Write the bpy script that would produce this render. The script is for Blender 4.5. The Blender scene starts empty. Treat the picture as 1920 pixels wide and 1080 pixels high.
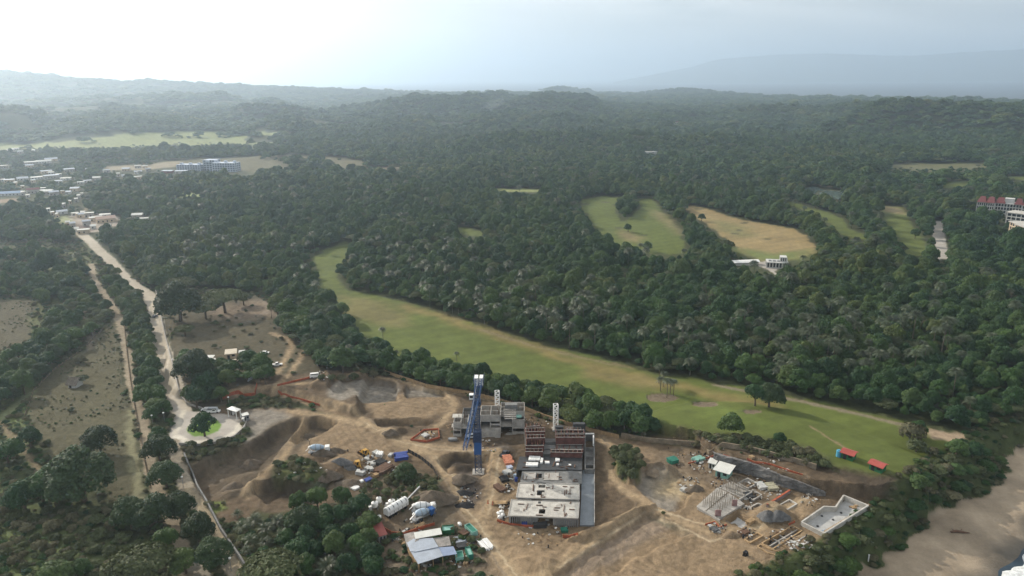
import bpy, bmesh, math, random
import numpy as np
from mathutils import Matrix, Vector, Euler
R = math.radians
sc = bpy.context.scene
COL = sc.collection

# ---------------------------------------------------------------- camera
CAM_H = 140.0
FPX = 1371.0            # focal length in pixels of a 1920 wide frame
PITCH = 16.0
ROLL = -0.6
cam_d = bpy.data.cameras.new('camera')
cam = bpy.data.objects.new('camera', cam_d)
COL.objects.link(cam)
sc.camera = cam
cam_d.sensor_width = 36.0
cam_d.lens = 36.0 * FPX / 1920.0
cam_d.clip_start = 1.0
cam_d.clip_end = 200000.0
CM = Matrix.Rotation(R(90 - PITCH), 3, 'X') @ Matrix.Rotation(R(ROLL), 3, 'Z')
cam.matrix_world = Matrix.Translation((0, 0, CAM_H)) @ CM.to_4x4()

# ---------------------------------------------------------------- light
SUN_AZ = -50.0          # degrees left of the view direction
SUN_EL = 27.0
sun_d = bpy.data.lights.new('sun', 'SUN')
sun_d.energy = 5.0
sun_d.angle = R(0.6)
sun_d.color = (1.0, 0.91, 0.78)
sun = bpy.data.objects.new('sun', sun_d)
COL.objects.link(sun)
sdir = Vector((math.sin(R(SUN_AZ)) * math.cos(R(SUN_EL)), math.cos(R(SUN_AZ)) * math.cos(R(SUN_EL)), math.sin(R(SUN_EL))))
sun.rotation_euler = sdir.to_track_quat('Z', 'Y').to_euler()
world = bpy.data.worlds.new('World')
sc.world = world
world.use_nodes = True
wn, wl = world.node_tree.nodes, world.node_tree.links
wn.clear()
sky = wn.new('ShaderNodeTexSky')
sky.sky_type = 'NISHITA'
sky.sun_disc = False
sky.sun_elevation = R(SUN_EL)
sky.sun_rotation = R(SUN_AZ)
sky.altitude = 0
sky.air_density = 1.0
sky.dust_density = 2.0
sky.ozone_density = 1.4
bg = wn.new('ShaderNodeBackground')
bg.inputs[1].default_value = 0.088
wo = wn.new('ShaderNodeOutputWorld')
# a thin uneven veil of high cloud
wtc = wn.new('ShaderNodeTexCoord')
wmp = wn.new('ShaderNodeMapping')
wmp.inputs['Scale'].default_value = (1.0, 1.0, 5.0)
wnz = wn.new('ShaderNodeTexNoise')
wnz.inputs['Scale'].default_value = 2.6
wnz.inputs['Detail'].default_value = 7
wnz.inputs['Distortion'].default_value = .6
wmr = wn.new('ShaderNodeMapRange')
wmr.inputs[1].default_value = .35
wmr.inputs[2].default_value = .70
wmr.inputs[3].default_value = .32
wmr.inputs[4].default_value = .85
wmx = wn.new('ShaderNodeMix')
wmx.data_type = 'RGBA'
wmx.inputs[7].default_value = (12.8, 12.3, 11.3, 1)
wl.new(wtc.outputs['Generated'], wmp.inputs[0])
wl.new(wmp.outputs[0], wnz.inputs['Vector'])
wl.new(wnz.outputs[0], wmr.inputs[0])
wl.new(wmr.outputs[0], wmx.inputs[0])
wl.new(sky.outputs[0], wmx.inputs[6])
wl.new(wmx.outputs[2], bg.inputs[0])
wl.new(bg.outputs[0], wo.inputs[0])
vs = sc.view_settings
vs.view_transform = 'Standard'
vs.look = 'None'
vs.gamma = 1.0
vs.exposure = 0.2
vs.use_curve_mapping = False
sc.render.engine = 'CYCLES'
sc.cycles.max_bounces = 8
sc.cycles.diffuse_bounces = 2
sc.cycles.glossy_bounces = 2
sc.cycles.transmission_bounces = 2
sc.cycles.transparent_max_bounces = 4
sc.cycles.volume_bounces = 7
sc.cycles.use_denoising = True
sc.cycles.use_adaptive_sampling = True
sc.cycles.adaptive_threshold = 0.02
HAZE_DENSITY = 1.35e-4
HAZE_ANISO = 0.63

# ---------------------------------------------------------------- numeric helpers
rng = np.random.default_rng(7)


def _hash(ix, iy, seed):
    n = (ix.astype(np.int64) * 374761393 + iy.astype(np.int64) * 668265263 + seed * 974634777) & 0x7fffffff
    n = ((n ^ (n >> 13)) * 1274126177) & 0x7fffffff
    return ((n ^ (n >> 16)) & 0xffffff) / float(0xffffff)


def vnoise(x, y, seed=0):
    ix, iy = np.floor(x), np.floor(y)
    fx, fy = x - ix, y - iy
    fx, fy = fx * fx * (3 - 2 * fx), fy * fy * (3 - 2 * fy)
    a, b = _hash(ix, iy, seed), _hash(ix + 1, iy, seed)
    c, d = _hash(ix, iy + 1, seed), _hash(ix + 1, iy + 1, seed)
    return (a + (b - a) * fx) * (1 - fy) + (c + (d - c) * fx) * fy


def fbm(x, y, scale, octaves=4, seed=0):
    x, y = np.asarray(x, float) / scale, np.asarray(y, float) / scale
    s, amp, tot = 0.0, 1.0, 0.0
    for k in range(octaves):
        s = s + amp * vnoise(x, y, seed + k * 17)
        tot += amp
        amp *= 0.5
        x, y = x * 2.03 + 11.3, y * 2.03 + 5.7
    return s / tot


def sstep(a, b, x):
    t = np.clip((x - a) / (b - a), 0, 1)
    return t * t * (3 - 2 * t)


def ray(px, py):
    v = CM @ Vector(((px - 960) / FPX, -(py - 540) / FPX, -1.0))
    return v


def G(px, py, z=0.0):
    """the point at height z that the photograph shows at pixel (px, py)"""
    v = ray(px, py)
    t = (z - CAM_H) / v.z
    return Vector((v.x * t, v.y * t, z))


def GP(pts, z=0.0):
    return np.array([G(a, b, z)[:2] for a, b in pts])


def seg_dist(X, Y, P, closed):
    n = len(P)
    D = np.full(X.shape, 1e18)
    for i in range(n if closed else n - 1):
        ax, ay = P[i]
        bx, by = P[(i + 1) % n]
        dx, dy = bx - ax, by - ay
        L = dx * dx + dy * dy + 1e-9
        t = np.clip(((X - ax) * dx + (Y - ay) * dy) / L, 0, 1)
        D = np.minimum(D, (X - ax - t * dx) ** 2 + (Y - ay - t * dy) ** 2)
    return np.sqrt(D)


def inside(X, Y, P):
    r = np.zeros(X.shape, bool)
    n = len(P)
    for i in range(n):
        ax, ay = P[i]
        bx, by = P[(i + 1) % n]
        if ay == by:
            continue
        c = ((ay > Y) != (by > Y)) & (X < (bx - ax) * (Y - ay) / (by - ay) + ax)
        r ^= c
    return r


def sdist(X, Y, P, margin):
    """signed distance (negative inside) to polygon P, evaluated only near it"""
    out = np.full(X.shape, 1e9)
    m = (X > P[:, 0].min() - margin) & (X < P[:, 0].max() + margin) & (Y > P[:, 1].min() - margin) & (Y < P[:, 1].max() + margin)
    if m.any():
        x, y = X[m], Y[m]
        d = seg_dist(x, y, P, True)
        out[m] = np.where(inside(x, y, P), -d, d)
    return out


def ldist(X, Y, P, margin):
    out = np.full(X.shape, 1e9)
    m = (X > P[:, 0].min() - margin) & (X < P[:, 0].max() + margin) & (Y > P[:, 1].min() - margin) & (Y < P[:, 1].max() + margin)
    if m.any():
        out[m] = seg_dist(X[m], Y[m], P, False)
    return out


# ---------------------------------------------------------------- the lie of the land
BEACH_Z = -9.0
SEA_Z = -12.0
# the edge of the bluff above the beach, and the foot of it, as seen in the photo
BLUFF = GP([(1290, 1130), (1400, 1085), (1480, 1045), (1560, 1008), (1645, 952), (1705, 915), (1760, 860), (1800, 835), (1860, 800), (2100, 755), (2500, 690), (3300, 560)])
FOOT = GP([(1480, 1180), (1600, 1085), (1700, 1005), (1790, 955), (1850, 925), (1885, 870), (1925, 835), (2150, 785), (2600, 710), (3400, 570)], BEACH_Z)
SHORE = GP([(1740, 1215), (1866, 1104), (1904, 1062), (1950, 1026), (2110, 930), (2600, 772), (3500, 586)], BEACH_Z)


def side(X, Y, P):
    """signed distance to an open line: positive on the sea side (right of its course)"""
    best = np.full(X.shape, 1e18)
    sg = np.zeros(X.shape)
    for i in range(len(P) - 1):
        ax, ay = P[i]
        bx, by = P[i + 1]
        dx, dy = bx - ax, by - ay
        L = dx * dx + dy * dy
        t = ((X - ax) * dx + (Y - ay) * dy) / L
        if i == 0:
            t = np.minimum(t, 1)
        elif i == len(P) - 2:
            t = np.maximum(t, 0)
        else:
            t = np.clip(t, 0, 1)
        d = (X - ax - t * dx) ** 2 + (Y - ay - t * dy) ** 2
        s = np.where((X - ax) * dy - (Y - ay) * dx > 0, 1.0, -1.0)
        m = d < best
        best = np.where(m, d, best)
        sg = np.where(m, s, sg)
    return np.sqrt(best) * sg


# far relief: silhouettes read off the photo as (pixel x, pixel y) at a chosen distance
RIDGES = [
    # distance, depth behind, depth before, list of (px, py)
    (5600, 2500, 1100, [(-700, 60), (-300, 105), (0, 133), (140, 146), (300, 153), (490, 163), (620, 167), (700, 171), (800, 176), (900, 186), (1000, 200)]),
    (4700, 1500, 900, [(-700, 150), (0, 185), (200, 180), (400, 184), (560, 190), (700, 182), (800, 176), (960, 175), (1110, 183), (1190, 184), (1300, 179), (1400, 181), (1500, 187), (1560, 192), (1700, 198)]),
    (3700, 1200, 800, [(1100, 210), (1300, 200), (1450, 192), (1560, 187), (1700, 189), (1800, 190), (1920, 194), (2400, 205), (3000, 220)]),
    (3000, 700, 450, [(0, 205), (200, 196), (330, 205), (430, 198), (520, 206), (600, 216)]),
    (2350, 600, 380, [(130, 222), (230, 213), (340, 218), (420, 226)]),
    (2250, 500, 420, [(480, 230), (540, 214), (600, 222), (680, 220), (760, 216), (800, 214), (850, 222), (900, 216), (960, 212), (1050, 208), (1110, 215), (1160, 220), (1220, 218), (1300, 228), (1420, 236), (1560, 246)]),
    (2900, 500, 380, [(1150, 205), (1300, 210), (1500, 214), (1700, 220), (1920, 226), (2400, 240)]),
    (1750, 300, 260, [(860, 262), (960, 250), (1060, 250), (1150, 262), (1260, 262), (1380, 276), (1480, 272), (1600, 280), (1750, 278), (1920, 272), (2300, 280)]),
]
TREE_H = 12.0


def _ridge_tables():
    out = []
    for D, back, front, pts in RIDGES:
        az, el = [], []
        for a, b in pts:
            v = ray(a, b)
            az.append(math.atan2(v.x, v.y))
            el.append(math.atan2(v.z, math.hypot(v.x, v.y)))
        zs = [CAM_H + D * math.tan(e) - TREE_H for e in el]
        out.append((D, back, front, np.array(az), np.array(zs)))
    return out


RT = _ridge_tables()
# local shaping of the building site: polygon in pixels, height, width of the slope in metres
SITE_H = []


def site_h(pts, h, w, z=0.0):
    SITE_H.append((GP(pts, z), h, w * .62))


# upper terraces: car park behind the orange fence; plots behind it
site_h([(330, 745), (400, 742), (425, 748), (476, 738), (528, 740), (575, 753), (620, 766), (660, 778), (672, 772), (690, 700), (600, 640), (480, 560), (330, 560), (310, 700)], 3.5, 5.0)
# pit west of the ramp road
site_h([(355, 880), (440, 838), (470, 832), (505, 808), (552, 784), (566, 786), (530, 830), (500, 868), (470, 905), (455, 920), (390, 935)], -5.0, 5.0)
# triangular pit east of it
site_h([(545, 826), (575, 784), (600, 782), (635, 790), (600, 812), (560, 830)], -4.5, 3.5)
# cut below the grassy mound
site_h([(475, 925), (480, 905), (510, 899), (560, 912), (610, 915), (600, 940), (570, 950), (500, 940)], -4.5, 2.5)
site_h([(500, 885), (530, 868), (565, 862), (600, 880), (620, 905), (570, 910), (520, 895)], 2.2, 8.0)
# pits around the plots
site_h([(702, 788), (730, 786), (800, 784), (812, 790), (800, 798), (740, 800), (708, 798)], -2.5, 2.5)
site_h([(600, 722), (612, 712), (640, 712), (640, 730), (625, 745), (585, 740)], 2.0, 5.0)
site_h([(622, 716), (700, 712), (745, 718), (744, 752), (690, 755), (640, 750), (615, 742)], -2.5, 2.5)
site_h([(760, 722), (830, 732), (838, 742), (762, 745)], -2.0, 2.5)
# knoll of dark soil round the crane
site_h([(820, 862), (850, 850), (915, 848), (918, 880), (890, 900), (856, 895)], -3.0, 4.0)
# green bush knoll east of the block
site_h([(1152, 845), (1185, 842), (1202, 868), (1200, 892), (1180, 906), (1158, 880)], 2.5, 5.0)
# the villa plot stands below a shotcrete wall; the land above it is higher
TERR = GP([(1335, 860), (1300, 828), (1240, 815), (1290, 800), (1400, 800), (1480, 815), (1540, 850), (1600, 870), (1660, 895), (1700, 925), (1640, 935), (1585, 930), (1548, 928), (1521, 925), (1465, 910), (1410, 889), (1345, 874)])
TERR2 = GP([(1335, 860), (1300, 828), (1240, 815), (1180, 790), (1290, 755), (1400, 755), (1480, 770), (1560, 790), (1660, 825), (1750, 870), (1745, 925), (1700, 925), (1640, 935), (1585, 930), (1548, 928), (1521, 925), (1465, 910), (1410, 889), (1345, 874)])
# bowl of clean dirt north of the ramp
site_h([(1190, 905), (1205, 885), (1245, 876), (1290, 890), (1305, 905), (1280, 950), (1262, 960), (1230, 945)], -2.2, 3.0)
# hollow below the villa road, long banks in the lower right
site_h([(1040, 1075), (1110, 1030), (1215, 962), (1232, 966), (1290, 1000), (1200, 1040), (1100, 1100)], -1.6, 4.0)
site_h([(1130, 985), (1180, 962), (1225, 945), (1222, 950), (1180, 972), (1110, 1010), (1060, 1012)], 1.6, 3.0)
# dug out pool, tanks and footings
site_h([(1506, 978), (1546, 953), (1568, 954), (1584, 932), (1622, 948), (1545, 996)], -3.2, 1.5)
site_h([(1360, 974), (1384, 962), (1414, 974), (1390, 991)], -1.8, 1.5)
site_h([(1432, 1018), (1486, 988), (1500, 994), (1448, 1026)], -2.6, 1.2)
# small spoil heaps
for hx, hy, hr, hh in [(862, 866, 3, 1.5), (735, 810, 3.5, 2.0), (1240, 880, 3.5, 2.2), (1440, 968, 4, 2.2), (1457, 965, 3.5, 2.4), (590, 862, 4, 1.8), (620, 850, 4, 1.6),
                       (647, 868, 5, 2.0), (612, 886, 5, 2.4), (470, 880, 4.5, 2.6), (440, 915, 6, 2.4), (868, 900, 4, 1.5), (805, 930, 7, 2.4), (850, 905, 4, 1.2), (1010, 1050, 4, 1.0)]:
    c = G(hx, hy)
    k = [(c.x + hr * math.cos(t) * 1.25, c.y + hr * math.sin(t)) for t in np.linspace(0, 6.28, 9)[:-1]]
    SITE_H.append((np.array(k), hh, hr * 1.3))


def hfun(X, Y):
    X, Y = np.asarray(X, float), np.asarray(Y, float)
    d = np.hypot(X, Y)
    az = np.arctan2(X, Y)
    h = (fbm(X, Y, 420, 4, 3) - 0.5) * 34 * sstep(900, 2600, d)
    h += (fbm(X, Y, 90, 3, 9) - 0.45) * 5 * sstep(330, 800, d)
    f1 = fbm(X, Y, 500, 3, 12)
    lumps = sstep(.38, .70, f1) * 72 + (fbm(X, Y, 170, 3, 13) - .5) * 22
    open_l = 1 - sstep(-0.02, -0.10, az) * (1 - sstep(2050, 2350, d))
    open_r = 1 - sstep(0.30, 0.40, az) * (1 - sstep(1700, 2000, d))
    h = h + lumps * sstep(1250, 1900, d) * np.minimum(open_l, 1) * (.4 + .6 * open_r)
    rid = np.zeros(X.shape)
    wmax = np.zeros(X.shape)
    w1 = (fbm(X, Y, 260, 4, 21) - 0.5) * 30 + (fbm(X, Y, 900, 2, 5) - 0.5) * 18
    for D, back, front, A, Z in RT:
        z = np.interp(az, A, Z)
        edge = sstep(A[0] - 0.06, A[0] + 0.02, az) * (1 - sstep(A[-1] - 0.02, A[-1] + 0.06, az))
        u = d - D
        fall = np.exp(-np.where(u < 0, (u / front) ** 2, (u / back) ** 2) * 1.6) * edge
        zz = z * fall + w1 * fall * (1 - sstep(0.6, 1.0, fall) * 0.75) + (fbm(X, Y, 210, 3, 14) - .5) * 20 * fall
        rid = np.maximum(rid, zz)
        wmax = np.maximum(wmax, fall)
    h = np.maximum(h * (1 - sstep(0.15, 0.8, wmax) * .8), rid)
    near = d < 700
    if near.any():
        hn = h[near]
        x, y = X[near], Y[near]
        x2 = x + (fbm(x, y, 5, 3, 31) - 0.5) * 2.6
        y2 = y + (fbm(x, y, 5, 3, 32) - 0.5) * 2.6
        for P, hh, w in SITE_H:
            s = sdist(x2, y2, P, w + 1)
            hn = hn + hh * sstep(w * 0.5, -w * 0.5, s)
        sh_ = sstep(.1, -1.3, sdist(x2, y2, TERR2, 3)) * sstep(34, -2, np.minimum(sdist(x, y, TERR, 40), 40))
        hn = hn + 4.6 * sh_
        h[near] = hn
    # flat valley floor, bluff, beach and sea bed
    b = side(X, Y, BLUFF)
    f = side(X, Y, FOOT)
    s = side(X, Y, SHORE)
    t = np.where(f > 0, 1.0, np.clip(b / np.maximum(b - f, 1e-6), 0, 1))
    t = np.where(b < 0, 0.0, t)
    t = t * t * (3 - 2 * t)
    h = h * (1 - t) + BEACH_Z * t + (fbm(X, Y, 18, 3, 44) - .5) * 1.6 * t * sstep(-20, -4, s) * 0 
    h = np.where((f > -4), h + (fbm(X, Y, 14, 3, 45) - .5) * 1.0 * sstep(-4, 4, f), h)
    h = np.where(s > -26, h - sstep(-26, 26, s) * 7.0, h)
    # the land ends at the far shore
    far = sstep(0, 1, (d - (6900 - 2900 * sstep(-0.05, 0.6, az))) / 600)
    h = h * (1 - far) + (SEA_Z - 25) * far
    return h


def H(x, y):
    return float(hfun(np.array([x]), np.array([y]))[0])


def T(px, py, iters=7):
    """ground point seen at the pixel"""
    z = 0.0
    for _ in range(iters):
        p = G(px, py, z)
        z = 0.5 * z + 0.5 * H(p.x, p.y)
    return Vector((p.x, p.y, H(p.x, p.y)))


def TP(pts):
    P = np.array(pts, float)
    V = np.array([ray(a, b)[:] for a, b in P])
    z = np.zeros(len(P))
    for _ in range(8):
        t = (z - CAM_H) / V[:, 2]
        X, Y = V[:, 0] * t, V[:, 1] * t
        z = 0.5 * z + 0.5 * hfun(X, Y)
    return np.stack([X, Y], 1)

# ---------------------------------------------------------------- materials
MATS = {}


def mat(name, color, rough=0.85, spec=0.25, noise=0.0, scale=1.0, metal=0.0, attr=None, bump=0.0, emit=None, tint=None, translucent=0.0, rand=0.0, stripes=None, patch=False):
    if name in MATS:
        return MATS[name]
    m = bpy.data.materials.new(name)
    m.use_nodes = True
    n, l = m.node_tree.nodes, m.node_tree.links
    b = n['Principled BSDF']
    b.inputs['Roughness'].default_value = rough
    b.inputs['Specular IOR Level'].default_value = spec
    b.inputs['Metallic'].default_value = metal
    out = None
    rgb = n.new('ShaderNodeRGB')
    rgb.outputs[0].default_value = (*color, 1)
    out = rgb.outputs[0]
    if attr:
        a = n.new('ShaderNodeAttribute')
        a.attribute_name = attr
        out = a.outputs['Color']
    geo = n.new('ShaderNodeNewGeometry')

    def mul(sock, fac_sock):
        mx = n.new('ShaderNodeMix')
        mx.data_type = 'RGBA'
        mx.blend_type = 'MULTIPLY'
        mx.inputs[0].default_value = 1.0
        l.new(sock, mx.inputs[6])
        l.new(fac_sock, mx.inputs[7])
        return mx.outputs[2]
    if noise:
        for k, (sc_, am) in enumerate(((scale, noise), (scale * 5.3, noise * 0.7))):
            t = n.new('ShaderNodeTexNoise')
            t.inputs['Scale'].default_value = sc_
            t.inputs['Detail'].default_value = 5
            l.new(geo.outputs['Position'], t.inputs['Vector'])
            mr = n.new('ShaderNodeMapRange')
            mr.inputs[1].default_value = 0.3
            mr.inputs[2].default_value = 0.7
            mr.inputs[3].default_value = 1 - am
            mr.inputs[4].default_value = 1 + am
            l.new(t.outputs[0], mr.inputs[0])
            out = mul(out, mr.outputs[0])
            if bump and k == 1:
                bp = n.new('ShaderNodeBump')
                bp.inputs['Strength'].default_value = bump
                bp.inputs['Distance'].default_value = 0.5
                l.new(t.outputs[0], bp.inputs['Height'])
                l.new(bp.outputs[0], b.inputs['Normal'])
    if stripes:
        # ribs of corrugated sheet or planks, across the object's own axis
        tc = n.new('ShaderNodeTexCoord')
        w = n.new('ShaderNodeTexWave')
        w.bands_direction = stripes[0]
        w.inputs['Scale'].default_value = stripes[1]
        w.inputs['Distortion'].default_value = 0.3
        l.new(tc.outputs['Object'], w.inputs['Vector'])
        mr = n.new('ShaderNodeMapRange')
        mr.inputs[3].default_value = 1 - stripes[2]
        mr.inputs[4].default_value = 1 + stripes[2] * 0.4
        l.new(w.outputs[1], mr.inputs[0])
        out = mul(out, mr.outputs[0])
    if tint:
        # each tree its own colour, drawn from a ramp by the object's random number and its place
        oi = n.new('ShaderNodeObjectInfo')
        ramp = n.new('ShaderNodeValToRGB')
        el = ramp.color_ramp.elements
        while len(el) < len(tint):
            el.new(0.5)
        for e, (p, c) in zip(el, tint):
            e.position = p
            e.color = (*c, 1)
        l.new(oi.outputs['Random'], ramp.inputs[0])
        out = mul(out, ramp.outputs[0])
    if patch:
        # stands of drier, browner trees here and there in the wood
        t = n.new('ShaderNodeTexNoise')
        t.inputs['Scale'].default_value = 0.006
        t.inputs['Detail'].default_value = 4
        l.new(geo.outputs['Position'], t.inputs['Vector'])
        ramp = n.new('ShaderNodeValToRGB')
        el = ramp.color_ramp.elements
        el.new(0.5)
        for e, (p, c) in zip(el, ((.40, (.80, .92, 1.0)), (.53, (1.0, 1.0, 1.0)), (.70, (1.55, 1.12, .9)))):
            e.position = p
            e.color = (*c, 1)
        l.new(t.outputs[0], ramp.inputs[0])
        out = mul(out, ramp.outputs[0])
    if rand:
        oi = n.new('ShaderNodeObjectInfo')
        mr = n.new('ShaderNodeMapRange')
        mr.inputs[3].default_value = 1 - rand
        mr.inputs[4].default_value = 1 + rand
        l.new(oi.outputs['Random'], mr.inputs[0])
        out = mul(out, mr.outputs[0])
    l.new(out, b.inputs['Base Color'])
    if emit:
        b.inputs['Emission Color'].default_value = (*emit[0], 1)
        b.inputs['Emission Strength'].default_value = emit[1]
    if translucent:
        tr = n.new('ShaderNodeBsdfTranslucent')
        l.new(out, tr.inputs[0])
        mx = n.new('ShaderNodeMixShader')
        mx.inputs[0].default_value = translucent
        l.new(b.outputs[0], mx.inputs[1])
        l.new(tr.outputs[0], mx.inputs[2])
        l.new(mx.outputs[0], n['Material Output'].inputs[0])
    MATS[name] = m
    return m


def mesh_from(name, V, F, mats=(), smooth=False, mi=None):
    """fast mesh from numpy arrays; F is (n,3) or (n,4)"""
    me = bpy.data.meshes.new(name)
    V = np.asarray(V, np.float32)
    F = np.asarray(F, np.int32)
    me.vertices.add(len(V))
    me.vertices.foreach_set('co', V.ravel())
    k = F.shape[1]
    me.loops.add(F.size)
    me.loops.foreach_set('vertex_index', F.ravel())
    me.polygons.add(len(F))
    me.polygons.foreach_set('loop_start', np.arange(0, F.size, k, dtype=np.int32))
    me.polygons.foreach_set('use_smooth', np.full(len(F), smooth))
    if mi is not None:
        me.polygons.foreach_set('material_index', np.asarray(mi, np.int32))
    for m in mats:
        me.materials.append(m)
    me.update(calc_edges=True)
    return me


def tag(o, label=None, cat=None, group=None, kind=None):
    if label:
        o['label'] = label
    if cat:
        o['category'] = cat
    if group:
        o['group'] = group
    if kind:
        o['kind'] = kind
    return o


def link(name, me, parent=None):
    o = bpy.data.objects.new(name, me)
    COL.objects.link(o)
    if parent is not None:
        o.parent = parent
    return o


# ---------------------------------------------------------------- painted ground
# (class, colour, softness of the edge in metres, wobble of the edge, polygon)
GROUND, FAIRWAY, DIRT, ROAD, TRACK, BEACH, FIELD, CLEARING, BUNKER, POND, GREENFIELD = range(11)
C_FLOOR = (.055, .062, .030)
C_ROUGH = (.085, .095, .040)
C_DIRT = (.255, .187, .118)
C_DIRT2 = (.25, .195, .14)
C_SOIL = (.130, .096, .064)
C_SOIL2 = (.075, .058, .042)
C_GREY = (.24, .215, .18)
C_FAIR = (.094, .116, .028)
C_FAIR2 = (.20, .155, .062)
C_ROAD = (.34, .295, .225)
C_TRACK = (.30, .25, .18)
C_FIELD = (.100, .092, .055)
C_SAND = (.33, .265, .19)
C_WET = (.12, .105, .085)
C_GREENF = (.19, .21, .08)
PAINT = []


def poly(cls, col, pts, soft=0.6, wob=1.0):
    PAINT.append(('p', cls, col, soft, wob, TP(pts)))


def line(cls, col, pts, width, soft=0.5, wob=0.6):
    PAINT.append(('l', cls, col, soft, wob, TP(pts), width))


# land left of the village road: rough meadow and bare fields
poly(GROUND, C_ROUGH, [(0, 455), (60, 450), (170, 470), (215, 600), (150, 660), (60, 735), (0, 780), (-200, 800), (-300, 500)], 12, 14)
poly(GROUND, (.10, .125, .05), [(0, 775), (60, 700), (100, 740), (60, 900), (130, 960), (260, 1030), (280, 1120), (-300, 1150), (-300, 800)], 10, 10)
poly(FIELD, (.10, .09, .058), [(-250, 570), (0, 560), (65, 562), (58, 610), (48, 640), (0, 665), (-250, 700)], 3, 5)
poly(FIELD, C_FIELD, [(217, 597), (195, 616), (157, 654), (104, 692), (63, 733), (47, 780), (62, 792), (89, 834), (104, 866), (130, 880), (190, 905), (207, 930), (232, 952), (262, 940), (270, 925), (262, 850), (250, 804), (243, 770), (233, 723), (226, 660), (220, 616)], 1.5, 3)
line(TRACK, (.21, .2, .12), [(262, 938), (252, 880), (245, 820), (246, 770)], 3, 1.5, 2)
line(TRACK, (.20, .16, .10), [(0, 790), (20, 815), (50, 850), (85, 895)], 2.5, 1.2, 1.5)
line(TRACK, (.17, .19, .10), [(60, 735), (30, 760), (10, 780), (-40, 800)], 5, 2, 2)
line(TRACK, (.20, .17, .13), [(165, 655), (175, 620), (160, 600), (155, 570), (150, 545)], 3, 1.5, 2)
# village and open fields in the middle distance
poly(GREENFIELD, C_GREENF, [(-100, 276), (40, 268), (100, 265), (200, 254), (280, 249), (435, 247), (450, 252), (465, 266), (530, 266), (635, 266), (622, 273), (500, 278), (440, 268), (370, 274), (280, 274), (210, 278), (150, 281), (90, 278), (-100, 282)], 6, 40)
poly(GREENFIELD, (.2, .23, .1), [(490, 249), (530, 246), (534, 252), (495, 255)], 6, 20)
poly(GREENFIELD, (.2, .23, .1), [(-100, 206), (0, 205), (25, 206), (45, 212), (92, 216), (95, 221), (55, 224), (20, 219), (-100, 222)], 10, 30)
poly(GREENFIELD, (.42, .34, .20), [(285, 202), (330, 205), (332, 208), (290, 207)], 10, 20)
poly(FIELD, (.20, .16, .11), [(560, 312), (610, 303), (665, 310), (730, 318), (728, 325), (690, 323), (620, 320), (565, 318)], 12, 40)
poly(FIELD, (.14, .13, .08), [(240, 318), (300, 304), (420, 292), (620, 294), (700, 306), (640, 330), (500, 330), (440, 312), (380, 305), (310, 312)], 25, 50)
poly(FIELD, (.28, .24, .17), [(195, 312), (330, 302), (350, 308), (270, 318), (205, 320)], 10, 20)
poly(GREENFIELD, (.20, .24, .09), [(300, 366), (345, 361), (400, 364), (385, 369), (320, 370)], 6, 14)
poly(FIELD, (.26, .2, .14), [(-60, 375), (0, 374), (32, 371), (28, 380), (-60, 384)], 3, 6)
poly(GREENFIELD, (.22, .24, .12), [(90, 410), (120, 405), (150, 412), (140, 420), (100, 418)], 3, 6)
poly(FIELD, (.36, .31, .26), [(135, 405), (180, 400), (225, 408), (225, 420), (190, 432), (150, 440), (138, 425)], 3, 8)
poly(FIELD, (.16, .12, .1), [(140, 422), (170, 420), (175, 432), (142, 436)], 3, 4)
poly(GREENFIELD, (.22, .27, .08), [(510, 350), (560, 347), (600, 350), (600, 366), (575, 358), (540, 354)], 5, 10)
poly(GREENFIELD, (.18, .23, .07), [(640, 361), (700, 358), (715, 362), (660, 366)], 4, 6)
poly(GROUND, (.10, .08, .05), [(1560, 275), (1640, 262), (1780, 250), (1920, 248), (2100, 250), (2100, 285), (1920, 284), (1800, 288), (1650, 284)], 25, 60)
poly(GREENFIELD, (.12, .12, .06), [(1600, 318), (1700, 308), (1860, 306), (1850, 316), (1720, 322)], 8, 20)
# golf course
F1 = [(588, 484), (612, 466), (648, 452), (662, 462), (648, 484), (632, 500), (632, 520), (655, 545), (700, 553), (745, 562), (800, 580), (900, 612), (1000, 643), (1060, 656), (1150, 680), (1250, 706), (1330, 716), (1420, 733), (1500, 747), (1600, 768), (1700, 790), (1790, 826), (1800, 840), (1770, 862), (1735, 900), (1712, 915), (1640, 905), (1540, 872), (1480, 840), (1400, 832), (1300, 826), (1230, 815), (1170, 800), (1100, 775), (1020, 745), (940, 730), (850, 712), (780, 695), (730, 665), (690, 640), (650, 612), (612, 570), (600, 530)]
poly(FAIRWAY, C_FAIR, F1, 2.0, 4)
poly(FAIRWAY, (.145, .132, .05), [(640, 556), (720, 566), (770, 590), (760, 612), (700, 608), (650, 600), (632, 580)], 8, 8)
line(FAIRWAY, C_FAIR2, [(760, 572), (880, 612), (1000, 648), (1100, 682), (1200, 708), (1330, 738), (1430, 755)], 7, 7, 6)
line(FAIRWAY, (.18, .145, .06), [(1120, 700), (1180, 712), (1230, 722)], 9, 7, 5)
line(TRACK, (.19, .155, .09), [(900, 618), (1000, 648), (1080, 668), (1180, 690)], 2.5, 2, 2)
line(TRACK, (.22, .185, .13), [(1340, 722), (1420, 737), (1500, 752), (1600, 774), (1690, 796), (1780, 815)], 3, 1.2, 1)
poly(TRACK, (.34, .26, .18), [(1735, 806), (1790, 812), (1840, 826), (1870, 838), (1840, 842), (1800, 832), (1750, 822)], 1.5, 2)
line(TRACK, (.24, .18, .11), [(1520, 800), (1560, 825), (1600, 850)], 1.0, 1.0, 1)
poly(FAIRWAY, (.112, .145, .034), [(1330, 760), (1400, 778), (1450, 790), (1440, 802), (1360, 795), (1318, 775)], 6, 4)
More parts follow.
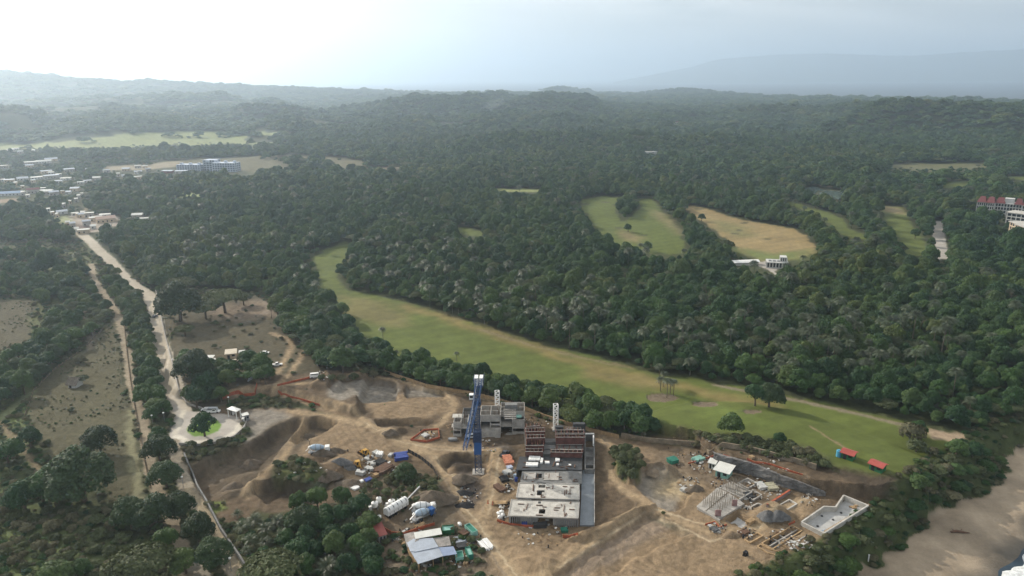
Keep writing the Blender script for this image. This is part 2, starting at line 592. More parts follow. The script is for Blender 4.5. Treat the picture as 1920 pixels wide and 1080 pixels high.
FA = [(1095, 374), (1130, 368), (1170, 370), (1150, 385), (1162, 412), (1190, 425), (1205, 445), (1200, 462), (1162, 466), (1125, 440), (1105, 405), (1085, 385)]
poly(FAIRWAY, C_FAIR, FA, 2, 4)
poly(FAIRWAY, C_FAIR, [(1190, 372), (1224, 373), (1238, 392), (1256, 415), (1275, 440), (1280, 460), (1295, 472), (1260, 478), (1215, 476), (1180, 455), (1160, 428), (1185, 405), (1205, 385)], 2, 4)
poly(FAIRWAY, (.18, .15, .07), [(1160, 432), (1185, 436), (1206, 446), (1200, 456), (1170, 452)], 8, 6)
poly(FAIRWAY, (.18, .155, .075), [(1225, 395), (1240, 400), (1262, 420), (1272, 440), (1250, 425), (1228, 408)], 8, 6)
FC = [(1280, 386), (1310, 388), (1340, 396), (1380, 410), (1440, 420), (1490, 430), (1512, 442), (1530, 462), (1530, 472), (1498, 484), (1430, 490), (1400, 482), (1370, 455), (1340, 432), (1300, 405)]
poly(FAIRWAY, (.25, .19, .09), FC, 2, 4)
poly(FAIRWAY, (.14, .165, .055), [(1375, 465), (1450, 475), (1525, 468), (1498, 486), (1430, 490), (1400, 482)], 10, 6)
poly(FAIRWAY, (.18, .165, .07), [(1330, 412), (1390, 420), (1420, 440), (1380, 445), (1345, 430)], 14, 8)
poly(FAIRWAY, C_FAIR, [(1468, 376), (1492, 380), (1525, 391), (1562, 401), (1585, 416), (1590, 428), (1612, 438), (1628, 450), (1600, 447), (1570, 435), (1556, 420), (1535, 407), (1505, 393), (1480, 385)], 2, 4)
poly(FAIRWAY, C_FAIR, [(1640, 385), (1692, 388), (1702, 405), (1710, 420), (1730, 445), (1740, 478), (1695, 480), (1690, 455), (1668, 428), (1655, 405)], 2, 4)
poly(FAIRWAY, (.24, .2, .11), [(1640, 385), (1690, 390), (1698, 402), (1660, 398)], 5, 4)
poly(FAIRWAY, C_FAIR, [(1760, 345), (1785, 340), (1818, 339), (1812, 350), (1768, 353)], 3, 6)
poly(FAIRWAY, C_FAIR, [(1885, 332), (1950, 329), (1950, 340), (1885, 337)], 3, 6)
poly(FAIRWAY, C_FAIR, [(845, 425), (878, 427), (912, 438), (905, 444), (870, 440), (850, 434)], 3, 6)
poly(FAIRWAY, (.22, .24, .09), [(925, 354), (1020, 355), (1018, 360), (935, 360)], 3, 8)
poly(ROAD, (.36, .33, .29), [(1748, 414), (1766, 414), (1780, 486), (1758, 486), (1748, 440)], 0.8, 1)
poly(ROAD, (.36, .33, .29), [(1404, 492), (1440, 490), (1470, 494), (1452, 510), (1478, 524), (1466, 522), (1440, 506)], 0.8, 1)
poly(CLEARING, C_SOIL, [(1850, 450), (1880, 445), (1925, 452), (1980, 460), (1925, 466), (1860, 460)], 3, 4)
poly(POND, (.12, .13, .10), [(1548, 356), (1582, 358), (1588, 364), (1572, 376), (1562, 372), (1555, 364), (1535, 362)], 1, 2)
poly(POND, (.12, .13, .10), [(1505, 352), (1530, 350), (1545, 355), (1530, 362), (1512, 360)], 1, 2)
line(TRACK, (.22, .17, .13), [(1512, 342), (1540, 348), (1590, 355)], 3, 2, 2)
for bx, by, rx, ry in [(1241, 745, 31, 8), (1322, 758, 25, 5), (1410, 772, 17, 3.4)]:
    poly(BUNKER, (.17, .135, .095), [(bx + rx * math.cos(t), by + ry * math.sin(t) + (t > 3) * 0.1 * rx * math.cos(t) * .3) for t in np.linspace(0, 6.283, 15)[:-1]], 0.5, 1.0)
for bx, by in [(1135, 379), (1160, 427), (1205, 441), (1378, 438), (1385, 432), (1438, 448), (1395, 418), (1310, 392), (1095, 383)]:
    poly(BUNKER, (.08, .08, .045), [(bx - 8, by), (bx, by - 1.6), (bx + 9, by - .8), (bx + 7, by + 1.4), (bx - 4, by + 1.8)], 2, 2)
# bare clearing and the building site
poly(CLEARING, (.095, .082, .052), [(305, 590), (345, 578), (420, 560), (500, 560), (530, 600), (600, 640), (660, 690), (720, 706), (640, 720), (560, 720), (420, 760), (340, 770), (335, 700)], 4, 8)
poly(CLEARING, (.23, .18, .13), [(385, 575), (440, 570), (510, 575), (520, 590), (450, 600), (400, 590)], 8, 8)
poly(DIRT, C_SOIL, [(345, 838), (440, 830), (460, 800), (400, 770), (430, 735), (520, 706), (600, 700), (700, 704), (735, 706), (790, 722), (850, 736), (960, 762), (1060, 796), (1170, 828), (1240, 832), (1350, 838), (1410, 848), (1480, 866), (1560, 885), (1640, 900), (1680, 920), (1640, 935), (1560, 1000), (1500, 1035), (1440, 1070), (1400, 1110), (640, 1110), (660, 1000), (640, 950), (430, 985), (385, 950), (350, 880)], 2, 4)
poly(DIRT, C_DIRT, [(470, 800), (520, 770), (600, 768), (680, 790), (740, 825), (830, 830), (960, 850), (1110, 990), (1130, 830), (1110, 800), (1190, 835), (1300, 850), (1340, 880), (1450, 920), (1540, 925), (1530, 1000), (1420, 1045), (1330, 1120), (930, 1120), (900, 1000), (850, 930), (830, 880), (740, 850), (650, 865), (560, 850), (490, 920), (440, 900), (540, 800)], 5, 7)
poly(DIRT, C_DIRT, [(690, 760), (720, 748), (838, 742), (855, 742), (840, 770), (800, 784), (700, 786)], 1.5, 2)
poly(DIRT, C_GREY, [(622, 716), (700, 712), (745, 718), (744, 752), (690, 755), (640, 750), (612, 742)], 2, 3)
poly(DIRT, C_GREY, [(762, 722), (830, 730), (838, 742), (762, 745)], 2, 3)
poly(DIRT, C_GREY, [(455, 770), (520, 765), (545, 785), (520, 805), (470, 832), (440, 838), (465, 800)], 3, 3)
poly(DIRT, C_DIRT, [(640, 795), (720, 830), (800, 850), (760, 858), (650, 866), (580, 850), (560, 850), (600, 815)], 4, 4)
poly(DIRT, C_SOIL2, [(450, 835), (470, 832), (505, 808), (552, 784), (566, 788), (540, 815), (480, 880), (420, 905), (380, 900)], 2, 3)
poly(DIRT, C_SOIL2, [(478, 925), (482, 905), (510, 902), (600, 922), (590, 940), (520, 935)], 1.5, 2)
poly(DIRT, C_SOIL2, [(545, 826), (575, 784), (600, 782), (625, 791), (590, 815)], 1.5, 2)
poly(GROUND, C_ROUGH, [(500, 885), (530, 866), (565, 860), (600, 880), (625, 905), (570, 912), (520, 898)], 2, 4)
poly(GROUND, (.08, .085, .045), [(700, 895), (780, 885), (825, 890), (835, 915), (820, 955), (760, 960), (700, 950), (660, 935), (690, 915)], 2, 4)
poly(GROUND, (.055, .06, .035), [(345, 830), (380, 832), (440, 822), (470, 800), (480, 808), (450, 838), (400, 880), (360, 880)], 2, 3)
poly(GROUND, (.06, .065, .035), [(428, 752), (476, 741), (528, 744), (600, 770), (650, 782), (600, 775), (520, 762), (430, 768), (420, 760)], 1.5, 3)
poly(DIRT, C_SOIL2, [(822, 862), (850, 852), (912, 852), (916, 876), (888, 890), (860, 880)], 2, 3)
poly(DIRT, (.12, .1, .085), [(860, 890), (900, 890), (905, 930), (885, 960), (860, 940)], 2, 4)
poly(DIRT, C_SOIL2, [(900, 832), (960, 828), (985, 850), (975, 866), (940, 858), (905, 846)], 2, 4)
poly(DIRT, (.16, .14, .12), [(835, 840), (960, 838), (920, 850), (850, 846)], 2, 3)
poly(DIRT, C_SOIL, [(1115, 830), (1140, 830), (1150, 900), (1215, 945), (1140, 990), (1112, 1000)], 5, 6)
poly(DIRT, (.27, .21, .155), [(1045, 1072), (1112, 1028), (1212, 965), (1232, 970), (1262, 990), (1190, 1025), (1100, 1080)], 2, 3)
poly(DIRT, C_GREY, [(1195, 905), (1205, 888), (1245, 878), (1290, 890), (1300, 905), (1275, 945), (1262, 958), (1230, 945)], 2, 3)
poly(DIRT, (.42, .33, .2), [(1230, 900), (1280, 895), (1295, 905), (1270, 935), (1240, 930)], 6, 4)
poly(DIRT, C_SOIL2, [(1340, 862), (1400, 880), (1480, 905), (1530, 920), (1545, 922), (1500, 928), (1430, 915), (1370, 890), (1345, 878)], 2, 3)
poly(DIRT, C_SOIL, [(1330, 842), (1410, 850), (1480, 862), (1560, 885), (1640, 905), (1680, 928), (1600, 925), (1540, 915), (1480, 888), (1400, 866)], 3, 4)
poly(DIRT, C_SOIL2, [(1480, 850), (1560, 872), (1680, 915), (1690, 930), (1640, 930), (1560, 890), (1500, 872)], 3, 4)
poly(GROUND, (.07, .085, .035), [(1150, 848), (1185, 842), (1205, 868), (1200, 892), (1178, 908), (1158, 885)], 1.5, 3)
poly(DIRT, (.17, .155, .11), [(1215, 968), (1240, 965), (1290, 998), (1285, 1002), (1240, 985)], 2, 3)
poly(GROUND, C_ROUGH, [(1560, 880), (1480, 850), (1300, 838), (1240, 832), (1170, 822), (1250, 808), (1400, 815), (1500, 830), (1560, 860)], 2, 4)
poly(CLEARING, C_SOIL, [(1240, 815), (1320, 812), (1350, 826), (1330, 834), (1240, 830), (1200, 824)], 3, 5)
poly(GROUND, (.16, .13, .095), [(780, 985), (900, 1000), (940, 1110), (700, 1110), (700, 1000)], 4, 6)
poly(GROUND, C_FLOOR, [(430, 990), (480, 965), (560, 955), (640, 940), (700, 955), (700, 1010), (740, 1110), (450, 1110)], 2, 5)
poly(GROUND, (.13, .16, .05), [(390, 940), (420, 935), (425, 955), (395, 965)], 1, 2)
poly(DIRT, (.13, .102, .072), [(360, 880), (450, 842), (470, 834), (510, 810), (552, 788), (630, 792), (600, 812), (565, 835), (520, 880), (480, 930), (400, 938)], 4, 5)
poly(DIRT, (.15, .12, .085), [(640, 900), (700, 880), (790, 920), (850, 935), (860, 985), (800, 1000), (700, 940)], 4, 5)
poly(DIRT, (.17, .13, .09), [(1240, 840), (1330, 850), (1360, 880), (1460, 930), (1440, 950), (1330, 915), (1290, 890), (1210, 875)], 5, 6)
# driven lanes of pale dust across the site
for w, pts in [(4.5, [(680, 790), (740, 820), (800, 836), (870, 842), (930, 848)]), (4, [(545, 770), (620, 780), (700, 800), (760, 835), (810, 850), (850, 900), (868, 950), (905, 1000), (960, 1080)]),
               (4, [(930, 845), (925, 900), (912, 950), (900, 985), (930, 1040), (985, 1090)]), (3.4, [(570, 785), (548, 830), (510, 875), (478, 905), (462, 925)]),
               (3, [(1118, 812), (1150, 840), (1140, 880), (1165, 915), (1215, 945), (1290, 985), (1340, 1000), (1420, 990), (1500, 940)]),
               (3, [(520, 700), (548, 650), (540, 635), (510, 625)]), (3, [(515, 728), (545, 700), (570, 660), (600, 650)]), (2.6, [(620, 706), (700, 706), (760, 716), (840, 735), (900, 745), (990, 775)]),
               (3.5, [(840, 742), (855, 760), (830, 790), (800, 815), (770, 825)]), (3, [(530, 738), (600, 757), (668, 772), (690, 790)]), (3, [(1215, 945), (1130, 1000), (1060, 1050), (1000, 1090)]),
               (2.6, [(430, 735), (470, 727), (520, 722), (590, 716)])]:
    line(DIRT, (.34, .255, .16), pts, w, 1.5, 1.2)
for k, (w, pts) in enumerate([(0.5, [(690, 786), (750, 818), (820, 834), (900, 842)]), (0.5, [(684, 793), (745, 826), (815, 842), (895, 848)]), (0.5, [(922, 860), (918, 900), (903, 960)]), (0.5, [(935, 860), (930, 900), (915, 965)]),
               (0.6, [(800, 855), (838, 905), (858, 955), (895, 1005), (948, 1080)]), (0.6, [(818, 855), (852, 900), (872, 950), (910, 1000), (968, 1080)]), (0.6, [(1125, 815), (1160, 850)]),
               (0.7, [(1230, 955), (1300, 978), (1360, 990)]), (0.5, [(1060, 1060), (1130, 1010), (1210, 958)]), (0.5, [(1048, 1064), (1120, 1018), (1200, 968)]), (0.5, [(1100, 1075), (1160, 1030), (1260, 1000), (1330, 1010)]),
               (0.5, [(1240, 975), (1330, 1015), (1430, 985), (1520, 930)])]):
    line(DIRT, (.47, .38, .26) if k % 2 else (.24, .19, .135), pts, w, 0.5, 0.6)
# roads
line(ROAD, C_ROAD, [(150, 436), (170, 453), (181, 465), (205, 487), (220, 506), (239, 525), (261, 541), (280, 554), (288, 575), (292, 604), (300, 645), (312, 685), (322, 717), (334, 755), (342, 780)], 8.4, 0.6, 0.8)
poly(ROAD, (.36, .33, .29), [(318, 742), (340, 752), (352, 770), (380, 774), (420, 776), (446, 782), (453, 795), (448, 810), (425, 824), (395, 831), (355, 833), (328, 832), (316, 822), (322, 800), (328, 780)], 0.6, 0.6)
line(ROAD, (.42, .37, .3), [(320, 745), (352, 768)], 3, 1, 1)
line(ROAD, (.56, .52, .44), [(330, 818), (352, 828), (385, 829), (420, 822), (444, 808), (451, 795)], 3.0, 0.6, 0.6)
line(ROAD, (.50, .46, .38), [(345, 770), (336, 790), (330, 812)], 2.2, 0.6, 0.6)
poly(FAIRWAY, (.14, .24, .045), [(350, 803), (362, 791), (385, 787), (408, 788), (416, 796), (410, 808), (388, 817), (364, 819), (352, 812)], 0.5, 0.5)
line(TRACK, (.30, .26, .2), [(322, 828), (330, 850), (338, 880), (350, 915), (370, 945), (395, 985), (420, 1030), (450, 1095)], 5.0, 0.6, 0.8)
line(TRACK, (.33, .275, .19), [(352, 920), (378, 950), (402, 990), (430, 1040), (455, 1095)], 3.4, 0.6, 0.8)
line(TRACK, C_TRACK, [(171, 495), (176, 522), (189, 544), (205, 566), (220, 588), (231, 629), (239, 667), (244, 708), (252, 739), (262, 770), (272, 813), (280, 864), (292, 914), (318, 967), (336, 1012), (352, 1056), (362, 1095)], 4.6, 0.7, 1.2)
line(TRACK, (.27, .24, .19), [(385, 1030), (378, 1060), (385, 1100)], 5, 0.6, 0.8)
line(TRACK, (.24, .2, .14), [(140, 410), (158, 400), (162, 390), (170, 384)], 3, 1, 1)


def classify(X, Y, colours=True):
    X, Y = np.asarray(X, float), np.asarray(Y, float)
    cls = np.zeros(X.shape, np.int8)
    d = np.hypot(X, Y)
    col = np.empty(X.shape + (3,))
    n1 = fbm(X, Y, 60, 4, 50)[..., None]
    a = np.array(C_FLOOR)
    far = sstep(900, 2500, d)[..., None]
    col[:] = a * (0.7 + 0.6 * n1) * (1 - 0.1 * far)
    for it in PAINT:
        kind, c, colr, soft, wob, P = it[:6]
        m = (X > P[:, 0].min() - 40) & (X < P[:, 0].max() + 40) & (Y > P[:, 1].min() - 40) & (Y < P[:, 1].max() + 40)
        if not m.any():
            continue
        x, y = X[m], Y[m]
        sc1 = max(2.0, wob * 2.2)
        x2 = x + (fbm(x, y, sc1, 3, 60) - .5) * wob * 2
        y2 = y + (fbm(x, y, sc1, 3, 61) - .5) * wob * 2
        s = sdist(x2, y2, P, 30) if kind == 'p' else ldist(x2, y2, P, 30) - it[6] / 2
        w = sstep(soft, -soft, s)[:, None]
        cm = col[m]
        col[m] = cm + (np.array(colr) - cm) * w
        cc = cls[m]
        cc[s < 0] = c
        cls[m] = cc
    b = side(X, Y, BLUFF)
    f = side(X, Y, FOOT)
    s = side(X, Y, SHORE)
    fw = f + (fbm(X, Y, 9, 3, 71) - .5) * 9
    w = sstep(-1.5, 1.5, fw)[..., None]
    sand = np.array(C_SAND) * (0.62 + 0.72 * fbm(X + Y * .4, Y * 0.5, 12, 5, 72))[..., None]
    col = col + (sand - col) * w
    w = sstep(-14, -4, s + (fbm(X, Y, 16, 3, 73) - .5) * 14)[..., None]
    col = col + (np.array(C_WET) - col) * w
    slope = (b > -3) & (fw <= 0)
    cls = np.where(slope, GROUND, cls)
    ws = (sstep(-3, 0, b) * (fw <= 0))[..., None]
    col = col + (np.array((.06, .075, .03)) - col) * ws
    cls = np.where(fw > 0, BEACH, cls)
    return (cls, col) if colours else cls


# the sheet: rings of growing spacing round the place the land is seen from
ds = [75.0]
while ds[-1] < 16000:
    d = ds[-1]
    ds.append(d + min(d * d * 1.15e-5, 0.011 * d) + (0 if d < 7500 else d * 0.03))
ds = np.array(ds)
az = np.concatenate([np.linspace(-75, -43, 80, endpoint=False), np.linspace(-43, 43, 1010), np.linspace(43, 75, 81)[1:]])
az = np.radians(az)
NR, NC = len(ds), len(az)
XX = ds[:, None] * np.sin(az)[None, :]
YY = ds[:, None] * np.cos(az)[None, :]
ZZ = hfun(XX, YY)
CLS, COLS = classify(XX, YY)
nearm = sstep(900, 300, np.hypot(XX, YY))
rough = np.isin(CLS, (DIRT, CLEARING, FIELD)) * nearm
ZZ = ZZ + (fbm(XX, YY, 2.2, 4, 80) - .5) * 0.7 * rough + (fbm(XX, YY, 11, 2, 81) - .5) * 0.45 * rough
ZZ = ZZ - 0.35 * (CLS == BUNKER) * nearm - 1.0 * (CLS == POND)
veg = (CLS == GROUND) * nearm
ZZ = ZZ + (fbm(XX, YY, 2.4, 2, 82) - .5) * 0.7 * veg
# fine variation of tone that belongs to the soil and turf themselves
tone = 0.80 + 0.40 * fbm(XX, YY, 6, 4, 83)
tone *= np.where(CLS == FAIRWAY, 0.85 + 0.3 * fbm(XX * .6 + YY * .5, YY - XX, 22, 3, 84), 1)
ruts = np.ones(XX.shape)
for ang_, sd_ in ((0.5, 1), (2.2, 2), (1.2, 3)):
    wob_ = (fbm(XX, YY, 22, 3, 120 + sd_) - .5) * 9
    u_ = XX * math.cos(ang_) + YY * math.sin(ang_) + wob_
    w_ = sstep(.56, .66, fbm(XX + 40 * sd_, YY, 26, 2, 130 + sd_))
    ruts -= .13 * w_ * sstep(.80, .97, np.abs(np.sin(u_ * 1.15)))
tone *= np.where(CLS == DIRT, ruts, 1)
tone *= np.where(CLS == FAIRWAY, 1 + .05 * np.sign(np.sin((XX * .45 - YY * .9) * .55)), 1)
track = 1 + (fbm(XX * 0.35 + YY * 0.9, XX * 4 - YY * 1.6, 9, 3, 85) - .5) * 0.5 * (CLS == DIRT)
COLS = COLS * (tone * track)[..., None]
fc = CLS[:-1, :-1]
idx = np.arange(NR * NC).reshape(NR, NC)
quads = np.stack([idx[:-1, :-1], idx[:-1, 1:], idx[1:, 1:], idx[1:, :-1]], -1).reshape(-1, 4)[:, ::-1]
fcl = fc.ravel()
VV = np.stack([XX, YY, ZZ], -1).reshape(-1, 3)
CC = np.concatenate([COLS.reshape(-1, 3), np.ones((NR * NC, 1))], 1).astype(np.float32)
m_ground = mat('ground_cover', (1, 1, 1), 0.95, 0.1, 0.22, 0.35, attr='col', bump=0.5)
m_turf = mat('mown_turf', (1, 1, 1), 0.9, 0.15, 0.10, 0.25, attr='col', bump=0.15)
m_soil = mat('bare_soil', (1, 1, 1), 0.95, 0.1, 0.20, 0.5, attr='col', bump=0.9)
m_road = mat('dusty_concrete', (1, 1, 1), 0.75, 0.25, 0.10, 0.3, attr='col', bump=0.2)
m_sand = mat('beach_sand', (1, 1, 1), 0.85, 0.2, 0.10, 0.25, attr='col', bump=0.4)
SHEETS = {GROUND: ('ground', m_ground), FAIRWAY: ('golf_fairway', m_turf), DIRT: ('dirt_ground', m_soil), ROAD: ('road', m_road), TRACK: ('dirt_path', m_soil), BEACH: ('beach', m_sand),
          FIELD: ('dry_field', m_soil), CLEARING: ('soil_clearing_ground', m_soil), BUNKER: ('bunker_ground', m_soil), POND: ('pond_bed_ground', m_ground), GREENFIELD: ('grass_field', m_turf)}
for c, (nm, mt) in SHEETS.items():
    q = quads[fcl == c]
    if not len(q):
        continue
    u, inv = np.unique(q, return_inverse=True)
    me = mesh_from(nm, VV[u], inv.reshape(-1, 4), (mt,), True)
    at = me.color_attributes.new('col', 'FLOAT_COLOR', 'POINT')
    at.data.foreach_set('color', CC[u].ravel())
    tag(link(nm, me), kind='structure')
del VV, CC, quads

# the sea: one wide sheet of water
m_sea = mat('sea_water', (.03, .05, .07), 0.45, 0.15)
n, l = m_sea.node_tree.nodes, m_sea.node_tree.links
g = n.new('ShaderNodeNewGeometry')
t = n.new('ShaderNodeTexNoise')
t.inputs['Scale'].default_value = 0.12
t.inputs['Detail'].default_value = 6
bp = n.new('ShaderNodeBump')
bp.inputs['Strength'].default_value = 0.5
bp.inputs['Distance'].default_value = 1.2
l.new(g.outputs['Position'], t.inputs['Vector'])
l.new(t.outputs[0], bp.inputs['Height'])
l.new(bp.outputs[0], n['Principled BSDF'].inputs['Normal'])
S = 55000.0
me = mesh_from('sea', [(-S, -3000, SEA_Z), (S, -3000, SEA_Z), (S, S, SEA_Z), (-S, S, SEA_Z)], [(0, 1, 2, 3)], (m_sea,))
tag(link('sea', me), kind='structure')
# breaking wave along the sand: a low roll of foam
fo = []

# ---------------------------------------------------------------- vegetation: shapes
LEAF_TINT = [(0.0, (.50, .72, .62)), (0.25, (.72, .88, .75)), (0.5, (1.0, 1.08, .75)), (0.72, (1.25, 1.25, .75)), (0.86, (1.55, 1.45, .9)), (0.95, (2.0, 1.45, 1.1)), (1.0, (2.2, 1.7, 1.5))]
m_leaf = mat('leaves', (.040, .080, .027), 0.65, 0.3, 0.25, 0.13, tint=LEAF_TINT, translucent=0.22, patch=True)
m_leaf2 = mat('broad_leaves', (.038, .068, .024), 0.6, 0.3, 0.2, 0.2, rand=0.25, translucent=0.22)
m_olive = mat('olive_leaves', (.080, .098, .042), 0.7, 0.25, 0.2, 0.2, rand=0.2, translucent=0.2)
m_dry = mat('dry_leaves', (.125, .12, .07), 0.85, 0.15, 0.25, 0.2, rand=0.2, translucent=0.1)
m_frond = mat('palm_fronds', (.065, .088, .042), 0.45, 0.5, 0.15, 0.3, rand=0.3, translucent=0.2)
m_bark = mat('bark', (.12, .095, .07), 0.95, 0.1, 0.25, 1.2)
m_palmbark = mat('palm_bark', (.13, .11, .085), 0.95, 0.1, 0.25, 1.2)


def leaf_quads(C, N, S, rg):
    """one small leaf-spray face at every centre"""
    n = len(C)
    N = N / np.linalg.norm(N, axis=1, keepdims=True)
    r = rg.normal(size=(n, 3))
    A = np.cross(N, r)
    A /= np.linalg.norm(A, axis=1, keepdims=True) + 1e-9
    B = np.cross(N, A)
    S = S[:, None]
    k = rg.uniform(0.55, 1.0, (n, 4, 1))
    V = np.stack([C + A * S * k[:, 0], C + B * S * 0.8 * k[:, 1] - N * S * .2, C - A * S * k[:, 2], C - B * S * 0.8 * k[:, 3] - N * S * .15], 1).reshape(-1, 3)
    F = np.arange(n * 4).reshape(-1, 4)
    return V, F


def ico(sub):
    bm = bmesh.new()
    bmesh.ops.create_icosphere(bm, subdivisions=sub, radius=1)
    V = np.array([v.co[:] for v in bm.verts])
    F = np.array([[v.index for v in f.verts] for f in bm.faces])
    bm.free()
    return V, np.concatenate([F, F[:, 2:3]], 1)


ICO1 = ico(1)


def crown(rg, R_, Hc, z0, leaf, count, nblob, flat=1.0, core=True, ragged=0.18):
    """lumpy crown: overlapping clumps covered in leaf sprays round solid cores added to block light and see-through"""
    bl = []
    for k in range(nblob):
        if k == 0:
            bl.append((0, 0, z0 + Hc * .5, R_ * .72))
            continue
        t = rg.uniform(0, 2 * math.pi)
        q = math.sqrt(rg.uniform(0.05, 1.0))
        rr = R_ * rg.uniform(0.26, 0.44)
        rad = q * (R_ - rr * 0.8)
        zz = z0 + Hc * (0.32 + 0.60 * (1 - q ** 2.2) * rg.uniform(0.75, 1.1)) * 1.0
        bl.append((rad * math.cos(t), rad * math.sin(t), zz, rr))
    bl = np.array(bl)
    w = bl[:, 3] ** 2
    w[0] *= 0.5
    w /= w.sum()
    pick = rg.choice(len(bl), int(count * 1.9), p=w)
    D = rg.normal(size=(len(pick), 3))
    D /= np.linalg.norm(D, axis=1, keepdims=True)
    D[:, 2] = np.where(D[:, 2] < -0.25, -D[:, 2], D[:, 2])
    b = bl[pick]
    sq = np.array([1, 1, Hc / (2 * R_) * 1.15 * flat])
    C = b[:, :3] + D * b[:, 3:4] * sq * rg.uniform(1 - ragged, 1 + ragged, (len(pick), 1))
    keep = np.ones(len(C), bool)
    for k, q in enumerate(bl):
        dd = np.linalg.norm((C - q[:3]) / sq, axis=1)
        keep &= (dd > q[3] * 0.80) | (pick == k)
    keep &= C[:, 2] > z0 * 0.7
    C, D = C[keep][:count], D[keep][:count]
    N = D * 0.9 + rg.normal(size=D.shape) * 0.42 + np.array([0, 0, .25])
    V, F = leaf_quads(C, N, leaf * rg.uniform(.6, 1.35, len(C)), rg)
    if core:
        vs_, fs_ = [V], [F]
        o = len(V)
        for q in bl:
            v = ICO1[0] * q[3] * sq * 0.74 * rg.uniform(.85, 1.1, (len(ICO1[0]), 1)) + q[:3]
            vs_.append(v)
            fs_.append(ICO1[1] + o)
            o += len(v)
        V, F = np.concatenate(vs_), np.concatenate(fs_)
    return V, F, bl


def tube(P, Rad, seg=6):
    P = np.array(P, float)
    V, F = [], []
    for i, p in enumerate(P):
        d = P[min(i + 1, len(P) - 1)] - P[max(i - 1, 0)]
        d /= np.linalg.norm(d) + 1e-9
        a = np.cross(d, [0.13, 0.9, 0.2] if abs(d[1]) < .9 else [1, 0, 0])
        a /= np.linalg.norm(a)
        b = np.cross(d, a)
        for k in range(seg):
            t = 2 * math.pi * k / seg
            V.append(p + Rad[i] * (math.cos(t) * a + math.sin(t) * b))
    for i in range(len(P) - 1):
        for k in range(seg):
            F.append((i * seg + k, i * seg + (k + 1) % seg, (i + 1) * seg + (k + 1) % seg, (i + 1) * seg + k))
    return np.array(V), np.array(F)


def join(parts):
    vs_, fs_, o = [], [], 0
    for v, f in parts:
        f = np.asarray(f)
        if f.shape[1] == 3:
            f = np.concatenate([f, f[:, 2:3]], 1)
        vs_.append(v)
        fs_.append(f + o)
        o += len(v)
    return np.concatenate(vs_), np.concatenate(fs_)


def fix_tris(me):
    me.validate(clean_customdata=False)
    return me


def limbs(rg, bl, base_r, z_fork, n=7):
    parts = []
    lean = rg.uniform(-.4, .4, 2)
    fork = np.array([lean[0], lean[1], z_fork])
    parts.append(tube([(0, 0, -0.6), (lean[0] * .4, lean[1] * .4, z_fork * .5), fork], [base_r * 1.25, base_r, base_r * .8], 7))
    for q in bl[1:1 + n]:
        tip = q[:3] * np.array([.92, .92, 1.0])
        mid = fork * .5 + tip * .5 + np.array([0, 0, -0.08 * np.linalg.norm(tip - fork)])
        parts.append(tube([fork, mid, tip], [base_r * .55, base_r * .36, base_r * .12], 5))
    return join(parts)


# mesh library: name -> list of (trunk mesh, crown mesh, nominal crown radius)
LIB = {}


def lib_tree(kind, seed, R_, Hc, z0, leaf, count, nblob, material, flat=1.0, nl=7, core=True, tr=None, ragged=.18):
    rg = np.random.default_rng(seed)
    V, F, bl = crown(rg, R_, Hc, z0, leaf, count, nblob, flat, core, ragged)
    cm = fix_tris(mesh_from('crown', V, F, (material,)))
    tv, tf = limbs(rg, bl, tr or R_ * .075, z0 + Hc * .18, nl)
    tm = mesh_from('trunk', tv, tf, (m_bark,), True)
    LIB.setdefault(kind, []).append((tm, cm, R_, (V, F), (tv, tf)))


for s in range(5):
    lib_tree('broadleaf', 100 + s, 5.0, 6.2 + s % 3, 1.7, 0.50, 2700, 17 + s, m_leaf, ragged=.24)
for s in range(3):
    lib_tree('big', 120 + s, 9.0, 13.0, 1.6, 0.58, 8000, 40, m_leaf2, ragged=.2)
for s in range(3):
    lib_tree('umbrella', 140 + s, 7.5, 3.4, 4.6, 0.6, 2300, 26, m_olive, 1.2, 12, False, tr=.45, ragged=.3)
for s in range(3):
    lib_tree('shrub', 160 + s, 2.6, 2.6, 0.1, 0.42, 620, 9, m_olive if s < 2 else m_dry, core=True, nl=3)


def branchy(rg, n0, L0, r0, depth, out, p, d, r):
    """leafless boughs forking outwards"""
    q = p + d * L0
    out.append(tube([p, (p + q) / 2 + rg.normal(size=3) * L0 * .06, q], [r, r * .8, r * .55], 5))
    if depth == 0:
        return
    for _ in range(n0):
        dd = d + rg.normal(size=3) * .55
        dd[2] = dd[2] * .8 + .12
        dd /= np.linalg.norm(dd)
        branchy(rg, n0, L0 * .72, r0, depth - 1, out, q, dd, r * .55)


for s in range(3):
    rg = np.random.default_rng(200 + s)
    out = []
    branchy(rg, 4 if s else 3, 3.4, .3, 4 if s else 3, out, np.array([0, 0, 3.0]), np.array([rg.uniform(-.2, .2), 0, 1.0]), .24)
    v, f = join(out)
    cm = mesh_from('crown', v, f, (m_palmbark,), True)
    tv, tf = tube([(0, 0, -.5), (0.1, 0, 1.5), (0, 0, 3.1)], [.5, .38, .28], 7)
    LIB.setdefault('bare', []).append((mesh_from('trunk', tv, tf, (m_palmbark,), True), cm, 5.0, (v, f), (tv, tf)))


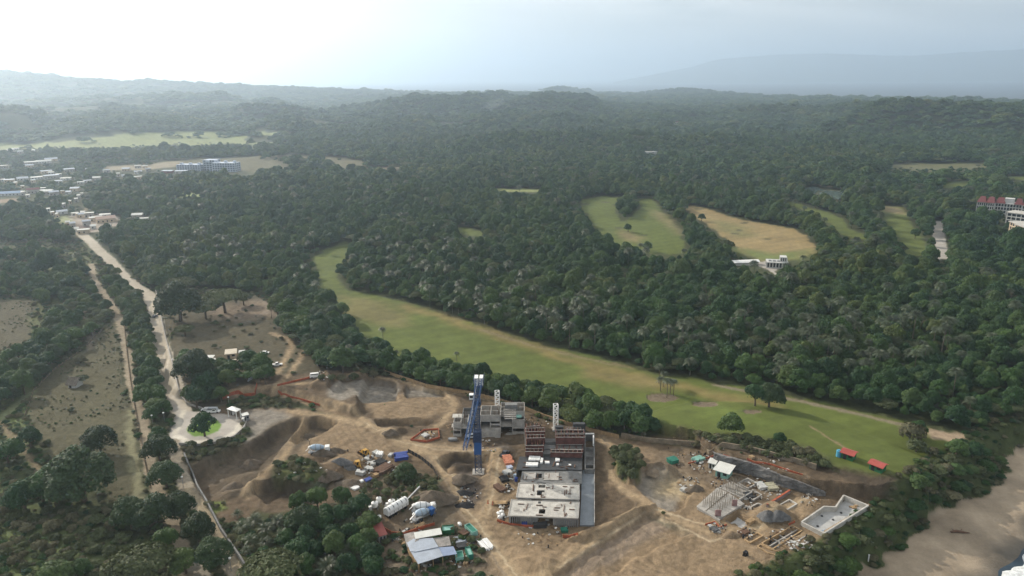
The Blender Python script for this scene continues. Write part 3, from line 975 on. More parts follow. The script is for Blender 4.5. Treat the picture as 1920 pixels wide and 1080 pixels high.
def palm_crown(rg, z, nf, L, up, droop, wid):
    parts = []
    for k in range(nf):
        t = k * 2.39996 + rg.uniform(-.2, .2)
        el = up * (1 - k / nf) + rg.uniform(-.15, .15) - .15
        d = np.array([math.cos(t) * math.cos(el), math.sin(t) * math.cos(el), math.sin(el)])
        sdv = np.array([-math.sin(t), math.cos(t), 0])
        l_ = L * rg.uniform(.8, 1.1)
        pts = []
        for q in np.linspace(0, 1, 7):
            pts.append(np.array([0, 0, z]) + d * l_ * q + np.array([0, 0, -droop * l_ * q * q]))
        V, F = [], []
        for i, p in enumerate(pts[:-1]):
            p2 = pts[i + 1]
            for sg in (-1, 1):
                for h in range(2):
                    a = p + (p2 - p) * (h * .5)
                    b = p + (p2 - p) * (h * .5 + .26)
                    w = wid * math.sin(min(1, (i + h * .5 + 1.2) / 7) * math.pi) ** .6 * rg.uniform(.8, 1.15)
                    tip = (a + b) / 2 + sdv * sg * w + np.array([0, 0, -w * rg.uniform(.25, .7)]) + (p2 - p) * .5
                    o = len(V)
                    V += [a, b, tip + (b - a) * .5, tip]
                    F.append((o, o + 1, o + 2, o + 3))
        parts.append((np.array(V), np.array(F)))
    return join(parts)


for s in range(4):
    rg = np.random.default_rng(300 + s)
    hh = [10.5, 13.0, 8.5, 3.0][s]
    V, F = palm_crown(rg, hh, 36 if s < 3 else 34, 3.8 if s < 3 else 5.0, 1.35, .55 if s < 3 else .38, 1.15 if s < 3 else 1.0)
    tv, tf = tube([(0, 0, -.5), (.15, .1, hh * .35), (.1, .25, hh * .7), (0, 0, hh)], [.28, .2, .18, .2], 7)
    LIB.setdefault('palm' if s < 3 else 'fanpalm', []).append((mesh_from('trunk', tv, tf, (m_palmbark,), True), mesh_from('crown', V, F, (m_frond,)), 3.4 if s < 3 else 5, (V, F), (tv, tf)))
# distant shapes with few faces, for the far wood
FARLIB = []
for s in range(5):
    rg = np.random.default_rng(400 + s)
    V, F, bl = crown(rg, 5.0, 6.5 + s % 3, 1.5, 1.15, 210, 11, 1.0, True, .15)
    FARLIB.append((V, F))

# ---------------------------------------------------------------- vegetation: placing single trees
ORD = ['first', 'second', 'third', 'fourth', 'fifth', 'sixth', 'seventh', 'eighth', 'ninth', 'tenth', 'eleventh', 'twelfth', 'thirteenth', 'fourteenth', 'fifteenth', 'sixteenth', 'seventeenth', 'eighteenth', 'nineteenth', 'twentieth']
ONES = ORD[:9]
TENS = {2: 'twenty', 3: 'thirty', 4: 'forty', 5: 'fifty', 6: 'sixty', 7: 'seventy', 8: 'eighty', 9: 'ninety'}
TENTH = {3: 'thirtieth', 4: 'fortieth', 5: 'fiftieth', 6: 'sixtieth', 7: 'seventieth', 8: 'eightieth', 9: 'ninetieth'}


def ordinal(n):
    if n <= 20:
        return ORD[n - 1]
    p = ''
    if n > 100:
        if n == 200:
            return 'two hundredth'
        p, n = ('hundred and ' if n < 200 else 'two hundred and '), n % 100
        return p + ordinal(n)
    if n == 100:
        return 'hundredth'
    if n % 10 == 0:
        return TENTH[n // 10]
    return TENS[n // 10] + '-' + ONES[n % 10 - 1]


TAKEN = []     # (x, y, r) of every single tree, to keep the wood from growing through them
NAMEOF = {'broadleaf': ('broadleaf_tree', 'tree'), 'big': ('broadleaf_tree', 'tree'), 'umbrella': ('umbrella_tree', 'tree'), 'shrub': ('shrub', 'shrub'), 'bare': ('bare_tree', 'tree'),
          'palm': ('palm_tree', 'palm tree'), 'fanpalm': ('palm_tree', 'palm tree')}


def tree(kind, x, y, rad, label=None, group=None, hs=1.0, var=None, z=None):
    lib = LIB[kind]
    var = int(rng.integers(len(lib))) if var is None else var
    tm, cm, R0, _, _ = lib[var]
    nm, cat = NAMEOF[kind]
    e = bpy.data.objects.new(nm, None)
    COL.objects.link(e)
    e.location = (x, y, H(x, y) if z is None else z)
    s = rad / R0
    e.rotation_euler = (0, 0, float(rng.uniform(0, 6.28)))
    e.scale = (s, s, s * hs)
    e.empty_display_size = 1
    link('trunk', tm, e)
    link('crown', cm, e)
    tag(e, label, cat, group)
    TAKEN.append((x, y, rad))
    return e


def tree_px(kind, px, py, rpx, label, group=None, hs=1.0, var=None):
    """px, py: middle of the crown in the photo, rpx its half width there"""
    z = 0.0
    x = y = 0.0
    for _ in range(4):
        p = G(px, py, z + 4)
        sl = math.sqrt(p.x ** 2 + p.y ** 2 + CAM_H ** 2)
        rad = rpx * sl / FPX
        zc = {'broadleaf': 1.35, 'big': 1.0, 'umbrella': 1.05, 'shrub': .45, 'bare': 1.3, 'palm': 3.1, 'fanpalm': .6}[kind] * rad * hs
        g = H(p.x, p.y)
        p = G(px, py, g + zc)
        z = g + zc - 4
        x, y = p.x, p.y
    return tree(kind, x, y, rad, label, group, hs, var)


for kind, px, py, r, lab in [
    ('big', 148, 887, 50, 'largest dark green tree at the lower corner of the dry scrub field'),
    ('big', 184, 822, 27, 'dark bushy tree inside the dry field above the largest field tree'),
    ('broadleaf', 98, 878, 18, 'small round dark tree touching the left side of the largest field tree'),
    ('broadleaf', 120, 862, 16, 'small dark tree just above the left shoulder of the largest field tree'),
    ('broadleaf', 296, 811, 15, 'small roadside tree just left of the roundabout'),
    ('big', 296, 838, 27, 'rounded roadside tree between the two roads below the roundabout'),
    ('big', 308, 887, 27, 'second rounded tree below the roundabout between the two roads'),
    ('big', 243, 961, 30, 'dark tree with olive top left of the dirt side road'),
    ('big', 284, 957, 33, 'tall dark tree overhanging the dirt side road'),
    ('big', 335, 944, 27, 'dark spreading tree standing between the two roads above the junction'),
    ('big', 370, 988, 27, 'rounded dark tree on the verge left of the dirt main road'),
    ('broadleaf', 311, 1006, 20, 'thin greyish tree at the lower end of the side road'),
    ('big', 400, 1034, 30, 'dark tree over the road fork near the long boundary wall'),
    ('broadleaf', 344, 1041, 25, 'dark tree hanging over the lowest stretch of the side road'),
    ('umbrella', 258, 1044, 52, 'broad flat topped olive tree in the bottom left scrub'),
    ('broadleaf', 100, 1062, 26, 'vine covered tree stump shape rising from the bottom left scrub'),
    ('broadleaf', 151, 1062, 15, 'small vine covered tree beside the bottom left stump shape'),
    ('broadleaf', 9, 836, 26, 'dark tree cut by the frame edge above the field footpath'),
    ('broadleaf', 53, 815, 18, 'grey green bushy tree at the left corner of the dry field'),
    ('broadleaf', 74, 906, 28, 'low spreading tree left of the largest field tree'),
    ('broadleaf', 40, 920, 26, 'low dark tree in the thicket left of the largest field tree'),
    ('umbrella', 507, 1053, 50, 'wide grey green domed tree at the lower edge beside the boundary wall'),
    ('big', 567, 972, 30, 'bright green leafy tree beneath the excavated pit'),
    ('broadleaf', 558, 1018, 25, 'light green round tree below the leafy tree by the palms'),
    ('broadleaf', 621, 997, 22, 'greyish round tree between the palms'),
    ('broadleaf', 610, 958, 18, 'small leafy tree just right of the big fan palm'),
    ('broadleaf', 690, 1000, 20, 'dark tree left of the red roofed shed'),
    ('broadleaf', 672, 1010, 22, 'dark tree behind the bottom palms'),
    ('broadleaf', 700, 1050, 20, 'low dark tree left of the workshop yard'),
    ('broadleaf', 640, 960, 18, 'small dark tree above the middle palm'),
    ('big', 760, 884, 21, 'round green tree beside the blue stacked panels'),
    ('umbrella', 418, 548, 36, 'flat topped tree with a bare trunk in the middle of the clearing'),
    ('big', 333, 563, 38, 'large dark tree beside the bend of the pale road'),
    ('umbrella', 382, 568, 28, 'lower flat topped tree left of the clearing tree'),
    ('umbrella', 455, 552, 19, 'small flat topped tree right of the clearing tree'),
    ('umbrella', 339, 524, 25, 'flat topped tree behind the large dark roadside tree'),
    ('umbrella', 345, 612, 17, 'pale green low tree under the large dark roadside tree'),
    ('broadleaf', 347, 669, 20, 'small dark tree at the top of the grove by the white roof'),
    ('big', 361, 688, 34, 'big grey green tree beside the white tin roof'),
    ('broadleaf', 385, 712, 24, 'dark tree below the white tin roof in the grove'),
    ('broadleaf', 366, 738, 20, 'dark tree at the bottom corner of the grove by the road wall'),
    ('broadleaf', 463, 664, 20, 'leafy tree right of the cream roofed house'),
    ('broadleaf', 486, 676, 22, 'leafy tree left of the parked white pickup'),
    ('broadleaf', 430, 682, 18, 'small dark tree below the cream roofed house'),
    ('broadleaf', 484, 695, 15, 'small round tree above the parked sedan'),
    ('broadleaf', 497, 709, 18, 'round olive tree right of the parked sedan'),
    ('broadleaf', 412, 735, 14, 'small tree shading the car park'),
    ('broadleaf', 380, 788, 22, 'round dark tree on the green island of the roundabout'),
    ('broadleaf', 1418, 735, 20, 'lone tree with a visible trunk at the upper edge of the fairway'),
    ('big', 1444, 738, 26, 'dark shady tree beside the lone fairway tree'),
    ('broadleaf', 1215, 458, 9.5, 'small round lone tree at the foot of the double fairway'),
    ('broadleaf', 1178, 424, 8, 'dark lone tree on the narrow neck between the double fairways'),
    ('broadleaf', 1316, 405, 7, 'lone tree on the brown fairway left edge'),
    ('broadleaf', 1717, 435, 8, 'lone tree right of the striped far fairway'),
    ('shrub', 1710, 813, 26, 'dense green rounded bush at the seaward end of the fairway'),
    ('broadleaf', 1722, 797, 14, 'dark tree leaning over the green bush at the fairway end'),
    ('shrub', 1718, 838, 18, 'wind flattened pale bush on the fairway end'),
    ('shrub', 1750, 846, 10, 'small round bush right of the wind flattened bush'),
    ('umbrella', 150, 706, 12, 'small dry tree beside the field hut'),
    ('shrub', 134, 768, 6, 'small dark bush below the field hut'),
    ('shrub', 150, 675, 11, 'dark bush above the field hut'),
    ('umbrella', 248, 545, 16, 'flat topped tree on the verge between the two roads'),
    ('palm', 1240, 704, 10, 'grey palm on the fairway, leftmost of the clump by the bunkers'),
    ('palm', 1236, 692, 9, 'tallest slender palm of the fairway clump'),
    ('palm', 1246, 699, 9, 'second slender palm of the fairway clump'),
    ('palm', 1252, 712, 11, 'bushy grey palm in the middle of the fairway clump'),
    ('palm', 1258, 708, 10, 'leaning palm right of the middle of the fairway clump'),
    ('palm', 1264, 714, 9, 'rightmost short palm of the fairway clump'),
    ('palm', 856, 658, 6.5, 'lone palm standing at the lower edge of the fairway'),
    ('fanpalm', 594, 922, 30, 'large upright fronded palm below the grassy mound'),
    ('fanpalm', 658, 1035, 28, 'spreading palm at the bottom of the palm grove'),
    ('fanpalm', 615, 1060, 28, 'lowest spreading palm of the grove at the frame edge'),
    ('fanpalm', 658, 985, 22, 'middle palm of the grove below the tanker trailer'),
    ('fanpalm', 600, 1020, 18, 'small palm between the grove trees'),
    ('palm', 655, 655, 8, 'palm rising from the belt above the clearing'),
    ('palm', 717, 622, 8, 'dark palm crown against the fairway above the belt'),
    ('palm', 742, 655, 8, 'palm at the right end of the dark palms in the belt'),
    ('bare', 812, 960, 20, 'tall leafless tree beside the cement mixers'),
    ('bare', 580, 828, 15, 'leafless tree beside the mixer truck with red cab'),
    ('bare', 1412, 922, 6, 'rusty brown dead tree on the villa plot'),
    ('bare', 508, 585, 9, 'leafless tree at the right of the clearing'),
    ('bare', 835, 925, 12, 'leafless grey bush tree on the spoil heap'),
]:
    tree_px(kind, px, py, r, lab)
# thick leaning fronds of dry banana and palm along the wall
k = 0
for px, py, r in [(455, 985, 18), (478, 972, 17), (500, 990, 18), (470, 1010, 16), (522, 975, 17), (498, 1015, 15), (445, 962, 12), (530, 1000, 16), (462, 1030, 12)]:
    k += 1
    tree_px('fanpalm', px, py, r, '%s dry fronded palm from the left in the thicket beside the boundary wall' % ordinal([5, 3, 6, 4, 8, 7, 1, 9, 2][k - 1]).capitalize(), 'dry palms beside the wall')

# tree rows filled by area; labelled in order of place along the row
PENDING = []   # (kind, x, y, rad, hs, region)


def fill(region, pts, spacing, rad, kinds, seed, hs=(0.85, 1.2), clear=0.62, z=0.0):
    P = TP(pts)
    rg = np.random.default_rng(seed)
    out = []
    cand = rg.uniform(P.min(0), P.max(0), (6000, 2))
    ok = inside(cand[:, 0], cand[:, 1], P)
    for x, y in cand[ok]:
        r = rg.uniform(*rad)
        if any((x - a) ** 2 + (y - b) ** 2 < (spacing * (r + c) * .5 / ((rad[0] + rad[1]) / 2)) ** 2 for a, b, c in out):
            continue
        if any((x - a) ** 2 + (y - b) ** 2 < ((r + c) * clear) ** 2 for a, b, c in TAKEN if abs(a - x) < 20 and abs(b - y) < 20):
            continue
        out.append((x, y, r))
    for x, y, r in out:
        kd = kinds[int(rg.integers(len(kinds)))]
        PENDING.append((kd, x, y, r * (.72 if kd == 'palm' else 1.0), float(rg.uniform(*hs)), region))
    TAKEN.extend(out)


fill('belt', [(655, 640), (740, 677), (790, 692), (850, 705), (900, 716), (990, 735), (1060, 752), (1130, 772), (1200, 792), (1236, 812), (1178, 822), (1067, 795), (980, 763), (880, 736), (800, 722), (735, 702), (690, 690), (640, 690)], 5.2, (4.0, 5.6), ['broadleaf'] * 9 + ['umbrella'], 1)
fill('grove', [(520, 590), (560, 575), (600, 575), (640, 600), (668, 640), (690, 690), (640, 705), (600, 690), (570, 650), (530, 620)], 5.6, (4.6, 6.6), ['broadleaf', 'big', 'umbrella', 'broadleaf'], 2)
fill('verge', [(205, 505), (235, 540), (262, 570), (276, 610), (283, 660), (298, 725), (312, 778), (300, 800), (280, 790), (268, 745), (258, 690), (250, 640), (235, 590), (212, 560), (195, 530)], 5.2, (3.2, 4.6), ['broadleaf'], 3)
fill('barnyard', [(340, 700), (400, 690), (450, 700), (500, 690), (510, 716), (440, 724), (400, 742), (380, 762), (350, 755)], 6.0, (3.2, 4.6), ['broadleaf'], 4)
fill('bank', [(1290, 836), (1350, 834), (1400, 846), (1480, 864), (1540, 880), (1560, 878), (1500, 846), (1420, 828), (1330, 822), (1300, 822)], 3.0, (1.9, 3.2), ['shrub'], 5)
fill('knoll', [(1150, 850), (1185, 845), (1203, 870), (1198, 893), (1178, 906), (1158, 884)], 3.0, (2.0, 2.9), ['shrub'], 6)
fill('slope', [(1440, 1110), (1500, 1066), (1570, 1026), (1655, 970), (1715, 930), (1770, 862), (1800, 842), (1870, 850), (1880, 870), (1800, 930), (1700, 985), (1600, 1065), (1560, 1110)], 4.4, (2.6, 4.4), ['broadleaf', 'broadleaf', 'shrub'], 7, (.5, .75))
fill('thicket', [(640, 700), (700, 700), (730, 706), (690, 712), (640, 716), (600, 712)], 4.0, (1.8, 2.8), ['shrub'], 8)
fill('yard', [(700, 905), (770, 890), (820, 905), (830, 930), (760, 950), (700, 945), (670, 930)], 3.6, (1.5, 2.4), ['shrub'], 9)
fill('mound', [(505, 885), (530, 868), (565, 862), (600, 880), (615, 900), (570, 908), (525, 897)], 4.0, (1.2, 2.0), ['shrub'], 10)
fill('pitedge', [(345, 840), (380, 835), (440, 826), (470, 806), (440, 838), (400, 866), (362, 882)], 4.2, (1.5, 2.4), ['shrub'], 11)
fill('orchard', [(0, 700), (60, 660), (110, 600), (140, 620), (150, 650), (100, 690), (60, 735), (0, 770)], 6.4, (3.8, 5.6), ['broadleaf', 'broadleaf', 'big'], 12)
fill('wayside', [(120, 570), (150, 560), (195, 575), (210, 600), (160, 640), (130, 640), (110, 600)], 6.5, (3.2, 4.6), ['broadleaf', 'umbrella'], 13)
fill('scrub', [(0, 880), (60, 930), (130, 960), (210, 960), (240, 1000), (200, 1110), (-100, 1110), (-100, 900)], 5.0, (1.8, 3.2), ['shrub'], 14)
fill('palmgrove', [(560, 960), (640, 950), (700, 965), (700, 1080), (560, 1080), (530, 1020)], 6.0, (3.0, 4.2), ['broadleaf'], 15)

WHERE = {
    'belt': ('in the dark belt between fairway and building site', 'trees in the belt beside the fairway'),
    'grove': ('in the grove between the bare clearing and fairway', 'trees in the grove by the clearing'),
    'verge': ('on the verge between the two roads', 'trees on the verge between two roads'),
    'barnyard': ('in the small grove by the tin roofed sheds', 'trees round the tin roofed sheds'),
    'bank': ('on the bank between fairway and villa plot', 'bushes on the bank above the villa plot'),
    'knoll': ('on the green knoll right of the concrete block', 'bushes on the green knoll'),
    'slope': ('on the dark slope above the beach', 'plants on the slope above the beach'),
    'thicket': ('in the thicket above the levelled plots', 'bushes above the levelled plots'),
    'yard': ('on the weedy bank above the tanker trailer', 'bushes on the weedy bank'),
    'mound': ('on the grassy mound above the deep cut', 'bushes on the grassy mound'),
    'pitedge': ('on the overgrown bank below the roundabout', 'bushes below the roundabout'),
    'orchard': ('in the dark thicket left of the dry field', 'trees left of the dry field'),
    'wayside': ('by the footpath above the dry field', 'trees by the footpath'),
    'scrub': ('in the bottom left scrub below the dry field', 'bushes in the bottom left scrub'),
    'palmgrove': ('in the palm grove below the excavated pit', 'trees in the palm grove'),
    'edge': ('on the forest edge beyond the fairway', 'trees on the near edge of the forest'),
    'forestpalm': ('rising out of the forest beyond the fairway', 'palms rising out of the forest'),
}
SHAPE = {'broadleaf': 'round tree', 'big': 'large spreading tree', 'umbrella': 'flat topped tree', 'shrub': 'low bush', 'palm': 'slender palm', 'fanpalm': 'low palm', 'bare': 'leafless tree'}

# ---------------------------------------------------------------- the wood beyond: one mass
def scatter(d0, d1, cell, seed, spread=46):
    rg = np.random.default_rng(seed)
    xs = np.arange(-d1, d1, cell)
    ys = np.arange(0, d1, cell)
    X, Y = np.meshgrid(xs, ys)
    X = X + rg.uniform(-.48, .48, X.shape) * cell
    Y = Y + rg.uniform(-.48, .48, X.shape) * cell
    D = np.hypot(X, Y)
    m = (D >= d0) & (D < d1) & (np.abs(np.degrees(np.arctan2(X, Y))) < spread)
    return X[m], Y[m]


def wood_mask(X, Y, seed):
    c = classify(X, Y, False)
    ok = (c == GROUND) | ((c == GREENFIELD) & (fbm(X, Y, 55, 3, 93) > .60)) | ((c == FIELD) & (np.hypot(X, Y) > 900) & (fbm(X, Y, 40, 3, 94) > .62))
    gf = (c != GROUND)
    for dx, dy in ((3, 0), (-3, 0), (0, 3), (0, -3)):
        ok &= gf | np.isin(classify(X + dx, Y + dy, False), (GROUND,))
    ok &= side(X, Y, BLUFF) < -2
    d = np.hypot(X, Y)
    az_ = np.degrees(np.arctan2(X, Y))
    dens = np.ones(X.shape)
    rg = np.random.default_rng(seed)
    clump = fbm(X, Y, 70, 3, 90)
    # the land left of the road and the village are only partly wooded
    left = sdist(X, Y, LEFTLAND, 30) < 0
    dens = np.where(left, sstep(.38, .62, clump), dens)
    vil = sdist(X, Y, VILLAGE, 30) < 0
    dens = np.where(vil, .55 + .4 * clump, dens)
    nearsite = sdist(X, Y, SITELAND, 30) < 0
    dens = np.where(nearsite, 0, dens)
    dens = np.where((d > 1500) & (az_ < -2), dens * sstep(.30, .46, fbm(X, Y, 160, 3, 91)), dens)
    return ok & (rg.uniform(0, 1, X.shape) < dens)


LEFTLAND = TP([(-400, 450), (60, 440), (150, 450), (180, 480), (190, 540), (205, 580), (150, 650), (80, 740), (-400, 900)])
VILLAGE = TP([(-300, 290), (60, 285), (140, 300), (330, 300), (350, 345), (230, 350), (180, 372), (160, 400), (240, 410), (230, 440), (120, 430), (60, 400), (-300, 390)])
SITELAND = TP([(-500, 900), (0, 770), (60, 730), (200, 590), (170, 470), (230, 510), (290, 545), (300, 560), (330, 535), (480, 550), (560, 570), (640, 600), (700, 650), (860, 712), (1050, 755), (1250, 830), (1500, 860), (1700, 925), (1500, 1200), (-600, 1300)])

VIL = [(40, 142, 30, 'w'), (108, 137, 45, 'w'), (155, 114, 50, 'w'), (340, 132, 20, 'w'), (210, 150, 40, 'g'), (310, 262, 90, 'w'), (445, 246, 110, 'w'), (520, 228, 90, 'g'), (42, 299, 50, 'w'), (300, 292, 60, 'g'), (470, 350, 80, 'g'), (527, 360, 45, 'w'),
       (395, 407, 120, 'w'), (230, 421, 80, 'g'), (520, 402, 110, 'g'), (600, 387, 40, 'w'), (670, 418, 80, 'w'), (700, 335, 80, 'g'), (985, 425, 60, 'w'), (820, 459, 50, 'w'), (885, 443, 60, 'g'), (580, 447, 70, 'g'), (1200, 383, 25, 'w'), (1270, 387, 60, 'g'), (1400, 300, 50, 'w'),
       (1400, 352, 60, 'g'), (1400, 409, 60, 'w'), (1280, 327, 60, 'g'), (35, 432, 30, 'w'), (100, 440, 70, 'g'), (165, 470, 20, 'w'), (230, 505, 22, 'w'), (340, 445, 30, 'g'), (443, 532, 35, 'w'), (765, 530, 70, 'g'), (635, 556, 25, 'w'), (480, 565, 90, 'w'), (550, 575, 70, 'g'), (340, 550, 90, 'r'),
       (240, 575, 25, 'w'), (285, 592, 25, 'w'), (700, 560, 40, 'g'), (80, 575, 220, 'b'), (832, 587, 16, 'w'), (805, 610, 22, 'w'), (778, 643, 25, 'w'), (713, 659, 16, 'w'), (655, 700, 16, 'w'), (495, 733, 22, 'w'), (408, 724, 16, 'w'), (535, 775, 26, 'w'), (585, 797, 16, 'w'), (630, 763, 80, 'g'),
       (760, 778, 50, 'w'), (800, 795, 40, 'w'), (845, 770, 30, 'w'), (825, 800, 40, 'g'), (910, 793, 70, 'w'), (1068, 792, 85, 'w'), (970, 830, 100, 'w'), (1075, 842, 150, 't'), (1105, 909, 32, 'w'), (850, 958, 90, 'w'), (690, 882, 30, 'w'), (780, 938, 30, 'w'), (740, 900, 40, 'g'), (945, 912, 40, 'w'), (880, 880, 60, 'g'),
       (1400, 812, 90, 'w'), (1465, 832, 70, 'w'), (1125, 468, 40, 'g'), (1080, 345, 50, 'g'), (900, 330, 40, 'g'), (1500, 330, 40, 'g'), (1470, 300, 40, 'w')]
HOUSES = []
_hp = [(.1852 * a, 260 + .1852 * b, .1852 * c) for a, b, c, k in VIL] + [(360, 321, 60), (410, 321, 70), (312, 325, 20), (340, 325, 22), (1221, 291, 24), (1274, 233, 16), (1675, 199, 12), (1398, 498, 54), (1458, 503, 44), (1855, 406, 60), (1900, 410, 60), (1903, 452, 40), (1905, 428, 46)]
for (x, y), (a, b, w) in zip(TP([(a, b) for a, b, c in _hp]), _hp):
    HOUSES.append((x, y, w * math.sqrt(x * x + y * y + CAM_H ** 2) / FPX + 4))
bands = [(200, 620, 4.7), (620, 1050, 5.3), (1050, 1900, 8.0), (1900, 3300, 15.0), (3300, 6800, 27.0)]
pts, vid, scl, rot = [], [], [], []
NB = len(LIB['broadleaf'])
edge_trees, forest_palms = [], []
for bi, (d0, d1, cell) in enumerate(bands):
    X, Y = scatter(d0, d1, cell, 500 + bi)
    m = wood_mask(X, Y, 600 + bi)
    X, Y = X[m], Y[m]
    rg = np.random.default_rng(700 + bi)
    if bi < 2 and TAKEN:
        tk = np.array(TAKEN)
        keep = np.ones(len(X), bool)
        for a, b, c in tk:
            keep &= (X - a) ** 2 + (Y - b) ** 2 > (c * .9) ** 2
        X, Y = X[keep], Y[keep]
    Z = hfun(X, Y)
    inb = Z > SEA_Z + 4
    # low growth only on the near side of clearings, and none in front of the houses
    D = np.hypot(X, Y)
    low = np.zeros(len(X), bool)
    if True:
        for kf in (1.018, 1.036):
            inb &= ~(np.isin(classify(X * kf, Y * kf, False), (FIELD, FAIRWAY, POND, ROAD)) & (D > 520) & (np.abs(np.degrees(np.arctan2(X, Y)) + 14) > 5))
        for kf in (1.054, 1.072, 1.09):
            low |= np.isin(classify(X * kf, Y * kf, False), (FIELD, GREENFIELD, FAIRWAY, POND, ROAD)) & (D > 520) & (np.abs(np.degrees(np.arctan2(X, Y)) + 14) > 5)
        for hx, hy, hw in HOUSES:
            hd = math.hypot(hx, hy)
            ux, uy = hx / hd, hy / hd
            al, ac = X * ux + Y * uy, np.abs(X * uy - Y * ux)
            inb &= ~((al < hd + hw * .5) & (al > hd * .965 - 6) & (ac < hw * .5 + cell * .2))
    X, Y, Z, low = X[inb], Y[inb], Z[inb], low[inb]
    big = fbm(X, Y, 45, 3, 95)
    s = cell / 5.0 * (.45 + .75 * rg.uniform(0, 1, len(X)) ** 1.8) * (0.62 + .75 * big)
    s = np.where(low, s * .38, s)
    vl = sdist(X, Y, VILLAGE, 30) < 0
    s = np.where(vl, s * .62, s)
    if bi == 0:
        D = np.hypot(X, Y)
        order = np.argsort(D)
        left = order[:0]
        pal = (rg.uniform(0, 1, len(X)) < .02 + .16 * sstep(.5, .62, fbm(X, Y, 60, 2, 97)) * (X > -40))
        pal_i = np.nonzero(pal)[0]
        pal_i = pal_i[np.argsort(D[pal_i])][:150]
        for i in pal_i:
            forest_palms.append((X[i], Y[i], rg.uniform(2.8, 3.8), rg.uniform(.95, 1.2)))
        rest = np.ones(len(X), bool)
        rest[pal_i] = False
        n_single = 300 - sum(1 for p in PENDING if p[0] in ('broadleaf', 'big', 'umbrella')) - 55
        fr = [i for i in order if rest[i]][:max(0, n_single)]
        for i in fr:
            edge_trees.append((X[i], Y[i], 5.0 * s[i]))
            rest[i] = False
        X, Y, Z, s = X[rest], Y[rest], Z[rest], s[rest]
    k = rg.integers(0, 5, len(X)) + (0 if bi < 2 else 5)
    if bi < 3:
        u = rg.uniform(0, 1, len(X))
        k = np.where(u < .06, rg.integers(10, 13, len(X)), k)
        k = np.where((u > .06) & (u < .13), rg.integers(13, 16, len(X)), k)
        pz = .13 + .05 * sstep(.45, .65, fbm(X, Y, 60, 2, 97))
        k = np.where((u > .13) & (u < pz), rg.integers(16, 19, len(X)), k)
        k = np.where(u > .985, 19, k)
        s = np.where((k >= 10) & (k < 13), s * .72, s)
        s = np.where((k >= 13) & (k < 16), s * .8, s)
        s = np.where((k >= 16) & (k < 19), .85 + .3 * rg.uniform(0, 1, len(X)), s)
    pts.append(np.stack([X, Y, Z], 1))
    vid.append(k)
    hz = rg.uniform(.75, 1.25, len(X)) * (1.12 if bi < 2 else .8 if bi == 2 else .5 if bi == 3 else .36)
    scl.append(np.stack([s, s, s * hz], 1))
    rot.append(np.stack([rg.uniform(-.08, .08, len(X)), rg.uniform(-.08, .08, len(X)), rg.uniform(0, 6.28, len(X))], 1))
for x, y, r in edge_trees:
    PENDING.append(('broadleaf', x, y, r, float(rng.uniform(.8, 1.2)), 'edge'))
for x, y, r, h_ in forest_palms:
    PENDING.append(('palm', x, y, r, h_, 'forestpalm'))

# put the rows in: each row is counted from its left end
byreg = {}
for p in PENDING:
    byreg.setdefault((p[5], p[0] if p[0] != 'big' else 'broadleaf'), []).append(p)
for (reg, kd), L in byreg.items():
    L.sort(key=lambda p: math.atan2(p[1], p[2]))
    wh, gr = WHERE[reg]
    for i, p in enumerate(L):
        nm = SHAPE[kd]
        lab = '%s %s from the left %s' % (ordinal(i + 1), nm, wh) if len(L) > 1 else 'single %s %s' % (nm, wh)
        tree(p[0], p[1], p[2], p[3], lab, gr, p[4])

pts, vid, scl, rot = np.concatenate(pts), np.concatenate(vid), np.concatenate(scl), np.concatenate(rot)
print('wood instances', len(pts), 'single', len(PENDING))


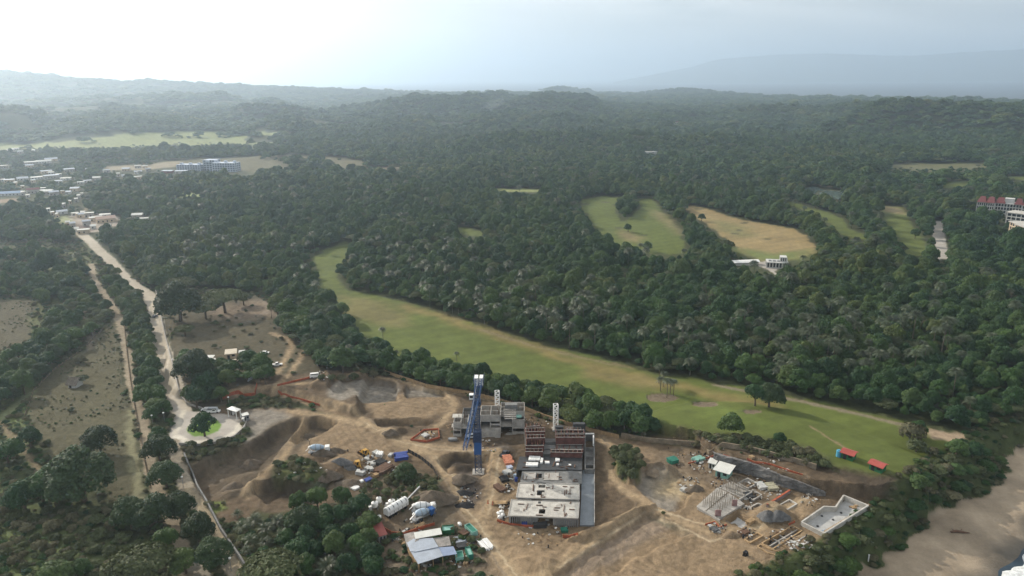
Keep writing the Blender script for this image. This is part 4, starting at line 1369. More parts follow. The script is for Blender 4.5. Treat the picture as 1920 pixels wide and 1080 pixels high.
def mass(name, shapes, materials, pts, vid, scl, rot, label, cat):
    """ONE object: the shapes are stored in its own mesh and set out on its points"""
    vs_, fs_, mi_, id_ = [], [], [], []
    o = 0
    for k, (v, f, mi) in enumerate(shapes):
        vs_.append(v)
        fs_.append(f + o)
        mi_.append(np.full(len(f), mi))
        id_.append(np.full(len(v), k))
        o += len(v)
    vs_.append(pts)
    id_.append(np.full(len(pts), -1))
    n0 = o
    V = np.concatenate(vs_)
    me = mesh_from(name, V, np.concatenate(fs_), materials, False, np.concatenate(mi_))
    N = len(V)
    ids = np.concatenate(id_).astype(np.int32)
    a = me.attributes.new('shape', 'INT', 'POINT')
    a.data.foreach_set('value', ids)
    pk = np.full(N, -1, np.int32)
    pk[n0:] = vid
    a = me.attributes.new('pick', 'INT', 'POINT')
    a.data.foreach_set('value', pk)
    s3 = np.ones((N, 3), np.float32)
    s3[n0:] = scl
    a = me.attributes.new('size', 'FLOAT_VECTOR', 'POINT')
    a.data.foreach_set('vector', s3.ravel())
    r3 = np.zeros((N, 3), np.float32)
    r3[n0:] = rot
    a = me.attributes.new('turn', 'FLOAT_VECTOR', 'POINT')
    a.data.foreach_set('vector', r3.ravel())
    ob = link(name, me)
    ng = bpy.data.node_groups.new(name + '_nodes', 'GeometryNodeTree')
    ng.interface.new_socket('Geometry', in_out='INPUT', socket_type='NodeSocketGeometry')
    ng.interface.new_socket('Geometry', in_out='OUTPUT', socket_type='NodeSocketGeometry')
    n, l = ng.nodes, ng.links
    gi, go = n.new('NodeGroupInput'), n.new('NodeGroupOutput')

    def attr(nm, typ):
        q = n.new('GeometryNodeInputNamedAttribute')
        q.data_type = typ
        q.inputs[0].default_value = nm
        return q.outputs[0]

    def eq(sock, val):
        c = n.new('FunctionNodeCompare')
        c.data_type = 'INT'
        c.operation = 'EQUAL'
        l.new(sock, [i for i in c.inputs if i.type == 'INT'][0])
        [i for i in c.inputs if i.type == 'INT'][1].default_value = val
        return c.outputs[0]
    sh, pi, si, tu = attr('shape', 'INT'), attr('pick', 'INT'), attr('size', 'FLOAT_VECTOR'), attr('turn', 'FLOAT_VECTOR')
    e2r = n.new('FunctionNodeEulerToRotation')
    l.new(tu, e2r.inputs[0])
    jn = n.new('GeometryNodeJoinGeometry')
    sp = n.new('GeometryNodeSeparateGeometry')
    l.new(gi.outputs[0], sp.inputs[0])
    l.new(eq(sh, -1), sp.inputs[1])
    for k in range(len(shapes)):
        s2 = n.new('GeometryNodeSeparateGeometry')
        l.new(gi.outputs[0], s2.inputs[0])
        l.new(eq(sh, k), s2.inputs[1])
        io = n.new('GeometryNodeInstanceOnPoints')
        l.new(sp.outputs[0], io.inputs['Points'])
        l.new(eq(pi, k), io.inputs['Selection'])
        l.new(s2.outputs[0], io.inputs['Instance'])
        l.new(e2r.outputs[0], io.inputs['Rotation'])
        l.new(si, io.inputs['Scale'])
        l.new(io.outputs[0], jn.inputs[0])
    l.new(jn.outputs[0], go.inputs[0])
    md = ob.modifiers.new('spread', 'NODES')
    md.node_group = ng
    tag(ob, label, cat, kind='stuff')
    return ob


def tidy(v, f):
    return v, f


shapes = [(a[3][0], a[3][1], 0) for a in LIB['broadleaf']] + [(v, f, 0) for v, f in FARLIB] + [(a[3][0], a[3][1], 0) for a in LIB['big']] + [(a[3][0], a[3][1], 1) for a in LIB['umbrella']]
shapes += [(*join([a[3], a[4]]), 2) for a in LIB['palm']] + [(*join([LIB['bare'][0][3], LIB['bare'][0][4]]), 3)]
mass('forest', shapes, (m_leaf, m_olive, m_frond, m_palmbark), pts, vid, scl, rot, 'dense dark green forest covering the valley and hills beyond the golf course', 'forest')

# scrub, tufts and weeds: one mass
X, Y = scatter(150, 900, 2.7, 900)
c = classify(X, Y, False)
d = np.hypot(X, Y)
rg = np.random.default_rng(901)
u = rg.uniform(0, 1, len(X))
n1 = fbm(X, Y, 16, 3, 98)
keep = ((c == FIELD) & (u < .8 * sstep(.40, .56, n1)) & (d < 620)) | ((c == GROUND) & (sdist(X, Y, SITELAND, 30) < 0) & (u < .85)) | ((c == GROUND) & (sdist(X, Y, LEFTLAND, 30) < 0) & (u < .5)) \
    | ((c == CLEARING) & (u < .06)) | ((c == GROUND) & (side(X, Y, BLUFF) > -4) & (u < .9)) | ((c == DIRT) & (u < .007))
X, Y, c = X[keep], Y[keep], c[keep]
Z = hfun(X, Y)
s = rg.uniform(.22, .72, len(X)) * np.where(c == FIELD, .42, 1.0) * np.where(c == DIRT, .5, 1)
shapes = [(a[3][0], a[3][1], i % 3) for i, a in enumerate(LIB['shrub'])]
mass('undergrowth', shapes, (m_olive, m_leaf, m_dry), np.stack([X, Y, Z], 1), rg.integers(0, 3, len(X)), np.stack([s, s, s * rg.uniform(.6, 1.1, len(X))], 1), np.stack([0 * X, 0 * X, rg.uniform(0, 6.28, len(X))], 1),
     'low scrub, tufts and weeds on the field, banks and verges', 'undergrowth')

# ---------------------------------------------------------------- built things: helpers
def box(x0, x1, y0, y1, z0, z1):
    V = [(x0, y0, z0), (x1, y0, z0), (x1, y1, z0), (x0, y1, z0), (x0, y0, z1), (x1, y0, z1), (x1, y1, z1), (x0, y1, z1)]
    F = [(0, 3, 2, 1), (4, 5, 6, 7), (0, 1, 5, 4), (1, 2, 6, 5), (2, 3, 7, 6), (3, 0, 4, 7)]
    return np.array(V, float), np.array(F)


def beam(a, b, w, h=None):
    """a square bar from a to b"""
    a, b = np.array(a, float), np.array(b, float)
    d = b - a
    L = np.linalg.norm(d)
    d = d / L
    s = np.cross(d, [0, 0, 1])
    if np.linalg.norm(s) < 1e-3:
        s = np.array([1.0, 0, 0])
    s /= np.linalg.norm(s)
    u = np.cross(s, d)
    h = h or w
    V = []
    for p in (a, b):
        for x, y in ((-1, -1), (1, -1), (1, 1), (-1, 1)):
            V.append(p + s * x * w / 2 + u * y * h / 2)
    F = [(0, 1, 2, 3), (7, 6, 5, 4), (0, 4, 5, 1), (1, 5, 6, 2), (2, 6, 7, 3), (3, 7, 4, 0)]
    return np.array(V), np.array(F)


def prism(P, z0, z1):
    """upright solid over an outline of (x, y); z1 may be a list, one height a corner"""
    n = len(P)
    zt = [z1] * n if np.isscalar(z1) else z1
    V = [(p[0], p[1], z0) for p in P] + [(p[0], p[1], z) for p, z in zip(P, zt)]
    area = sum(P[i][0] * P[(i + 1) % n][1] - P[(i + 1) % n][0] * P[i][1] for i in range(n))
    idx = list(range(n)) if area > 0 else list(range(n))[::-1]
    F = []
    for k in range(n):
        a, b = idx[k], idx[(k + 1) % n]
        F.append((a, b, b + n, a + n))
    top = [i + n for i in idx]
    bot = idx[::-1]
    me_faces = F + [tuple(top), tuple(bot)]
    return V, me_faces


def cyl(r, z0, z1, seg=12, axis='z', c=(0, 0)):
    V, F = [], []
    for z in (z0, z1):
        for k in range(seg):
            t = 2 * math.pi * k / seg
            a, b = c[0] + r * math.cos(t), c[1] + r * math.sin(t)
            V.append({'z': (a, b, z), 'x': (z, a, b), 'y': (a, z, b)}[axis])
    for k in range(seg):
        F.append((k, (k + 1) % seg, seg + (k + 1) % seg, seg + k))
    F.append(tuple(range(seg))[::-1])
    F.append(tuple(range(seg, 2 * seg)))
    return V, F


class M:
    """gathers solids; build() links them as one mesh"""
    def __init__(s):
        s.V, s.F = [], []

    def add(s, vf, m=None):
        v, f = vf
        o = len(s.V)
        if m is not None:
            v = [tuple(m @ Vector(p)) for p in v]
        s.V += [tuple(map(float, p)) for p in v]
        s.F += [tuple(int(i) + o for i in q) for q in f]
        return s

    def box(s, *a, m=None):
        return s.add(box(*a), m)

    def beam(s, *a):
        return s.add(beam(*a))

    def mesh(s, name, mt):
        me = bpy.data.meshes.new(name)
        me.from_pydata(s.V, [], s.F)
        me.materials.append(mt)
        bm = bmesh.new()
        bm.from_mesh(me)
        bmesh.ops.recalc_face_normals(bm, faces=bm.faces)
        bm.to_mesh(me)
        bm.free()
        return me

    def build(s, name, mt, parent=None):
        return link(name, s.mesh(name, mt), parent)


def thing(name, label, cat, loc=(0, 0, 0), rz=0.0, group=None):
    e = bpy.data.objects.new(name, None)
    COL.objects.link(e)
    e.location = loc
    e.rotation_euler = (0, 0, rz)
    return tag(e, label, cat, group)


def one(name, m, mt, label, cat, loc, rz=0.0, group=None):
    o = m.build(name, mt)
    o.location = loc
    o.rotation_euler = (0, 0, rz)
    return tag(o, label, cat, group)


def copy_tree(o, parent=None):
    c = o.copy()
    COL.objects.link(c)
    c.parent = parent
    for ch in o.children:
        copy_tree(ch, c)
    return c


def place(o, p, rz, label, group=None, s=None):
    o.location = p
    o.rotation_euler = (0, 0, rz)
    o['label'] = label
    if group:
        o['group'] = group
    if s:
        o.scale = s
    return o


def heading(a, b):
    """ground point at pixel a, turn so that local +x runs to the ground point at pixel b, and the length between"""
    A, B = T(*a), T(*b)
    d = B - A
    return A, math.atan2(d.y, d.x), math.hypot(d.x, d.y)


def loc2(px, py, z, e):
    """pixel at height z, in the frame of thing e"""
    p = G(px, py, z)
    return e.matrix_world.inverted() @ p


# plain finishes
m_conc = mat('concrete', (.36, .34, .31), .85, .2, .22, .35)
m_concd = mat('dark_shaded_concrete', (.17, .17, .165), .85, .2, .25, .4)  # dark concrete and formwork grey, with shade put into the colour
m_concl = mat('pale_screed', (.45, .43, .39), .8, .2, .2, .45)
m_deck = mat('black_form_ply', (.045, .047, .05), .6, .3, .3, .5)
m_red = mat('red_oxide_board', (.125, .056, .046), .8, .2, .3, .6)
m_brick = mat('clay_brick', (.50, .21, .13), .85, .2, .3, 1.2)
m_timber = mat('raw_timber', (.36, .25, .14), .85, .2, .25, .9)
m_rust = mat('rusty_steel', (.13, .075, .05), .8, .3, .3, 1.0)
m_steel = mat('dull_steel', (.30, .31, .32), .5, .5, .15, .8, metal=.4)
m_tin = mat('galvanised_sheet', (.40, .44, .50), .45, .5, .12, .5, metal=.3, stripes=('X', 2.2, .22))
m_tinw = mat('white_sheet', (.62, .62, .58), .5, .4, .08, .5, stripes=('X', 2.2, .12))
m_tinold = mat('weathered_sheet', (.26, .24, .22), .7, .3, .35, .6, stripes=('X', 2.2, .2))
m_tinred = mat('red_roof_sheet', (.30, .085, .07), .6, .35, .12, .6, stripes=('X', 2.6, .2))
m_tinbr = mat('bright_red_roof', (.34, .07, .055), .6, .35, .1, .6, stripes=('X', 2.6, .15))
m_green = mat('green_paint', (.02, .13, .055), .6, .35, .12, .6)
m_greent = mat('green_tarpaulin', (.025, .17, .12), .6, .35, .15, .6)
m_teal = mat('teal_sheet', (.22, .42, .36), .6, .35, .15, .6)
m_blue = mat('crane_blue', (.014, .085, .27), .45, .5, .08, .6)
m_boom = mat('boom_blue', (.012, .055, .16), .5, .4, .15, .6)
m_blued = mat('dark_blue_steel', (.02, .045, .11), .45, .5, .1, .6)
m_bpanel = mat('blue_panel', (.03, .06, .26), .5, .4, .2, 1.0)
m_white = mat('white_paint', (.78, .78, .76), .5, .4, .05, .5)
m_glass = mat('dark_glass', (.02, .025, .03), .12, .6)
m_tyre = mat('tyre_rubber', (.02, .02, .02), .9, .1)
m_yellow = mat('machine_yellow', (.48, .27, .045), .55, .4, .15, .8)
m_orange = mat('orange_mesh', (.36, .095, .05), .7, .2, .25, .7)
m_black = mat('black_scrap', (.03, .03, .032), .8, .2, .3, 1.5)
m_mud = mat('dug_earth', (.13, .105, .08), .95, .1, .3, .6, bump=.5)
m_gravel = mat('grey_gravel', (.13, .13, .13), .95, .1, .3, 1.2, bump=.5)
m_tile = mat('terracotta_tile', (.14, .045, .045), .8, .2, .2, .4)
m_render = mat('white_render', (.52, .52, .50), .8, .2, .06, .3)
m_cream = mat('cream_render', (.52, .42, .30), .8, .2, .1, .3)
m_thatch = mat('thatch', (.16, .14, .115), .95, .1, .3, 1.2)
m_rock = mat('shotcrete', (.15, .145, .14), .9, .2, .35, .25, bump=.7)
m_pool = mat('pool_plaster', (.40, .40, .39), .7, .3, .15, .5)
m_lamp = mat('lamp_glass', (.85, .85, .82), .3, .5)


def wall_path(pts, w, h, zs=None, cap=0):
    """a wall along world points, following the ground"""
    m = M()
    for i in range(len(pts) - 1):
        a, b = pts[i], pts[i + 1]
        d = (b - a).to_2d()
        if d.length < .01:
            continue
        nrm = Vector((-d.y, d.x)).normalized() * w / 2
        ov = d.normalized() * 0.002
        V = []
        for p, zz in ((a, a.z), (b, b.z)):
            for z in (zz - .6, zz + h):
                for s in (-1, 1):
                    V.append((p.x + nrm.x * s, p.y + nrm.y * s, z))
        F = [(0, 1, 3, 2), (4, 6, 7, 5), (0, 4, 5, 1), (2, 3, 7, 6), (0, 2, 6, 4), (1, 5, 7, 3)]
        m.add((V, F))
    return m


def px_path(pts, n=3, z=None):
    out = []
    for i in range(len(pts) - 1):
        for k in range(n):
            t = k / n
            out.append((pts[i][0] + (pts[i + 1][0] - pts[i][0]) * t, pts[i][1] + (pts[i + 1][1] - pts[i][1]) * t))
    out.append(pts[-1])
    if z is not None:
        return [G(a, b, z) for a, b in out]
    P = TP(out)
    Z = hfun(P[:, 0], P[:, 1])
    return [Vector((x, y, z_)) for (x, y), z_ in zip(P, Z)]


def fence(name, label, cat, pts, w, h, mt, post=None, group=None, n=3, post_gap=3.0):
    P = px_path(pts, n)
    base = P[0].copy()
    Q = [p - base for p in P]
    e = thing(name, label, cat, base, 0, group)
    wall_path(Q, w, h).build('panel' if post else 'wall', mt, e)
    if post:
        m = M()
        for q in Q:
            m.box(q.x - .09, q.x + .09, q.y - .09, q.y + .09, q.z - .5, q.z + h + .15)
        o = m.build('post', post, e)
    return e

# ---------------------------------------------------------------- tower crane
def lattice(m, a, b, w0, w1, n, chord, brace, tri=False):
    a, b = np.array(a, float), np.array(b, float)
    d = (b - a) / np.linalg.norm(b - a)
    s = np.cross(d, [0, 0, 1.0])
    if np.linalg.norm(s) < .05:
        s = np.array([1.0, 0, 0])
    s /= np.linalg.norm(s)
    u = np.cross(s, d)
    cr = [(-1, -1), (1, -1), (0, 1)] if tri else [(-1, -1), (1, -1), (1, 1), (-1, 1)]

    def pt(t, c):
        w = w0 + (w1 - w0) * t
        return a + (b - a) * t + s * c[0] * w / 2 + u * c[1] * w / 2
    for c in cr:
        m.beam(pt(0, c), pt(1, c), chord)
    for i in range(n):
        t0, t1 = i / n, (i + 1) / n
        for k in range(len(cr)):
            c, c2 = cr[k], cr[(k + 1) % len(cr)]
            m.beam(pt(t0, c), pt(t1, c2), brace)
            m.beam(pt(t1, c), pt(t1, c2), brace)
    return m


base = T(897, 886)
top = G(894.5, 757, 27.5)
cb = thing('tower_crane', 'tall blue lattice tower crane with a long raised boom, standing in dark soil', 'crane', base)
HT = 28.0
m = M()
lattice(m, (0, 0, 0), (0, 0, 8.5), 2.2, 2.2, 5, .26, .13)
lattice(m, (0, 0, 17), (0, 0, HT), 2.0, 2.0, 7, .26, .15)
m.build('mast', m_blued, cb)
M().box(-1.35, 1.35, -1.35, 1.35, 8.3, 13.2).build('climbing_cage', m_blue, cb)
m = M()
lattice(m, (0, 0, 13.2), (0, 0, 17.4), 2.7, 2.7, 3, .35, .3)
m.box(-1.2, 1.2, -1.2, 1.2, 13.2, 17.2)
m.build('dark_cage', m_blued, cb)
M().box(-2.2, 2.2, -2.2, 2.2, -.6, .5).build('footing', m_conc, cb)
m = M()
m.add(cyl(1.7, HT, HT + .9, 14))
m.box(-1.5, 1.5, -1.5, 1.5, HT + .9, HT + 1.6)
m.build('slewing_ring', m_blued, cb)
zb = base.z + HT + 2.2
tip = G(871.5, 841, zb + 0.4)
tail = G(898, 712, zb + 0.6)
lt = np.array(tip - base)
ll = np.array(tail - base)
m = M()
lattice(m, (0, 0, HT + 2.4), lt, 1.7, 1.1, 13, .18, .075)
m.build('boom', m_boom, cb)
m = M()
lattice(m, (0, 0, HT + 2.4), ll, 2.0, 2.4, 8, .19, .08)
m.build('counter_boom', m_boom, cb)
d = Vector(ll).normalized()
q = Vector(ll)
ang = math.atan2(d.y, d.x)
Mx = Matrix.Translation(q) @ Matrix.Rotation(ang, 4, 'Z')
for s in (-1, 1):
    M().box(-2.2, 1.2, s * .95 - .7, s * .95 + .7, -1.5, 1.6, m=Mx).build('counterweight', m_white, cb)
m = M()
m.box(-3.5, 2.4, -1.95, -1.75, -.2, 1.4, m=Mx)
m.box(-3.5, 2.4, 1.75, 1.95, -.2, 1.4, m=Mx)
m.box(-3.4, 2.3, -1.7, 1.7, -1.8, -1.6, m=Mx)
m.build('platform', m_blued, cb)
cabp = Vector((-1.9, 1.0, HT + 1.9))
cabin = M().box(cabp.x - .8, cabp.x + .8, cabp.y - .9, cabp.y + .9, cabp.z, cabp.z + 1.9).build('cab', m_white, cb)
M().box(cabp.x - .6, cabp.x + .6, cabp.y - .95, cabp.y - .902, cabp.z + .7, cabp.z + 1.6).build('window', m_glass, cabin)
m = M()
lattice(m, (0, 0, HT + 1.6), (0, 0, HT + 7), 1.6, .5, 4, .22, .14)
m.build('head', m_blued, cb)
m = M()
m.beam((0, 0, HT + 7), lt * .75 + np.array([0, 0, .45 * 0 + HT * .25 + 1.2]), .12)
m.beam((0, 0, HT + 7), ll * .9 + np.array([0, 0, HT * .1 + 1.0]), .12)
m.build('tie_rod', m_steel, cb)

# two pale lattice masts standing behind the blocks
def lattice_mast(px, py, h, lab):
    b = T(px, py)
    e = thing('lattice_mast', lab, 'mast', b, .1)
    m = M()
    lattice(m, (0, 0, -.5), (0, 0, h), 1.75, 1.75, int(h / 1.7), .26, .18)
    m.build('frame', m_white, e)
    m = M()
    for k in range(int(h / 1.7)):
        if k % 2:
            m.box(-.75, .75, -.75, .2, k * 1.7, k * 1.7 + .12)
    m.build('landing', m_conc, e)
    M().box(-1.5, 1.5, -1.5, 1.5, -.6, .7).build('footing', m_conc, e)
    return e


lattice_mast(933, 786, 13.0, 'white lattice mast rising behind the grey upper block')
lattice_mast(1042, 806, 11.5, 'white lattice mast rising behind the red walled terraces')

# ---------------------------------------------------------------- the long concrete block
def slab(e, name, px, z, th, mt, holes=()):
    P = [loc2(a, b, z, e) for a, b in px]
    zz = P[0].z
    return M().add(prism([(p.x, p.y) for p in P], zz - th, zz)).build(name, mt, e)


B0 = T(1020, 984)
blk = thing('concrete_block', 'long unfinished concrete block with pale roof slabs and red walled terraces behind', 'building', (B0.x, B0.y, 0))
bpy.context.view_layer.update()


def wq(e, m, ax, ay, bx, by, z, z0, z1, w=.25):
    """wall between two pixels taken at height z"""
    a, b = loc2(ax, ay, z, e), loc2(bx, by, z, e)
    d = (b - a).to_2d()
    n_ = Vector((-d.y, d.x)).normalized() * w / 2
    m.add(prism([(a.x - n_.x, a.y - n_.y), (b.x - n_.x, b.y - n_.y), (b.x + n_.x, b.y + n_.y), (a.x + n_.x, a.y + n_.y)], z0, z1))


ZS = 3.5
# front slab split round its stair openings
def rect_pieces(e, name, L, Rr, rows, z, th, mt, hole):
    """a slab given by left and right edges (pairs of pixels, near then far) with a rectangular opening in fractions"""
    a, b = loc2(*L[0], z, e), loc2(*Rr[0], z, e)
    c, d = loc2(*Rr[1], z, e), loc2(*L[1], z, e)

    def pt(u, v):
        p = (a * (1 - u) + b * u) * (1 - v) + (d * (1 - u) + c * u) * v
        return (p.x, p.y)
    m = M()
    if hole:
        cuts = []
        us = sorted({0, 1} | {h[0] for h in hole} | {h[1] for h in hole})
        vs_ = sorted({0, 1} | {h[2] for h in hole} | {h[3] for h in hole})
        for i in range(len(us) - 1):
            for j in range(len(vs_) - 1):
                cu, cv = (us[i] + us[i + 1]) / 2, (vs_[j] + vs_[j + 1]) / 2
                if any(h[0] < cu < h[1] and h[2] < cv < h[3] for h in hole):
                    continue
                m.add(prism([pt(us[i], vs_[j]), pt(us[i + 1], vs_[j]), pt(us[i + 1], vs_[j + 1]), pt(us[i], vs_[j + 1])], z - th, z))
    else:
        m.add(prism([pt(0, 0), pt(1, 0), pt(1, 1), pt(0, 1)], z - th, z))
    return m.build(name, mt, e), pt


s1, pt1 = rect_pieces(blk, 'roof_slab', [(953, 967), (959, 937)], [(1084, 972), (1086, 941)], 1, ZS, .35, m_concl, [(.43, .52, .2, .48), (.40, .44, .82, .95)])
s2, pt2 = rect_pieces(blk, 'roof_slab', [(968, 933), (973, 906)], [(1086, 937), (1086, 908)], 1, ZS + .5, .35, m_concl, [(.32, .44, .2, .55), (.33, .44, .72, .92)])
s3, pt3 = rect_pieces(blk, 'formwork_deck', [(975, 904.5), (979, 883)], [(1091, 907), (1091, 882)], 1, ZS - .3, .25, m_concd, [(.25, .34, .4, .75)])
s4, pt4 = rect_pieces(blk, 'formwork_deck', [(967, 881), (974, 856)], [(1091.5, 881), (1092, 858.5)], 1, ZS + .1, .25, m_deck, [(.32, .40, .55, .9)])
m = M()
for u0, u1, v0, v1 in [(.04, .24, .25, .8), (.38, .62, .2, .8)]:
    m.add(prism([pt3(u0, v0), pt3(u1, v0), pt3(u1, v1), pt3(u0, v1)], ZS - .3, ZS - .1))
m.build('panel', m_conc, blk)
# upstand kerbs, seams, beams
m = M()
for pt, z in ((pt1, ZS), (pt2, ZS + .5)):
    for (u0, v0, u1, v1) in [(0, 0, 1, 0), (0, 1, .3, 1), (.45, 1, 1, 1), (0, 0, 0, 1), (1, 0, 1, 1)]:
        a, b = pt(u0, v0), pt(u1, v1)
        m.beam((*a, z + .06), (*b, z + .06), .35, .22)
m.build('parapet', m_conc, blk)
m = M()
rg = np.random.default_rng(5)
for pt, z in ((pt1, ZS), (pt2, ZS + .5), (pt3, ZS - .3), (pt4, ZS + .1)):
    for k in range(16):
        u, v = rg.uniform(.03, .92), rg.uniform(.05, .85)
        du, dv = (rg.uniform(.02, .10), 0) if rg.uniform() < .5 else (rg.uniform(-.01, .02), rg.uniform(.08, .4))
        a, b = pt(u, v), pt(min(u + du, .97), min(v + dv, .97))
        m.beam((*a, z + .16), (*b, z + .16), rg.uniform(.12, .4), .2)
    for v in (.33, .66):
        pass
m.build('loose_boards', m_rust, blk)
m = M()
for pt, z in ((pt1, ZS), (pt2, ZS + .5)):
    for k in range(10):
        u, v = rg.uniform(.03, .9), rg.uniform(.08, .8)
        w, h_ = rg.uniform(.02, .09), rg.uniform(.05, .2)
        M().add(prism([pt(u, v), pt(u + w, v), pt(u + w, v + h_), pt(u, v + h_)], z, z + .02 + .01 * k)).build('screed_patch', m_conc, blk)
# walls of the lower storey: front with ribbed sheeting and the open doorway
m = M()
for k in range(34):
    u = k / 33
    if .42 < u < .64:
        continue
    a = pt1(max(.02, u), .03)
    m.box(a[0] - .12, a[0] + .12, a[1] - .1, a[1] + .1, -.4, ZS - .36)
m.build('prop', m_steel, blk)
m = M()
for u0, u1 in ((.16, .42), (.64, .97)):
    a, b = pt1(u0, .12), pt1(u1, .12)
    m.beam((*a, 1.4), (*b, 1.4), .25, 3.4)
m.build('front_wall', m_conc, blk)
m = M()
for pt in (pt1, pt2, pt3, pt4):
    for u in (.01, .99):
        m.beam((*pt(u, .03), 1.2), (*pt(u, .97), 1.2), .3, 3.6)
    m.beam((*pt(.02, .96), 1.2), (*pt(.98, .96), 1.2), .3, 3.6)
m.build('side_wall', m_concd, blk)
# red walled terraces, stepping up: two wings
def terraces(rows, name):
    walls, decks, frames, rods = M(), M(), M(), M()
    for (xa, ya, xb, yb, z0, z1, depth, cross) in rows:
        A, Bv = loc2(xa, ya, z0, blk), loc2(xb, yb, z0, blk)
        d = (Bv - A).to_2d()
        L = d.length
        d.normalize()
        nv = Vector((-d.y, d.x))
        if nv.y < 0:
            nv = -nv
        P = lambda u, v: (A.x + d.x * u + nv.x * v, A.y + d.y * u + nv.y * v)
        walls.beam((*P(0, 0), (z0 + z1) / 2), (*P(L, 0), (z0 + z1) / 2), .3, z1 - z0)
        for k in range(cross):
            u = .15 + (L - .3) * k / (cross - 1)
            walls.beam((*P(u, .15), (z0 + z1) / 2), (*P(u, depth - .15), (z0 + z1) / 2), .24, (z1 - z0) * (.98 - .01 * (k % 2)))
        decks.add(prism([P(0, .16), P(L, .16), P(L, depth), P(0, depth)], z0 - .3, z0 + .5 + .004))
        frames.beam((*P(0, -.1), z1 + .05), (*P(L, -.1), z1 + .05), .16)
        if cross > 4:
            frames.beam((*P(0, depth * .6), z1 + .1), (*P(L, depth * .6), z1 + .1), .16)
        for k in range(int(L / 1.6)):
            u = k * 1.6 + rg.uniform(0, .8)
            v = rg.uniform(.2, depth - .2)
            rods.beam((*P(u, v), z0 + .4), (*P(u + rg.uniform(-.1, .1), v), z1 + rg.uniform(.2, 1.3)), .12)
        # earth and footings beneath the terrace
        decks.add(prism([P(.05, .35), P(L - .05, .35), P(L - .05, depth - .02), P(.05, depth - .02)], -1.0, z0 - .302))
    walls.build('red_wall', m_red, blk)
    decks.build('terrace_deck', m_concd, blk)
    frames.build('edge_board', m_conc, blk)
    rods.build('rebar', m_timber, blk)


terraces([(985, 856, 1018, 856, 3.6, 5.7, 3.2, 5), (986, 846, 1020, 846, 4.2, 6.6, 4.6, 4), (987, 833, 1022, 832, 5.0, 7.6, 4.0, 6), (985, 822, 1022, 821, 5.4, 8.2, 4.8, 7), (987, 809, 1012, 808, 6.4, 8.6, 3.0, 4)], 'left')
terraces([(1032, 857, 1092, 858, 3.6, 5.7, 3.0, 8), (1044, 848, 1094, 848, 3.8, 5.0, 6.0, 5), (1042, 833, 1096, 833, 5.0, 8.0, 3.6, 8), (1042, 822, 1096, 822, 6.2, 8.4, 4.2, 6), (1060, 811, 1090, 811, 6.8, 8.2, 2.6, 6)], 'right')
m = M()
for xa, xb, y, z in ((1018, 1034, 848, 3.4), (1020, 1042, 838, 3.9), (1020, 1044, 826, 4.6)):
    a, b = loc2(xa, y, z, blk), loc2(xb, y, z, blk)
    m.box(a.x, b.x, a.y - 1.4, a.y + 1.6, -1, z)
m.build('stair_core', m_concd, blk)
a = loc2(1086, 801, 8.2, blk)
M().box(a.x - 2.4, a.x + 2.4, a.y - .2, a.y + 1.6, 2, 9.6).build('water_tank', m_deck, blk)
a = loc2(1049, 808, 7.4, blk)
M().box(a.x - 1.6, a.x + 1.6, a.y, a.y + 1.8, 2, 9.0).build('lift_shaft', m_deck, blk)

# stacks of pale blocks lying on the black deck
k = 0
for u0, u1, v0, v1, lab in [(.16, .335, .66, .97, 'large rectangular stack of pale blocks on the black deck nearest the red wall'), (.14, .32, .22, .48, 'long pale block stack on the black deck below the largest stack'),
                            (.35, .385, .46, .84, 'narrow upright row of pale blocks beside the deck opening'), (.425, .49, .44, .60, 'short pale block stack right of the deck opening'),
                            (.58, .645, .62, .84, 'pale block stack in the middle right of the black deck'), (.605, .64, .28, .42, 'tiny pale block stack near the middle of the black deck'),
                            (.795, .83, .26, .36, 'smallest pale block stack at the right of the black deck')]:
    m = M()
    nu, nv = max(1, round((u1 - u0) / .02)), max(1, round((v1 - v0) / .12))
    for i in range(nu):
        for j in range(nv):
            a = pt4(u0 + (u1 - u0) * (i + .06) / nu, v0 + (v1 - v0) * (j + .06) / nv)
            c = pt4(u0 + (u1 - u0) * (i + .94) / nu, v0 + (v1 - v0) * (j + .94) / nv)
            m.box(a[0], c[0], a[1], c[1], 0, .55 + .12 * rg.uniform())
    one('block_stack', m, m_white, lab, 'block stack', (B0.x, B0.y, ZS + .1), 0, 'pale block stacks on the black deck')

# concrete ramp beside the block
rp = thing('concrete_ramp', 'long smooth grey concrete ramp along the right side of the block', 'ramp', (*T(1100, 930)[:2], 0))
bpy.context.view_layer.update()
P = [loc2(a, b, .6, rp) for a, b in [(1087, 984), (1114, 984), (1114, 884), (1092, 884)]]
M().add(prism([(p.x, p.y) for p in P], -1.0, [.5, .5, 1.2, 1.2])).build('ramp_slab', mat('smooth_shaded_concrete', (.21, .235, .26), .6, .4, .12, .3), rp)  # bluish grey: the slab's shade is painted into its colour
m = M()
wq(rp, m, 1114.5, 984, 1114.5, 884, .9, -1, 1.8, .25)
m.build('kerb_wall', m_conc, rp)
pit = thing('basement_pit', 'dark open basement shaft with concrete rim at the top of the ramp', 'basement', (*T(1104, 850)[:2], 0))
bpy.context.view_layer.update()
m = M()
for a, b, c, d in ((1096, 882, 1114, 882), (1096, 816, 1114, 816), (1097, 882, 1097, 816), (1114, 882, 1114, 816), (1097, 858, 1114, 858), (1097, 842, 1114, 842)):
    wq(pit, m, a, b, c, d, 2.4, -1, 3.0, .4)
m.build('wall', m_concd, pit)
m = M()
for a, b, c, d in ((1098, 872), (1113, 872), (1113, 862), (1098, 862)), ((1098, 856), (1113, 856), (1113, 846), (1098, 846)):
    P = [loc2(*q, 1.6, pit) for q in (a, b, c, d)]
    M().add(prism([(p.x, p.y) for p in P], -.5, 1.6)).build('floor_slab', m_concd, pit)
m = M()
